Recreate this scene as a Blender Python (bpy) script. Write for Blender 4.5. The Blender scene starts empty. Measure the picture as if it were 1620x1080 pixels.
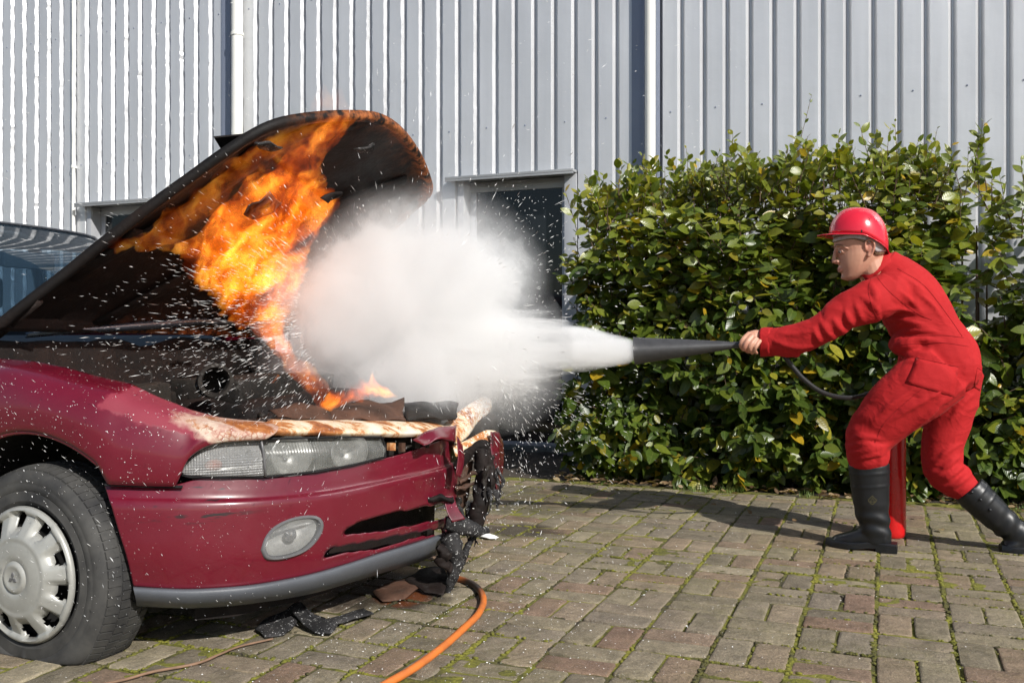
import bpy, bmesh, math, random
import numpy as np
from mathutils import Vector, Matrix, noise as mnoise

# ------------------------------------------------------------------ camera, sky, sun, exposure
SC = bpy.context.scene
COL = SC.collection
CAM_H = 0.93
YAW = math.radians(21.87)
FPX = 1475.0                      # focal length in photograph pixels (1620 wide)
SUN = Vector((1.70, -1.13, 1.44)).normalized()

cam_data = bpy.data.cameras.new('camera')
cam = bpy.data.objects.new('camera', cam_data)
COL.objects.link(cam)
cam.location = (0, 0, CAM_H)
cam.rotation_euler = (math.radians(90), 0, YAW)
cam_data.sensor_width = 36
cam_data.lens = FPX / 1620 * 36
cam_data.shift_y = -10 / 1620
cam_data.clip_start = 0.05
cam_data.clip_end = 3000
SC.camera = cam

world = bpy.data.worlds.new('World')
SC.world = world
world.use_nodes = True
wn = world.node_tree
bg = wn.nodes['Background']
sky = wn.nodes.new('ShaderNodeTexSky')
sky.sky_type = 'NISHITA'
sky.sun_disc = False
sky.sun_elevation = math.asin(SUN.z)
sky.sun_rotation = math.atan2(SUN.x, SUN.y)
wn.links.new(sky.outputs[0], bg.inputs[0])
bg.inputs[1].default_value = 0.085

sun_data = bpy.data.lights.new('sun', 'SUN')
sun_data.energy = 5.0
sun_data.angle = math.radians(0.53)
sun_data.color = (1.0, 0.965, 0.91)
sun = bpy.data.objects.new('sun', sun_data)
COL.objects.link(sun)
sun.rotation_euler = SUN.to_track_quat('Z', 'Y').to_euler()

SC.view_settings.view_transform = 'Standard'
SC.view_settings.look = 'None'
SC.view_settings.gamma = 1
SC.view_settings.exposure = 0.12
SC.view_settings.use_curve_mapping = False
SC.cycles.max_bounces = 8
SC.cycles.diffuse_bounces = 3
SC.cycles.glossy_bounces = 3
SC.cycles.transmission_bounces = 5
SC.cycles.transparent_max_bounces = 12
SC.cycles.volume_bounces = 4
SC.cycles.use_adaptive_sampling = True
SC.cycles.adaptive_threshold = 0.03
SC.cycles.use_denoising = True

RNG = random.Random(7)
C0, S0 = math.cos(YAW), math.sin(YAW)

# ------------------------------------------------------------------ helpers
def ray(px, py):
    u = (px - 810) / FPX
    return Vector((C0 * u - S0, S0 * u + C0, (530 - py) / FPX))
EYE = Vector((0, 0, CAM_H))
def at_y(px, py, Y):
    d = ray(px, py); return EYE + d * (Y / d.y)
def at_x(px, py, X):
    d = ray(px, py); return EYE + d * (X / d.x)
def at_h(px, py, h=0.0):
    d = ray(px, py); return EYE + d * ((h - CAM_H) / d.z)
def at_plane(px, py, p0, n):
    d = ray(px, py); return EYE + d * ((p0 - EYE).dot(n) / d.dot(n))
def project(p):
    z = -S0 * p[0] + C0 * p[1]; x = C0 * p[0] + S0 * p[1]
    return 810 + FPX * x / z, 530 - FPX * (p[2] - CAM_H) / z, z

def link(o, parent=None):
    COL.objects.link(o)
    if parent is not None:
        o.parent = parent
    return o
def tag(o, label=None, cat=None, group=None, kind=None):
    if label: o['label'] = label
    if cat: o['category'] = cat
    if group: o['group'] = group
    if kind: o['kind'] = kind
    return o
def empty(name, loc=(0, 0, 0), parent=None):
    o = bpy.data.objects.new(name, None)
    o.empty_display_size = 0.1
    o.location = loc
    link(o, parent)
    return o
def set_smooth(me, angle=None):
    me.polygons.foreach_set('use_smooth', [True] * len(me.polygons))
    if angle is not None:
        me.set_sharp_from_angle(angle=math.radians(angle))
def mesh_obj(name, verts, faces, mat, parent=None, smooth=False, angle=None):
    me = bpy.data.meshes.new(name)
    me.from_pydata([tuple(v) for v in verts], [], faces)
    me.update()
    if smooth: set_smooth(me, angle)
    if mat is not None: me.materials.append(mat)
    o = bpy.data.objects.new(name, me)
    link(o, parent)
    if parent is not None:
        me.transform(Matrix.Translation(-parent_world(parent)))
    return o
def parent_world(p):
    v = Vector((0, 0, 0))
    while p is not None:
        v = v + p.location; p = p.parent
    return v
def bm_obj(name, bm, mat, parent=None, smooth=False, angle=None):
    me = bpy.data.meshes.new(name)
    bm.normal_update()
    bm.to_mesh(me); bm.free()
    if smooth: set_smooth(me, angle)
    if mat is not None: me.materials.append(mat)
    o = bpy.data.objects.new(name, me)
    link(o, parent)
    if parent is not None:
        me.transform(Matrix.Translation(-parent_world(parent)))
    return o
def solidify(o, t, offset=-1):
    m = o.modifiers.new('solid', 'SOLIDIFY'); m.thickness = t; m.offset = offset
def add_box(bm, lo, hi, bev=0.0, rot=None, c=None):
    lo = Vector(lo); hi = Vector(hi)
    vs = [bm.verts.new((x, y, z)) for x in (lo.x, hi.x) for y in (lo.y, hi.y) for z in (lo.z, hi.z)]
    fs = [(0, 1, 3, 2), (4, 6, 7, 5), (0, 4, 5, 1), (2, 3, 7, 6), (0, 2, 6, 4), (1, 5, 7, 3)]
    fl = [bm.faces.new([vs[i] for i in f]) for f in fs]
    if bev > 0:
        es = list({e for f in fl for e in f.edges})
        r = bmesh.ops.bevel(bm, geom=es, offset=bev, segments=2, affect='EDGES', profile=0.6)
        vs = list({v for f in r['faces'] for v in f.verts} | {v for v in vs if v.is_valid})
    if rot is not None:
        bmesh.ops.rotate(bm, verts=[v for v in vs if v.is_valid], cent=c or (lo + hi) / 2, matrix=rot)
    return vs
def catmull(pts, n):
    pts = [Vector(p) for p in pts]
    if len(pts) == 2:
        return [pts[0].lerp(pts[1], i / (n - 1)) for i in range(n)]
    out = []
    L = [0.0]
    for a, b in zip(pts, pts[1:]): L.append(L[-1] + max(1e-6, (b - a).length))
    for i in range(n):
        t = L[-1] * i / (n - 1)
        k = 0
        while k < len(L) - 2 and t > L[k + 1]: k += 1
        f = (t - L[k]) / (L[k + 1] - L[k])
        p1, p2 = pts[k], pts[k + 1]
        p0 = pts[k - 1] if k > 0 else p1 * 2 - p2
        p3 = pts[k + 2] if k + 2 < len(pts) else p2 * 2 - p1
        f2, f3 = f * f, f * f * f
        out.append(0.5 * ((2 * p1) + (p2 - p0) * f + (2 * p0 - 5 * p1 + 4 * p2 - p3) * f2 + (3 * p1 - p0 - 3 * p2 + p3) * f3))
    return out
def add_tube(bm, pts, rad, seg=10, caps=True, side=None):
    """pts: vectors; rad: one number, or per point r or (a, b); b runs along 'side' (default Y)"""
    n = len(pts)
    pts = [Vector(p) for p in pts]
    if not isinstance(rad, (list, tuple)): rad = [rad] * n
    side = Vector(side) if side is not None else None
    rings = []
    prevA = None
    for i, p in enumerate(pts):
        T = (pts[min(n - 1, i + 1)] - pts[max(0, i - 1)]).normalized()
        if side is not None:
            ref = side
        elif prevA is None:
            ref = Vector((0, 1, 0)) if abs(T.y) < 0.9 else Vector((1, 0, 0))
        else:
            ref = prevA
        B = (ref - T * ref.dot(T)).normalized()
        prevA = B
        A = T.cross(B).normalized()
        r = rad[i]
        a, b = (r, r) if not isinstance(r, (list, tuple)) else r
        rings.append([bm.verts.new(p + A * (a * math.cos(2 * math.pi * k / seg)) + B * (b * math.sin(2 * math.pi * k / seg))) for k in range(seg)])
    for r0, r1 in zip(rings, rings[1:]):
        for k in range(seg):
            bm.faces.new((r0[k], r0[(k + 1) % seg], r1[(k + 1) % seg], r1[k]))
    if caps:
        bm.faces.new(list(reversed(rings[0]))); bm.faces.new(rings[-1])
    return rings
def add_ball(bm, c, r, rot=None, seg=14, rings=9):
    """ellipsoid, r = (rx, ry, rz)"""
    if not isinstance(r, (tuple, list)): r = (r, r, r)
    M = Matrix.Translation(Vector(c)) @ ((rot.to_4x4()) if rot is not None else Matrix.Identity(4)) @ Matrix.Diagonal((r[0], r[1], r[2], 1))
    bmesh.ops.create_uvsphere(bm, u_segments=seg, v_segments=rings, radius=1.0, matrix=M)
def add_lathe(bm, prof, axis_p, axis_d, seg=40, up=None):
    """prof: list of (r, t) along axis_d from axis_p"""
    d = Vector(axis_d).normalized()
    a = Vector((0, 0, 1)) if abs(d.z) < 0.9 else Vector((1, 0, 0))
    a = (a - d * a.dot(d)).normalized(); b = d.cross(a)
    P = Vector(axis_p)
    rings = []
    for r, t in prof:
        if r < 1e-5:
            rings.append([bm.verts.new(P + d * t)])
        else:
            rings.append([bm.verts.new(P + d * t + (a * math.cos(2 * math.pi * k / seg) + b * math.sin(2 * math.pi * k / seg)) * r) for k in range(seg)])
    for r0, r1 in zip(rings, rings[1:]):
        for k in range(seg):
            k2 = (k + 1) % seg
            if len(r0) == 1 and len(r1) == 1: continue
            if len(r0) == 1: bm.faces.new((r0[0], r1[k2], r1[k]))
            elif len(r1) == 1: bm.faces.new((r0[k], r0[k2], r1[0]))
            else: bm.faces.new((r0[k], r0[k2], r1[k2], r1[k]))
    return rings
def remeshed(bm, voxel, smooth_iter=4, smooth_fac=0.5):
    me = bpy.data.meshes.new('tmp'); bm.to_mesh(me); bm.free()
    o = bpy.data.objects.new('tmp', me); COL.objects.link(o)
    m = o.modifiers.new('r', 'REMESH'); m.mode = 'VOXEL'; m.voxel_size = voxel
    if smooth_iter:
        s = o.modifiers.new('s', 'SMOOTH'); s.factor = smooth_fac; s.iterations = smooth_iter
    dg = bpy.context.evaluated_depsgraph_get()
    out = bpy.data.meshes.new_from_object(o.evaluated_get(dg))
    bpy.data.objects.remove(o); bpy.data.meshes.remove(me)
    return out
def mesh_to_obj(name, me, mat, parent=None, smooth=True):
    me.name = name
    me.materials.clear()
    if mat is not None: me.materials.append(mat)
    if smooth: set_smooth(me)
    o = bpy.data.objects.new(name, me); link(o, parent)
    if parent is not None: me.transform(Matrix.Translation(-parent_world(parent)))
    return o
def displace(me, fn):
    """move each vertex along its normal by fn(co, no)"""
    n = len(me.vertices)
    co = np.empty(n * 3); me.vertices.foreach_get('co', co); co = co.reshape(-1, 3)
    no = np.empty(n * 3); me.vertices.foreach_get('normal', no); no = no.reshape(-1, 3)
    for i in range(n):
        co[i] += no[i] * fn(Vector(co[i]), Vector(no[i]))
    me.vertices.foreach_set('co', co.ravel()); me.update()

# ------------------------------------------------------------------ materials
class NT:
    def __init__(self, mat):
        self.nt = mat.node_tree
    def n(self, typ, **kw):
        nd = self.nt.nodes.new(typ)
        for k, v in kw.items():
            if hasattr(nd, k) and not k[0].isupper(): setattr(nd, k, v)
        return nd
    def set(self, sock, v):
        if hasattr(v, 'is_output') or isinstance(v, bpy.types.NodeSocket): self.nt.links.new(v, sock)
        elif isinstance(v, (tuple, list)):
            sock.default_value = (*v, 1.0) if (len(v) == 3 and len(sock.default_value) == 4) else v
        else: sock.default_value = v
    def coord(self, kind='Object'):
        return self.n('ShaderNodeTexCoord').outputs[kind]
    def pos(self):
        return self.n('ShaderNodeNewGeometry').outputs['Position']
    def mapping(self, vec, scale=(1, 1, 1), loc=(0, 0, 0), rot=(0, 0, 0)):
        m = self.n('ShaderNodeMapping')
        self.set(m.inputs[0], vec); m.inputs['Scale'].default_value = scale; m.inputs['Location'].default_value = loc; m.inputs['Rotation'].default_value = rot
        return m.outputs[0]
    def noise(self, vec, scale=5, detail=4, rough=0.55, dist=0.0, out='Fac', w=None):
        m = self.n('ShaderNodeTexNoise')
        if w is not None:
            m.noise_dimensions = '4D'; self.set(m.inputs['W'], w)
        if vec is not None: self.set(m.inputs['Vector'], vec)
        m.inputs['Scale'].default_value = scale; m.inputs['Detail'].default_value = detail
        m.inputs['Roughness'].default_value = rough; m.inputs['Distortion'].default_value = dist
        return m.outputs[out]
    def voronoi(self, vec, scale=5, feature='F1', out='Distance', rand=1.0):
        m = self.n('ShaderNodeTexVoronoi'); m.feature = feature
        if vec is not None: self.set(m.inputs['Vector'], vec)
        m.inputs['Scale'].default_value = scale; m.inputs['Randomness'].default_value = rand
        return m.outputs[out]
    def ramp(self, fac, stops, interp='LINEAR'):
        r = self.n('ShaderNodeValToRGB'); self.set(r.inputs[0], fac); e = r.color_ramp.elements
        r.color_ramp.interpolation = interp
        while len(e) < len(stops): e.new(0.5)
        for el, (p, c) in zip(e, stops):
            el.position = p; el.color = (c, c, c, 1) if not isinstance(c, (tuple, list)) else (*c, 1)
        return r.outputs[0]
    def math(self, op, a, b=0.5, c=None, clamp=False):
        m = self.n('ShaderNodeMath'); m.operation = op; m.use_clamp = clamp
        self.set(m.inputs[0], a); self.set(m.inputs[1], b)
        if c is not None: self.set(m.inputs[2], c)
        return m.outputs[0]
    def vmath(self, op, a, b=(0, 0, 0), out=0, scale=None):
        m = self.n('ShaderNodeVectorMath'); m.operation = op
        self.set(m.inputs[0], a)
        if op != 'SCALE': self.set(m.inputs[1], b)
        if scale is not None: self.set(m.inputs['Scale'], scale)
        return m.outputs[out]
    def maprange(self, v, a, b, c=0.0, d=1.0, interp='LINEAR'):
        m = self.n('ShaderNodeMapRange'); m.interpolation_type = interp
        self.set(m.inputs['Value'], v)
        for nm, x in zip(('From Min', 'From Max', 'To Min', 'To Max'), (a, b, c, d)): self.set(m.inputs[nm], x)
        return m.outputs[0]
    def mix(self, fac, a, b, blend='MIX'):
        m = self.n('ShaderNodeMix'); m.data_type = 'RGBA'; m.blend_type = blend
        self.set(m.inputs[0], fac); self.set(m.inputs[6], a); self.set(m.inputs[7], b)
        return m.outputs[2]
    def bump(self, h, strength=0.3, dist=0.01, normal=None):
        b = self.n('ShaderNodeBump'); self.set(b.inputs['Height'], h)
        b.inputs['Strength'].default_value = strength; b.inputs['Distance'].default_value = dist
        if normal is not None: self.set(b.inputs['Normal'], normal)
        return b.outputs[0]
    def xyz(self, v):
        s = self.n('ShaderNodeSeparateXYZ'); self.set(s.inputs[0], v); return s.outputs
    def attr(self, name, out='Fac'):
        a = self.n('ShaderNodeAttribute'); a.attribute_name = name; return a.outputs[out]
    def objrand(self):
        return self.n('ShaderNodeObjectInfo').outputs['Random']

def new_mat(name):
    m = bpy.data.materials.new(name); m.use_nodes = True
    t = NT(m); b = m.node_tree.nodes['Principled BSDF']
    return m, t, b
def pbr(name, color, rough=0.6, metal=0.0, var=0.12, scale=8.0, bump=0.0, bscale=60.0, spec=0.5, coat=0.0, bdist=0.004, sheen=0.0):
    m, t, b = new_mat(name)
    p = t.coord()
    nz = t.noise(p, scale, 5, 0.6)
    f = t.maprange(nz, 0.25, 0.75, 1 - var, 1 + var)
    t.set(b.inputs['Base Color'], t.mix(1.0, color, t.n_rgb(f), 'MULTIPLY'))
    b.inputs['Metallic'].default_value = metal
    t.set(b.inputs['Roughness'], t.maprange(t.noise(p, scale * 2.3, 4), 0.2, 0.8, max(0.02, rough - 0.08), min(1, rough + 0.08)))
    b.inputs['Specular IOR Level'].default_value = spec
    b.inputs['Coat Weight'].default_value = coat
    b.inputs['Coat Roughness'].default_value = 0.06
    b.inputs['Sheen Weight'].default_value = sheen
    if bump > 0:
        t.set(b.inputs['Normal'], t.bump(t.noise(p, bscale, 6, 0.65), bump, bdist))
    return m
def _n_rgb(self, f):
    c = self.n('ShaderNodeCombineColor')
    for i in range(3): self.set(c.inputs[i], f)
    return c.outputs[0]
NT.n_rgb = _n_rgb
M = {}
# silver-grey coated cladding: slight dents, chalky streaks
def cladding_material():
    m, t, b = new_mat('silver cladding')
    p = t.pos()
    streak = t.noise(t.mapping(p, (9, 9, 0.5)), 1.0, 4, 0.6)
    blot = t.noise(p, 1.3, 3)
    v = t.math('ADD', t.maprange(streak, 0.3, 0.7, -0.05, 0.05), t.maprange(blot, 0.3, 0.7, -0.05, 0.05))
    f = t.math('ADD', v, 1.0)
    t.set(b.inputs['Base Color'], t.mix(1.0, (0.665, 0.675, 0.695), t.n_rgb(f), 'MULTIPLY'))
    b.inputs['Metallic'].default_value = 0.5
    t.set(b.inputs['Roughness'], t.maprange(streak, 0.2, 0.8, 0.40, 0.50))
    dent = t.noise(t.mapping(p, (6, 6, 9)), 1.0, 3, 0.6)
    t.set(b.inputs['Normal'], t.bump(dent, 0.35, 0.006))
    return m
M['clad'] = cladding_material()
M['trim'] = pbr('blue grey trim', (0.25, 0.28, 0.36), 0.42, 0.3, 0.06, 2)
M['pipe'] = pbr('pale downpipe', (0.74, 0.74, 0.70), 0.45, 0, 0.06, 3)
M['frame'] = pbr('window frame', (0.42, 0.43, 0.45), 0.4, 0.2, 0.06, 3)
M['lintel'] = pbr('lintel flashing', (0.34, 0.35, 0.36), 0.42, 0.3, 0.1, 4)
def glass_dark():
    m, t, b = new_mat('dark window glass')
    b.inputs['Base Color'].default_value = (0.012, 0.014, 0.016, 1)
    b.inputs['Roughness'].default_value = 0.06
    b.inputs['Specular IOR Level'].default_value = 0.5
    t.set(b.inputs['Normal'], t.bump(t.noise(t.pos(), 2.0, 2), 0.05, 0.01))
    return m
M['wglass'] = glass_dark()

# concrete pavers
def paver_material():
    m, t, b = new_mat('concrete paver')
    p = t.pos()
    r = t.attr('tone')
    base = t.ramp(r, [(0.0, (0.185, 0.155, 0.110)), (0.25, (0.270, 0.228, 0.152)), (0.5, (0.222, 0.185, 0.138)), (0.72, (0.268, 0.205, 0.138)), (0.86, (0.225, 0.148, 0.104)), (1.0, (0.335, 0.290, 0.200))])
    n1 = t.noise(p, 14, 5, 0.6)
    n2 = t.noise(p, 160, 4, 0.7)
    c = t.mix(1.0, base, t.n_rgb(t.maprange(n1, 0.25, 0.75, 0.60, 1.35)), 'MULTIPLY')
    grit = t.ramp(n2, [(0.0, 0.35), (0.36, 0.72), (0.62, 1.08), (0.75, 1.9)])
    c = t.mix(1.0, c, grit, 'MULTIPLY')
    # green-yellow algae film, in drifts
    alg = t.math('MULTIPLY', t.ramp(t.noise(p, 1.6, 4, 0.6), [(0.42, 0.0), (0.66, 1.0)]), t.ramp(t.noise(p, 30, 4), [(0.35, 0.1), (0.65, 1.0)]))
    c = t.mix(t.math('MULTIPLY', alg, 0.38), c, (0.15, 0.145, 0.035))
    # oil and rust-water stain under the nose of the car, soot patch beside it
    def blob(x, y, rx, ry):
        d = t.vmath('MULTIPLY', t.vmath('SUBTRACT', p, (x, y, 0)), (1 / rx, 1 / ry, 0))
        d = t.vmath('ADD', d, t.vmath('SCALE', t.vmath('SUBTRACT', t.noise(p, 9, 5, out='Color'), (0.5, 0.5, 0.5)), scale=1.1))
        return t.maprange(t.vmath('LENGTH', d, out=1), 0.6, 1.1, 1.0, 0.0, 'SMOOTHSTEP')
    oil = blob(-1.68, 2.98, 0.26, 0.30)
    oil2 = blob(-1.62, 4.15, 0.22, 0.16)
    dark_patch = blob(-1.95, 4.9, 0.7, 0.55)  # broad patch, darker and smoother than the pavers round it
    rust = blob(-1.60, 2.93, 0.10, 0.13)
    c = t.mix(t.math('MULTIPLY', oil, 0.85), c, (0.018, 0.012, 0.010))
    c = t.mix(t.math('MULTIPLY', rust, 0.8), c, (0.16, 0.045, 0.012))
    c = t.mix(t.math('MULTIPLY', oil2, 0.75), c, (0.03, 0.022, 0.016))
    c = t.mix(t.math('MULTIPLY', dark_patch, 0.45), c, (0.07, 0.062, 0.032))
    # fine white extinguishing powder
    wn_ = t.ramp(t.noise(p, 330, 2, 0.5), [(0.67, 0.0), (0.73, 1.0)])
    near = t.maprange(t.vmath('LENGTH', t.vmath('SUBTRACT', p, (-1.5, 2.6, 0)), out=1), 0.3, 3.2, 0.75, 0.12)
    c = t.mix(t.math('MULTIPLY', wn_, near), c, (0.75, 0.74, 0.70))
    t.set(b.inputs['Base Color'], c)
    rr = t.maprange(t.math('ADD', oil, dark_patch), 0.0, 1.0, 0.88, 0.38)
    t.set(b.inputs['Roughness'], rr)
    b.inputs['Specular IOR Level'].default_value = 0.35
    h = t.math('ADD', t.math('MULTIPLY', n2, 0.6), t.noise(p, 45, 4))
    t.set(b.inputs['Normal'], t.bump(h, 0.8, 0.009))
    return m
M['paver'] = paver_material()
def bed_material():
    m, t, b = new_mat('mossy joint sand')
    p = t.pos()
    n = t.noise(p, 5, 5, 0.6)
    n2 = t.noise(p, 90, 5, 0.7)
    moss = t.ramp(t.math('ADD', t.math('MULTIPLY', n, 0.8), t.math('MULTIPLY', n2, 0.2)), [(0.36, (0.060, 0.050, 0.034)), (0.46, (0.110, 0.105, 0.022)), (0.54, (0.185, 0.185, 0.024)), (0.72, (0.260, 0.235, 0.032))])
    c = t.mix(1.0, moss, t.ramp(n2, [(0.3, 0.55), (0.7, 1.3)]), 'MULTIPLY')
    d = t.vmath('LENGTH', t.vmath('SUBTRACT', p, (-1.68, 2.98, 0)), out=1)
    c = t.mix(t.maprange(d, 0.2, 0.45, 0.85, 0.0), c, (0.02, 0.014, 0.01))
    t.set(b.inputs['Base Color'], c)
    b.inputs['Roughness'].default_value = 0.95
    t.set(b.inputs['Normal'], t.bump(n2, 0.8, 0.01))
    return m
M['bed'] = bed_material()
M['soil'] = pbr('dark soil', (0.055, 0.042, 0.030), 0.95, 0, 0.4, 9, 0.8, 40, bdist=0.02)
M['ground'] = pbr('yard ground', (0.15, 0.135, 0.11), 0.9, 0, 0.3, 2, 0.6, 30, bdist=0.01)

# foliage: thin glossy leaves with pale veins
def leaf_material(name, hue):
    m, t, b = new_mat(name)
    tone = t.attr('tone')
    u = t.coord('UV'); x, y, _ = t.xyz(u)
    if hue == 'green':
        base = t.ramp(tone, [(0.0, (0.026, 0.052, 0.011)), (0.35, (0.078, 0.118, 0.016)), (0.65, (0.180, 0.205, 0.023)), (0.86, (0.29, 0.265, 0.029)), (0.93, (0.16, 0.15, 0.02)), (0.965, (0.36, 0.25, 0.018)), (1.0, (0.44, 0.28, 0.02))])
    elif hue == 'dry':
        base = t.ramp(tone, [(0.0, (0.09, 0.05, 0.025)), (0.5, (0.20, 0.12, 0.06)), (0.8, (0.32, 0.22, 0.12)), (1.0, (0.42, 0.33, 0.20))])
    vein = t.math('ABSOLUTE', t.math('SUBTRACT', x, 0.5))
    vs = t.math('SINE', t.math('MULTIPLY', t.math('ADD', y, t.math('MULTIPLY', vein, -0.7)), 48.0))
    mid = t.maprange(vein, 0.0, 0.035, 0.55, 0.0)
    c = t.mix(mid, base, (0.17, 0.19, 0.05))
    c = t.mix(1.0, c, t.n_rgb(t.maprange(t.noise(t.pos(), 60, 4), 0.25, 0.75, 0.75, 1.25)), 'MULTIPLY')
    t.set(b.inputs['Base Color'], c)
    b.inputs['Roughness'].default_value = 0.30 if hue == 'green' else 0.7
    b.inputs['Specular IOR Level'].default_value = 0.55
    t.set(b.inputs['Normal'], t.bump(vs, 0.25, 0.001))
    # light passing through the blade
    tr = t.n('ShaderNodeBsdfTranslucent'); t.set(tr.inputs[0], t.mix(1.0, c, (1.6, 1.7, 0.7), 'MULTIPLY'))
    mx = t.n('ShaderNodeMixShader'); mx.inputs[0].default_value = 0.28
    t.set(mx.inputs[1], b.outputs[0]); t.set(mx.inputs[2], tr.outputs[0])
    out = m.node_tree.nodes['Material Output']
    t.set(out.inputs[0], mx.outputs[0])
    return m
M['leaf'] = leaf_material('glossy leaf', 'green')
M['dry'] = leaf_material('dry leaf', 'dry')
M['stem'] = pbr('twig bark', (0.12, 0.075, 0.05), 0.8, 0, 0.3, 30)
M['shoot'] = pbr('reddish shoot', (0.20, 0.12, 0.075), 0.6, 0, 0.2, 30)

# car paint: maroon, dusty, powder spots
def paint(name, burnt):
    m, t, b = new_mat(name)
    eye = (0, 0, CAM_H)
    p = t.vmath('ADD', t.vmath('SCALE', t.vmath('SUBTRACT', t.pos(), eye), scale=1 / 1.10), eye)     # coordinates of the unscaled car model
    n = t.noise(p, 3, 4)
    c = t.mix(t.maprange(n, 0.3, 0.7), (0.108, 0.0034, 0.012), (0.140, 0.0048, 0.018))
    mask = None
    rough = t.maprange(t.noise(p, 25, 4), 0.3, 0.7, 0.30, 0.42)
    px_, py_, pz_ = t.xyz(p)
    if burnt == 'fender':
        # faded pink patch, then bare cream primer, then rust, spreading from the nose along the top edge
        e = t.math('SUBTRACT', t.math('ADD', t.math('MULTIPLY', px_, 0.75), t.math('MULTIPLY', pz_, 1.0)), -0.735 + 0.0)
        wob = t.math('MULTIPLY', t.math('SUBTRACT', t.noise(p, 11, 5, 0.6), 0.5), 0.13)
        along = t.math('ADD', px_, wob)
        hgt = t.math('ADD', pz_, t.math('MULTIPLY', t.math('SUBTRACT', t.noise(p, 16, 4), 0.5), 0.05))
        top = t.math('SUBTRACT', hgt, t.maprange(px_, -1.95, -1.55, 0.772, 0.628))
        zone = t.math('MULTIPLY', t.maprange(along, -1.872, -1.862), t.maprange(top, -0.004, 0.004))
        pink = t.mix(t.noise(p, 8, 3), (0.18, 0.010, 0.028), (0.25, 0.032, 0.052))
        c = t.mix(zone, c, pink)
        bare = t.math('MULTIPLY', zone, t.maprange(t.math('ADD', along, t.math('MULTIPLY', top, 2.4)), -1.66, -1.60))
        wp = t.vmath('ADD', p, t.vmath('SCALE', t.vmath('SUBTRACT', t.noise(p, 40, 3, out='Color'), (0.5, 0.5, 0.5)), scale=0.03))
        craz = t.voronoi(wp, 62, 'DISTANCE_TO_EDGE')
        craz = t.math('ADD', t.maprange(craz, 0.0, 0.16), t.maprange(t.noise(p, 17, 3), 0.42, 0.58, 0.0, 1.0), clamp=True)
        cream = t.mix(craz, (0.30, 0.11, 0.075), t.mix(t.maprange(t.noise(p, 26, 5, 0.65), 0.35, 0.65), (0.44, 0.27, 0.21), (0.62, 0.52, 0.41)))
        c = t.mix(bare, c, cream)
        rn = t.noise(p, 13, 6, 0.65)
        rust = t.math('MULTIPLY', bare, t.maprange(t.math('ADD', rn, t.math('MULTIPLY', top, 3.2)), 0.60, 0.68))
        rc = t.ramp(t.noise(p, 40, 5, 0.7), [(0.3, (0.13, 0.035, 0.010)), (0.55, (0.33, 0.105, 0.022)), (0.75, (0.46, 0.20, 0.07))])
        c = t.mix(rust, c, rc)
        rough = t.math('MAXIMUM', rough, t.math('MULTIPLY', zone, 0.75))
        coatf = t.math('MULTIPLY', t.math('SUBTRACT', 1.0, zone), 0.7)
    elif burnt == 'bumper':
        # dark scuffs low on the corner, soot towards the burnt end
        sc = t.noise(t.mapping(p, (12, 12, 70)), 1.0, 4, 0.6)
        band = t.math('MULTIPLY', t.maprange(px_, -1.80, -1.66), t.maprange(px_, -1.52, -1.60))
        hb = t.maprange(t.noise(t.mapping(p, (1, 1, 30), (0, 0, 3)), 1.0, 1), 0.5, 0.6)
        hband = t.math('MULTIPLY', t.maprange(pz_, 0.44, 0.46), t.maprange(pz_, 0.575, 0.55))
        scuff = t.math('MULTIPLY', t.math('MULTIPLY', band, hband), t.maprange(t.math('ADD', sc, t.math('MULTIPLY', hb, 0.12)), 0.64, 0.70))
        c = t.mix(scuff, c, (0.02, 0.012, 0.014))
        soot = t.math('MULTIPLY', t.maprange(py_, 2.55, 3.0), t.maprange(t.noise(p, 14, 5, 0.65), 0.50, 0.64))
        c = t.mix(t.math('MULTIPLY', soot, 0.8), c, (0.02, 0.014, 0.014))
        rough = t.math('MAXIMUM', rough, t.math('MULTIPLY', soot, 0.7))
        coatf = t.math('MULTIPLY', t.math('SUBTRACT', 1.0, soot), 0.8)
    else:
        coatf = 0.8
    dots = t.ramp(t.voronoi(p, 95, 'F1'), [(0.0, 1.0), (0.10, 1.0), (0.16, 0.0)])
    dsel = t.math('MULTIPLY', dots, t.maprange(t.noise(p, 21, 3), 0.50, 0.62))
    if burnt == 'bumper':
        dsel = t.math('MULTIPLY', dsel, t.maprange(py_, 2.1, 2.7, 0.25, 1.0))
    c = t.mix(dsel, c, (0.75, 0.74, 0.72))
    t.set(b.inputs['Base Color'], c)
    t.set(b.inputs['Roughness'], rough)
    b.inputs['Metallic'].default_value = 0.0
    t.set(b.inputs['Coat Weight'], coatf)
    b.inputs['Coat Roughness'].default_value = 0.07
    t.set(b.inputs['Normal'], t.bump(t.noise(p, 7, 3), 0.06, 0.02))
    return m
M['paint'] = paint('maroon paint', None)
M['fender'] = paint('maroon paint burnt off at nose', 'fender')
M['bumper'] = paint('maroon bumper', 'bumper')
M['roof'] = pbr('roof tinted with sky reflection', (0.030, 0.034, 0.045), 0.28, 0.2, 0.2, 6, coat=0.7)  # roof of the maroon car; reflected sky painted in as dark blue-grey
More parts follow.
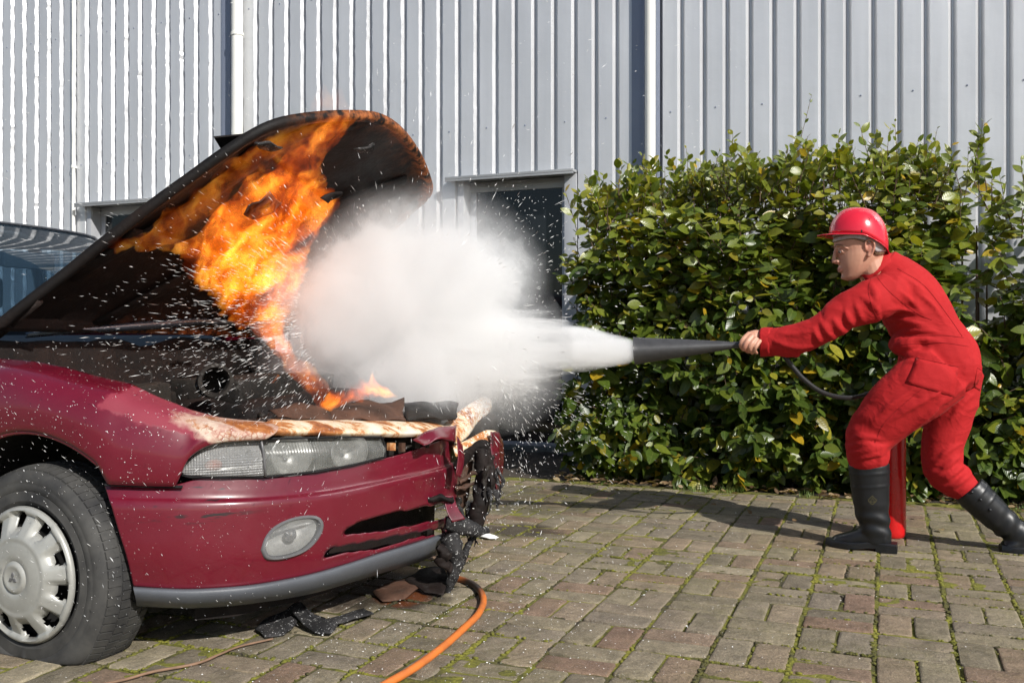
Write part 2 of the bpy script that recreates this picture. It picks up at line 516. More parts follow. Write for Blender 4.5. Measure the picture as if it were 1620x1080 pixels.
def rusty(name, cream=0.5, dark=0.0, scale=9.0):
    m, t, b = new_mat(name)
    p = t.pos()
    n = t.noise(t.mapping(p, (1, 1, 1)), scale, 6, 0.65, 0.4)
    c = t.ramp(n, [(0.28, (0.10, 0.028, 0.010)), (0.40, (0.30, 0.10, 0.025)), (0.47, (0.45, 0.19, 0.06)), (0.53 - 0.1 * (cream - 0.5), (0.62, 0.47, 0.30)), (0.62, (0.72, 0.64, 0.52))])
    c = t.mix(t.ramp(t.noise(p, 60, 5, 0.7), [(0.55, 0.0), (0.7, 0.55)]), c, (0.14, 0.05, 0.02))
    if dark > 0:
        c = t.mix(t.ramp(t.noise(p, 5, 5, 0.6), [(0.5 - dark * 0.4, 1.0), (0.75 - dark * 0.4, 0.0)]), (0.015, 0.011, 0.010), c)
    near_ = t.maprange(t.vmath('DISTANCE', t.pos(), tuple(at_y(762, 650, 3.6)), out=1), 0.03, 0.40, 0.17, 0.0)
    pw = t.maprange(t.math('ADD', t.noise(p, 90, 5, 0.7), near_), 0.62, 0.69, 0.0, 0.92)
    c = t.mix(pw, c, (0.80, 0.80, 0.79))
    t.set(b.inputs['Base Color'], c)
    b.inputs['Roughness'].default_value = 0.8
    t.set(b.inputs['Normal'], t.bump(t.noise(p, 50, 5, 0.7), 0.5, 0.004))
    return m
M['rust_cream'] = rusty('burnt cream and rust metal', 0.8)
M['rust'] = rusty('rusty burnt metal', 0.1, 0.0, 12)
def charred(name, base=(0.006, 0.0055, 0.0055), brown=(0.016, 0.009, 0.007), ash=(0.07, 0.068, 0.065), ashamt=0.5):
    m, t, b = new_mat(name)
    p = t.pos()
    n = t.noise(p, 5, 6, 0.65)
    c = t.ramp(n, [(0.35, base), (0.62, brown), (0.8, (brown[0] * 1.6, brown[1] * 1.5, brown[2] * 1.4))])
    a = t.ramp(t.noise(p, 22, 6, 0.7), [(0.60, 0.0), (0.72, ashamt)])
    c = t.mix(a, c, ash)
    if name == 'melted plastic':
        c = t.mix(t.maprange(t.noise(p, 110, 4, 0.7), 0.60, 0.66, 0.0, 0.8), c, (0.55, 0.55, 0.54))
    t.set(b.inputs['Base Color'], c)
    t.set(b.inputs['Roughness'], t.maprange(t.noise(p, 9, 4), 0.3, 0.7, 0.55, 0.95))
    b.inputs['Specular IOR Level'].default_value = 0.25
    t.set(b.inputs['Normal'], t.bump(t.noise(p, 30, 6, 0.7), 0.6, 0.008))
    return m
M['char'] = charred('charred black metal')
M['char_ash'] = charred('charred metal with ash', (0.009, 0.0085, 0.008), (0.026, 0.021, 0.017), (0.13, 0.125, 0.115), 0.75)
M['char_brown'] = charred('scorched brown metal', (0.030, 0.018, 0.013), (0.10, 0.050, 0.032), (0.20, 0.15, 0.12), 0.6)
M['melt'] = charred('melted plastic', (0.012, 0.012, 0.013), (0.04, 0.038, 0.038), (0.22, 0.21, 0.20), 0.55)
def bonnet_mat():
    m, t, b = new_mat('burnt bonnet')
    p = t.pos()
    rim = t.attr('rim')
    n = t.noise(p, 4, 6, 0.65)
    c = t.ramp(n, [(0.35, (0.005, 0.0045, 0.0045)), (0.6, (0.010, 0.006, 0.005)), (0.8, (0.030, 0.013, 0.008))])
    rn = t.noise(p, 18, 5, 0.65)
    r = t.math('MULTIPLY', rim, t.maprange(rn, 0.40, 0.56))
    rc = t.ramp(t.noise(p, 45, 4, 0.7), [(0.3, (0.10, 0.028, 0.010)), (0.6, (0.42, 0.135, 0.04)), (0.8, (0.50, 0.22, 0.09))])
    px_, py_, pz_ = t.xyz(p)
    r = t.math('MULTIPLY', r, t.maprange(py_, 2.55, 2.85))
    c = t.mix(r, c, rc)
    t.set(b.inputs['Base Color'], c)
    t.set(b.inputs['Roughness'], t.maprange(n, 0.3, 0.7, 0.55, 0.9))
    b.inputs['Specular IOR Level'].default_value = 0.3
    t.set(b.inputs['Normal'], t.bump(t.noise(p, 26, 6, 0.7), 0.5, 0.01))
    return m
M['bonnet'] = bonnet_mat()
M['lip'] = pbr('grey plastic', (0.085, 0.092, 0.105), 0.45, 0, 0.12, 12, 0.15, 120, 0.4)
M['seam'] = pbr('dark gap', (0.006, 0.006, 0.007), 0.9)
def tyre_mat():
    m, t, b = new_mat('dusty rubber')
    p = t.pos()
    c = t.mix(t.maprange(t.noise(p, 10, 5, 0.6), 0.3, 0.7), (0.026, 0.026, 0.027), (0.075, 0.073, 0.068))
    t.set(b.inputs['Base Color'], c); b.inputs['Roughness'].default_value = 0.75
    b.inputs['Specular IOR Level'].default_value = 0.3
    t.set(b.inputs['Normal'], t.bump(t.noise(p, 90, 4), 0.2, 0.002))
    return m
M['tyre'] = tyre_mat()
M['hubcap'] = pbr('silver hubcap', (0.36, 0.36, 0.335), 0.40, 0.2, 0.16, 14, 0.08, 40, 0.5)
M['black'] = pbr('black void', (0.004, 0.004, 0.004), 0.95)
M['chrome'] = pbr('reflector', (0.60, 0.60, 0.58), 0.35, 0.45, 0.3, 14, 0.3, 30)
M['ring'] = pbr('grey ring', (0.15, 0.15, 0.155), 0.45, 0.2, 0.1, 20)
def lens_mat(name, tint, alpha, ribs, rdir):
    m, t, b = new_mat(name)
    p = t.pos()
    b.inputs['Base Color'].default_value = (*tint, 1)
    b.inputs['Roughness'].default_value = 0.16
    d = t.vmath('DOT_PRODUCT', p, rdir, out=1)
    w = t.math('SINE', t.math('MULTIPLY', d, ribs))
    if name.startswith('indicator'):
        w = t.math('ADD', w, t.math('SINE', t.math('MULTIPLY', t.xyz(p)[2], ribs)))
    t.set(b.inputs['Normal'], t.bump(w, 0.5, 0.002))
    tr = t.n('ShaderNodeBsdfTransparent')
    mx = t.n('ShaderNodeMixShader')
    dirt = t.maprange(t.noise(p, 18, 5, 0.6), 0.35, 0.7, alpha - 0.12, alpha + 0.16)
    t.set(mx.inputs[0], dirt); t.set(mx.inputs[1], tr.outputs[0]); t.set(mx.inputs[2], b.outputs[0])
    t.set(m.node_tree.nodes['Material Output'].inputs[0], mx.outputs[0])
    return m
M['lens'] = lens_mat('headlamp lens', (0.25, 0.255, 0.24), 0.36, 620.0, (0.35, 0.94, 0))
M['lens_ind'] = lens_mat('indicator lens', (0.36, 0.36, 0.355), 0.44, 850.0, (0.7, 0.7, 0))
M['lens_fog'] = lens_mat('fog lens', (0.24, 0.24, 0.235), 0.38, 900.0, (0.55, 0.83, 0))
M['orange_bulb'] = pbr('orange bulb', (0.70, 0.16, 0.05), 0.3)
M['cowl'] = pbr('cowl tinted with sky reflection', (0.10, 0.13, 0.17), 0.25, 0.3, 0.2, 9, coat=0.6)  # the sky's blue-grey reflection is put into the cowl's base colour
def windscreen_mat():
    m, t, b = new_mat('windscreen glass')
    b.inputs['Base Color'].default_value = (0.02, 0.04, 0.06, 1)
    b.inputs['Roughness'].default_value = 0.03
    b.inputs['Specular IOR Level'].default_value = 0.9
    tr = t.n('ShaderNodeBsdfTransparent'); tr.inputs[0].default_value = (0.38, 0.50, 0.60, 1)
    mx = t.n('ShaderNodeMixShader'); mx.inputs[0].default_value = 0.42
    t.set(mx.inputs[1], tr.outputs[0]); t.set(mx.inputs[2], b.outputs[0])
    t.set(m.node_tree.nodes['Material Output'].inputs[0], mx.outputs[0])
    return m
M['screen'] = windscreen_mat()
M['cabin'] = pbr('dark cabin trim', (0.03, 0.04, 0.06), 0.8)
M['mirror'] = pbr('rear view mirror', (0.16, 0.17, 0.18), 0.4)

# person
def cloth(name, c0, c1):
    m, t, b = new_mat(name)
    p = t.pos()
    c = t.mix(t.maprange(t.noise(p, 6, 4, 0.6), 0.3, 0.7), c0, c1)
    t.set(b.inputs['Base Color'], c)
    b.inputs['Roughness'].default_value = 0.82
    b.inputs['Specular IOR Level'].default_value = 0.2
    b.inputs['Sheen Weight'].default_value = 0.05
    b.inputs['Sheen Roughness'].default_value = 0.4
    b.inputs['Sheen Tint'].default_value = (1.0, 0.35, 0.3, 1)
    tw = t.noise(t.mapping(p, (1, 1, 1)), 420, 2, 0.5)
    wv = t.vmath('ADD', p, t.vmath('SCALE', t.vmath('SUBTRACT', t.noise(p, 6, 2, out='Color'), (0.5, 0.5, 0.5)), scale=0.16))
    r1 = t.math('SUBTRACT', 1.0, t.math('MULTIPLY', t.math('ABSOLUTE', t.math('SUBTRACT', t.noise(t.mapping(wv, (7, 7, 15), rot=(0, 0.6, 0)), 1.0, 2, 0.5), 0.5)), 5.0), clamp=True)
    r2 = t.math('SUBTRACT', 1.0, t.math('MULTIPLY', t.math('ABSOLUTE', t.math('SUBTRACT', t.noise(t.mapping(wv, (22, 22, 34), rot=(0, -0.5, 0)), 1.0, 2, 0.5), 0.5)), 5.0), clamp=True)
    fold = t.math('ADD', t.math('MULTIPLY', r1, 1.0), t.math('MULTIPLY', r2, 0.35))
    t.set(b.inputs['Normal'], t.bump(t.math('ADD', t.math('MULTIPLY', tw, 0.06), fold), 0.20, 0.010))
    return m
M['overalls'] = cloth('red cotton drill', (0.355, 0.012, 0.014), (0.43, 0.017, 0.019))
M['stitch'] = cloth('seam thread', (0.28, 0.010, 0.012), (0.33, 0.012, 0.014))
M['helmet'] = pbr('red hard hat plastic', (0.66, 0.018, 0.040), 0.22, 0, 0.05, 6, coat=0.5)
M['boot'] = pbr('black rubber boot', (0.010, 0.011, 0.013), 0.40, 0, 0.25, 12, 0.12, 25, 0.45)
M['boot_print'] = pbr('faded yellow print', (0.12, 0.10, 0.03), 0.6)
M['hairnet'] = pbr('grey hair net', (0.44, 0.41, 0.41), 0.35, 0.1, 0.25, 40, 0.3, 90)
M['hair'] = pbr('brown hair', (0.20, 0.125, 0.07), 0.5, 0, 0.35, 90, 0.4, 200)
def skin_mat():
    m, t, b = new_mat('skin')
    p = t.pos()
    c = t.mix(t.maprange(t.noise(p, 30, 4), 0.3, 0.7), (0.50, 0.25, 0.17), (0.58, 0.31, 0.21))
    a = t.attr('flush')
    c = t.mix(a, c, (0.50, 0.15, 0.11))
    t.set(b.inputs['Base Color'], c)
    b.inputs['Roughness'].default_value = 0.48
    b.inputs['Subsurface Weight'].default_value = 0.0
    t.set(b.inputs['Normal'], t.bump(t.noise(p, 260, 3), 0.08, 0.002))
    return m
M['skin'] = skin_mat()
M['eye'] = pbr('eye', (0.60, 0.58, 0.55), 0.2, coat=0.4)
M['iris'] = pbr('iris', (0.05, 0.035, 0.025), 0.2, coat=0.4)
M['lips'] = pbr('lips', (0.42, 0.13, 0.10), 0.45)

M['ext_red'] = pbr('extinguisher red enamel', (0.58, 0.010, 0.012), 0.28, 0, 0.06, 6, coat=0.4)
M['horn'] = pbr('black horn plastic', (0.048, 0.048, 0.050), 0.42, 0, 0.25, 20, 0.15, 60, 0.5)
M['steel'] = pbr('steel', (0.42, 0.43, 0.45), 0.35, 0.8, 0.1, 20)
M['rubber'] = pbr('black rubber hose', (0.014, 0.014, 0.015), 0.5)
def hose_mat():
    m, t, b = new_mat('orange hose')
    p = t.pos()
    c = t.mix(t.ramp(t.noise(p, 14, 5, 0.6), [(0.45, 0.0), (0.7, 0.6)]), (0.62, 0.17, 0.030), (0.36, 0.11, 0.035))
    burnt = t.maprange(t.vmath('DISTANCE', p, tuple(at_h(738, 925, 0.02)), out=1), 0.06, 0.16, 1.0, 0.0)
    c = t.mix(burnt, c, (0.03, 0.02, 0.015))
    t.set(b.inputs['Base Color'], c); b.inputs['Roughness'].default_value = 0.5
    return m
M['hose'] = hose_mat()
M['wire'] = pbr('rusty wire', (0.20, 0.12, 0.075), 0.8, 0, 0.3, 20)
M['powder'] = pbr('white powder', (0.84, 0.84, 0.83), 0.9)
# ------------------------------------------------------------------ ground
def grid_mesh(name, x0, x1, y0, y1, nx, ny, zf, mat):
    xs = np.linspace(x0, x1, nx + 1); ys = np.linspace(y0, y1, ny + 1)
    V = [(x, y, zf(x, y)) for y in ys for x in xs]
    F = [(j * (nx + 1) + i, j * (nx + 1) + i + 1, (j + 1) * (nx + 1) + i + 1, (j + 1) * (nx + 1) + i) for j in range(ny) for i in range(nx)]
    return mesh_obj(name, V, F, mat, smooth=True)
g = grid_mesh('ground', -600, 600, -600, 600, 2, 2, lambda x, y: -0.07, M['ground']); tag(g, kind='structure')
PX0, PX1, PY0, PY1 = -6.2, 3.6, 0.55, 5.70
pavement = empty('pavement'); tag(pavement, kind='structure')
bed = grid_mesh('joint_bed', PX0, PX1, PY0, PY1, 490, 256,
                lambda x, y: -0.0052 + 0.003 * mnoise.noise((x * 3, y * 3, 0)) + 0.0045 * mnoise.noise((x * 17, y * 17, 3)), M['bed'])
bed.parent = pavement; tag(bed, kind='stuff')
soil = grid_mesh('planting_soil', PX0, 6.0, PY1 - 0.02, 7.05, 160, 30,
                 lambda x, y: -0.012 + 0.03 * mnoise.noise((x * 4, y * 4, 9)) * min(1, (y - PY1 + 0.02) * 4) + 0.010 * mnoise.noise((x * 19, y * 19, 3)), M['soil'])
tag(soil, kind='structure')

PL, PW, PITCH = 0.2128, 0.1022, 0.2235
def paver_mesh(seed, tone):
    r = random.Random(seed)
    L, W = PL / 2 - 0.001, PW / 2 - 0.001
    ch = 0.0035
    def ringpts(l, w, z, j):
        c = 0.004 + r.random() * 0.004
        pts = [(-l + c, -w), (l - c, -w), (l, -w + c), (l, w - c), (l - c, w), (-l + c, w), (-l, w - c), (-l, -w + c)]
        return [(x + r.uniform(-j, j), y + r.uniform(-j, j), z) for x, y in pts]
    rings = [ringpts(L, W, -0.07, 0.0), ringpts(L, W, -ch, 0.0012), ringpts(L - 0.0022, W - 0.0022, -0.0008, 0.0012), ringpts(L - 0.008, W - 0.008, 0.0, 0.001)]
    V = [p for rg in rings for p in rg]
    F = []
    for k in range(3):
        for i in range(8):
            a, b_ = k * 8 + i, k * 8 + (i + 1) % 8
            F.append((a, b_, b_ + 8, a + 8))
    F.append(tuple(range(24, 32)))
    me = bpy.data.meshes.new('paver'); me.from_pydata(V, [], F); me.update()
    set_smooth(me, 50)
    at = me.attributes.new('tone', 'FLOAT', 'POINT'); at.data.foreach_set('value', [tone] * len(V))
    me.materials.append(M['paver'])
    return me
pv_meshes = [paver_mesh(i, (i + 0.5) / 24) for i in range(24)]
pv = []
i0 = int(math.floor((PX0 + 0.032) / PITCH)) + 1; i1 = int((PX1 + 0.032) / PITCH)
j0 = int(math.floor((PY0 - 3.133) / PITCH)) + 1; j1 = int((PY1 - 3.133) / PITCH)
for i in range(i0, i1):
    coly = RNG.uniform(-0.012, 0.012)
    for j in range(j0, j1):
        cx = -0.032 + (i + 0.5) * PITCH; cy = 3.133 + (j + 0.5) * PITCH + coly
        vert = (i + j) % 2 == 0
        for s in (-1, 1):
            ox, oy = (s * (PW / 2 + 0.0040), 0) if vert else (0, s * (PW / 2 + 0.0040))
            x = cx + ox + RNG.uniform(-0.0025, 0.0025); y = cy + oy + RNG.uniform(-0.0025, 0.0025)
            z = RNG.uniform(-0.003, 0.002) + 0.004 * mnoise.noise((x * 1.2, y * 1.2, 5))
            rz = (math.pi / 2 if vert else 0) + RNG.gauss(0, 0.012)
            rx, ry = RNG.gauss(0, 0.010), RNG.gauss(0, 0.008)
            k = RNG.randrange(24)
            px, py, zc = project((x, y, 0)) if (-S0 * x + C0 * y) > 0.3 else (-999, -999, 1)
            seen = -20 < px < 1640 and py < 1090
            undercar = (-5 < x < -1.5 and 1.95 < y < 3.5)
            pv.append((0 if (undercar or not seen) else 1 / zc ** 3, x, y, z, rx, ry, rz, k))
pv.sort(key=lambda a: -a[0])
NP = 298
for sc_, x, y, z, rx, ry, rz, k in pv[:NP]:
    o = bpy.data.objects.new('paver', pv_meshes[k]); COL.objects.link(o); o.parent = pavement
    o.location = (x, y, z); o.rotation_euler = (rx, ry, rz)
def join_instances(name, items, meshes, mat, attrs=('tone',), uv=False):
    """items: (matrix, mesh index); one mesh from many copies"""
    data = []
    for me in meshes:
        co = np.empty(len(me.vertices) * 3); me.vertices.foreach_get('co', co)
        fs = [tuple(p.vertices) for p in me.polygons]
        tn = np.empty(len(me.vertices)); me.attributes['tone'].data.foreach_get('value', tn)
        uvv = None
        if uv:
            uvv = np.empty(len(me.loops) * 2); me.uv_layers[0].data.foreach_get('uv', uvv)
        data.append((co.reshape(-1, 3), fs, tn, uvv))
    Vs, Fs, Ts, Us = [], [], [], []
    base = 0
    for mat4, k in items:
        co, fs, tn, uvv = data[k]
        A = np.array(mat4)
        Vs.append(co @ A[:3, :3].T + A[:3, 3])
        Fs.extend([tuple(b + base for b in f) for f in fs])
        Ts.append(tn); base += len(co)
        if uv: Us.append(uvv)
    V = np.concatenate(Vs)
    me = bpy.data.meshes.new(name); me.from_pydata(V.tolist(), [], Fs); me.update()
    set_smooth(me, 50)
    at = me.attributes.new('tone', 'FLOAT', 'POINT'); at.data.foreach_set('value', np.concatenate(Ts))
    if uv:
        l = me.uv_layers.new(name='UVMap'); l.data.foreach_set('uv', np.concatenate(Us))
    me.materials.append(mat)
    o = bpy.data.objects.new(name, me); COL.objects.link(o)
    return o
from mathutils import Euler
o = join_instances('far_pavers', [(Matrix.Translation((x, y, z)) @ Euler((rx, ry, rz)).to_matrix().to_4x4(), k) for _, x, y, z, rx, ry, rz, k in pv[NP:]], pv_meshes, M['paver'])
o.parent = pavement; tag(o, kind='stuff')

# moss cushions in the joints (too many to count)
def moss():
    V, F = [], []
    r = random.Random(11)
    ico = bmesh.new(); bmesh.ops.create_icosphere(ico, subdivisions=1, radius=1)
    iv = [v.co.copy() for v in ico.verts]; iff = [tuple(v.index for v in f.verts) for f in ico.faces]; ico.free()
    n = 0
    while n < 12000:
        x = r.uniform(-2.4, 2.2); y = r.uniform(1.9, 5.4)
        gx = ((x + 0.032) / PITCH) % 1.0; gy = ((y - 3.133) / PITCH) % 1.0
        # snap to the nearest joint line of the weave
        if r.random() < 0.5: x += -(gx if gx < 0.5 else gx - 1) * PITCH + r.gauss(0, 0.003)
        elif r.random() < 0.7: y += -(gy if gy < 0.5 else gy - 1) * PITCH + r.gauss(0, 0.003)
        else:
            ii = math.floor((x + 0.032) / PITCH); jj = math.floor((y - 3.133) / PITCH)
            if (ii + jj) % 2 == 0: x = -0.032 + (ii + 0.5) * PITCH + r.gauss(0, 0.0025)
            else: y = 3.133 + (jj + 0.5) * PITCH + r.gauss(0, 0.002)
        if mnoise.noise((x * 1.7, y * 1.7, 2)) + 0.5 * mnoise.noise((x * 7, y * 7, 7)) < r.uniform(-0.25, 0.42): continue
        s = r.uniform(0.0035, 0.0085); b0 = len(V)
        ang = r.random() * 6.28; st = r.uniform(1.0, 1.6)
        for v in iv:
            k = 1 + r.uniform(-0.25, 0.25)
            vx, vy = v.x * st, v.y
            V.append((x + (vx * math.cos(ang) - vy * math.sin(ang)) * s * k, y + (vx * math.sin(ang) + vy * math.cos(ang)) * s * k, -0.003 + v.z * s * 0.6 * k))
        F += [tuple(i + b0 for i in f) for f in iff]
        n += 1
    o = mesh_obj('moss', V, F, M['bed'], smooth=True)
    tag(o, kind='stuff', label='yellow green moss growing in the joints between the pavers', cat='moss')
moss()

# ------------------------------------------------------------------ warehouse clad in silver profiled sheets
WY = 7.0
wh = empty('warehouse', (-3.0, WY, 0))
tag(wh, 'long silver warehouse clad in upright ribbed metal sheets behind the car and hedge', 'building')
RIB = 0.1687
RIB0 = -1.283 - 60 * RIB            # a lit flank sits at each RIB0 + k * RIB
DOORS = [(-3.235, -2.36), (-7.28, -6.36)]
DTOP = 2.205
def profile(x0, x1):
    """polyline of the trapezoid profile: recess behind each lit flank"""
    pts = []
    k = int(math.floor((x0 - RIB0) / RIB)) - 1
    while RIB0 + k * RIB < x1 + RIB:
        a = RIB0 + k * RIB
        for dx, dy in ((-0.013, 0.0), (0.013, 0.043), (0.022, 0.043), (0.046, 0.0)):
            pts.append((a + dx, dy))
        k += 1
    out = []
    def yat(x):
        for (xa, ya), (xb, yb) in zip(pts, pts[1:]):
            if xa <= x <= xb: return ya + (yb - ya) * (x - xa) / max(1e-9, xb - xa)
        return 0
    cuts = [c for d in DOORS for c in d]
    xs = sorted(set([x0, x1] + [p[0] for p in pts if x0 < p[0] < x1] + [c for c in cuts if x0 < c < x1]))
    return [(x, yat(x)) for x in xs]
def cladding_sheet(x0, x1, top=6.2):
    prof = profile(x0, x1)
    wob = 1.0 if x1 < -5.3 else (0.75 if x1 < -3.3 else (0.35 if x1 < -2.0 else 0.0))
    step = 0.035 if wob > 0 else 3.0
    V, F = [], []
    def col(xa, ya, zs):
        ids = []
        for z in zs:
            w = 0
            if wob > 0:
                w = wob * (0.0075 * mnoise.noise((xa * 21, z * 11, 1)) + 0.0085 * mnoise.noise((xa * 9, z * 31, 5)))
            V.append((xa + w, WY + ya, z)); ids.append(len(V) - 1)
        return ids
    def span(z0, z1):
        n = max(1, int((z1 - z0) / step)); return [z0 + (z1 - z0) * i / n for i in range(n + 1)]
    full = span(0.22, DTOP) + span(DTOP, top)[1:]
    upper = span(DTOP, top)
    memo = {}
    for (xa, ya), (xb, yb) in zip(prof, prof[1:]):
        xm = (xa + xb) / 2
        zs = upper if any(d0 < xm < d1 for d0, d1 in DOORS) else full
        off = len(full) - len(zs)
        for x, y in ((xa, ya), (xb, yb)):
            if x not in memo: memo[x] = col(x, y, full)
        A, B = memo[xa][off:], memo[xb][off:]
        for i in range(len(zs) - 1): F.append((A[i], B[i], B[i + 1], A[i + 1]))
    o = mesh_obj('cladding_sheet', V, F, M['clad'], wh, smooth=True, angle=20)
    return o
xs = []
x = -1.80
while x > -13.5:
    xs.append((x - 6 * RIB, x)); x -= 6 * RIB
x = -1.60
while x < 6:
    xs.append((x, x + 6 * RIB)); x += 6 * RIB
for a, b in xs: cladding_sheet(a, b)
bm = bmesh.new(); r_s = random.Random(8)
for a, b in xs:
    if b < -9.5 or a > 2.5: continue
    for k in range(0, 6):
        for z in (1.35, 2.62, 3.9):
            x_ = a + (k + 0.5) * RIB
            if k % 2 == 0 and not any(d0 - 0.1 < x_ < d1 + 0.1 and z < DTOP for d0, d1 in DOORS):
                pr = RIB0 + math.floor((x_ - RIB0) / RIB) * RIB + 0.105
                add_lathe(bm, [(0.0065, 0.0), (0.0065, 0.003), (0.0045, 0.006), (0.0, 0.0062)], (pr, WY, z + r_s.uniform(-0.006, 0.006)), (0, -1, 0), 8)
sc_o = bm_obj('screws', bm, M['trim'], wh, smooth=True, angle=40); tag(sc_o, kind='stuff')
# concrete plinth, corner flashing, downpipes
def boxes(name, lst, mat, parent, bev=0.003):
    bm = bmesh.new()
    for lo, hi in lst: add_box(bm, lo, hi, bev)
    return bm_obj(name, bm, mat, parent, smooth=True, angle=30)
pl = [(-13.8, -7.30), (-6.34, -3.255), (-2.34, 7.0)]
for a, b in pl:
    boxes('plinth', [((a, WY + 0.004, -0.1), (b, WY + 0.2, 0.217))], M['lintel'], wh)
boxes('corner_flashing', [((-1.815, WY - 0.012, 0.2), (-1.735, WY + 0.03, 6.2))], M['trim'], wh)
boxes('corner_flashing', [((-1.732, WY - 0.03, 0.2), (-1.712, WY + 0.03, 6.2)), ((-1.709, WY - 0.006, 0.2), (-1.60, WY + 0.03, 6.2))], M['trim'], wh)
boxes('corner_flashing', [((-5.70, WY - 0.010, 0.2), (-5.60, WY + 0.03, 6.2))], M['trim'], wh)
def downpipe(x, r, y, brackets, wob=False):
    bm = bmesh.new()
    pts = [(x + (0.004 * mnoise.noise((x, z * 7, 3)) if wob else 0), y, z) for z in np.linspace(0.15, 6.2, 120 if wob else 2)]
    add_tube(bm, pts, r, 18)
    o = bm_obj('downpipe', bm, M['pipe'], wh, smooth=True, angle=40)
    for z in brackets:
        bm = bmesh.new(); add_lathe(bm, [(r + 0.001, -0.014), (r + 0.007, -0.014), (r + 0.007, 0.014), (r + 0.001, 0.014)], (x, y, z), (0, 0, 1), 18)
        add_box(bm, (x - 0.012, y + r, z - 0.012), (x + 0.012, WY + 0.03, z + 0.012))
        c = bm_obj('pipe_bracket', bm, M['pipe'], o, smooth=True, angle=40)
downpipe(-1.655, 0.040, WY - 0.075, (1.4, 3.9))
downpipe(-5.47, 0.052, WY - 0.07, (1.6, 3.66), True)
downpipe(-7.49, 0.017, WY - 0.03, (2.6, 4.4), True)
# glazed doors under small lintels
for d0, d1 in DOORS:
    boxes('lintel', [((d0 - 0.13, WY - 0.10, DTOP), (d1 + 0.10, WY + 0.14, DTOP + 0.022)), ((d0 - 0.13, WY - 0.10, DTOP - 0.018), (d1 + 0.10, WY - 0.085, DTOP - 0.001))], M['lintel'], wh)
    boxes('jamb', [((d0 - 0.055, WY - 0.012, 0.02), (d0, WY + 0.15, DTOP - 0.003))], M['frame'], wh)
    boxes('jamb', [((d1, WY - 0.012, 0.02), (d1 + 0.10, WY + 0.15, DTOP - 0.003))], M['frame'], wh)
    dr = boxes('glazed_door', [((d0 + 0.003, WY + 0.11, 0.03), (d0 + 0.06, WY + 0.145, DTOP - 0.09)), ((d1 - 0.06, WY + 0.11, 0.03), (d1 - 0.003, WY + 0.145, DTOP - 0.09)),
                         ((d0 + 0.003, WY + 0.11, DTOP - 0.088), (d1 - 0.003, WY + 0.145, DTOP - 0.004)), ((d0 + 0.062, WY + 0.11, 0.03), (d1 - 0.062, WY + 0.145, 0.06))], M['frame'], wh)
    boxes('pane', [((d0 + 0.061, WY + 0.122, 0.061), (d1 - 0.061, WY + 0.134, DTOP - 0.089))], M['wglass'], dr, 0)
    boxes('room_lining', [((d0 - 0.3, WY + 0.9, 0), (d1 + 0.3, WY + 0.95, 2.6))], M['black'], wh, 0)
boxes('back_wall', [((-13.8, WY + 0.21, -0.1), (-7.30, WY + 0.30, 6.2)), ((-6.34, WY + 0.21, -0.1), (-3.255, WY + 0.30, 6.2)), ((-2.34, WY + 0.21, -0.1), (7.0, WY + 0.30, 6.2)),
                    ((-7.30, WY + 0.21, DTOP + 0.03), (-6.34, WY + 0.30, 6.2)), ((-3.255, WY + 0.21, DTOP + 0.03), (-2.34, WY + 0.30, 6.2))], M['trim'], wh, 0)

# ------------------------------------------------------------------ hedge
def leaf_mesh(seed, tone, mat):
    r = random.Random(seed)
    bend = r.uniform(-0.10, 0.22); fold = r.uniform(0.05, 0.16); tw = r.uniform(-0.10, 0.10)
    wid = r.uniform(0.25, 0.33)
    rows = [0, 0.07, 0.22, 0.42, 0.62, 0.80, 0.93, 1.0]
    V, U = [], []
    for t in rows:
        w = wid * max(0.0, math.sin(math.pi * (t ** 0.85))) ** 0.75 if 0.05 < t < 0.99 else 0.012
        z = -bend * t * t
        for s in (-1, 0, 1):
            V.append((s * w + tw * t * t * 0.3, t, z + fold * abs(s) * w * 2 + tw * s * w * t))
            U.append((0.5 + 0.5 * s * w / 0.33, t))
    F = []
    for k in range(len(rows) - 1):
        for c in range(2):
            a = k * 3 + c; F.append((a, a + 1, a + 4, a + 3))
    me = bpy.data.meshes.new('leaf'); me.from_pydata(V, [], F); me.update(); set_smooth(me)
    at = me.attributes.new('tone', 'FLOAT', 'POINT'); at.data.foreach_set('value', [tone] * len(V))
    l = me.uv_layers.new(name='UVMap')
    for p in me.polygons:
        for li in p.loop_indices: l.data[li].uv = U[me.loops[li].vertex_index]
    me.materials.append(mat)
    return me
leaf_meshes = [leaf_mesh(100 + i, (i + 0.5) / 40, M['leaf']) for i in range(40)]
def leaf_matrix(base, axis, normal, size):
    y = axis.normalized()
    z = (normal - y * normal.dot(y))
    z = z.normalized() if z.length > 1e-4 else Vector((0, 0, 1))
    x = y.cross(z)
    R = Matrix((x, y, z)).transposed().to_4x4()
    return Matrix.Translation(base) @ R @ Matrix.Scale(size, 4)
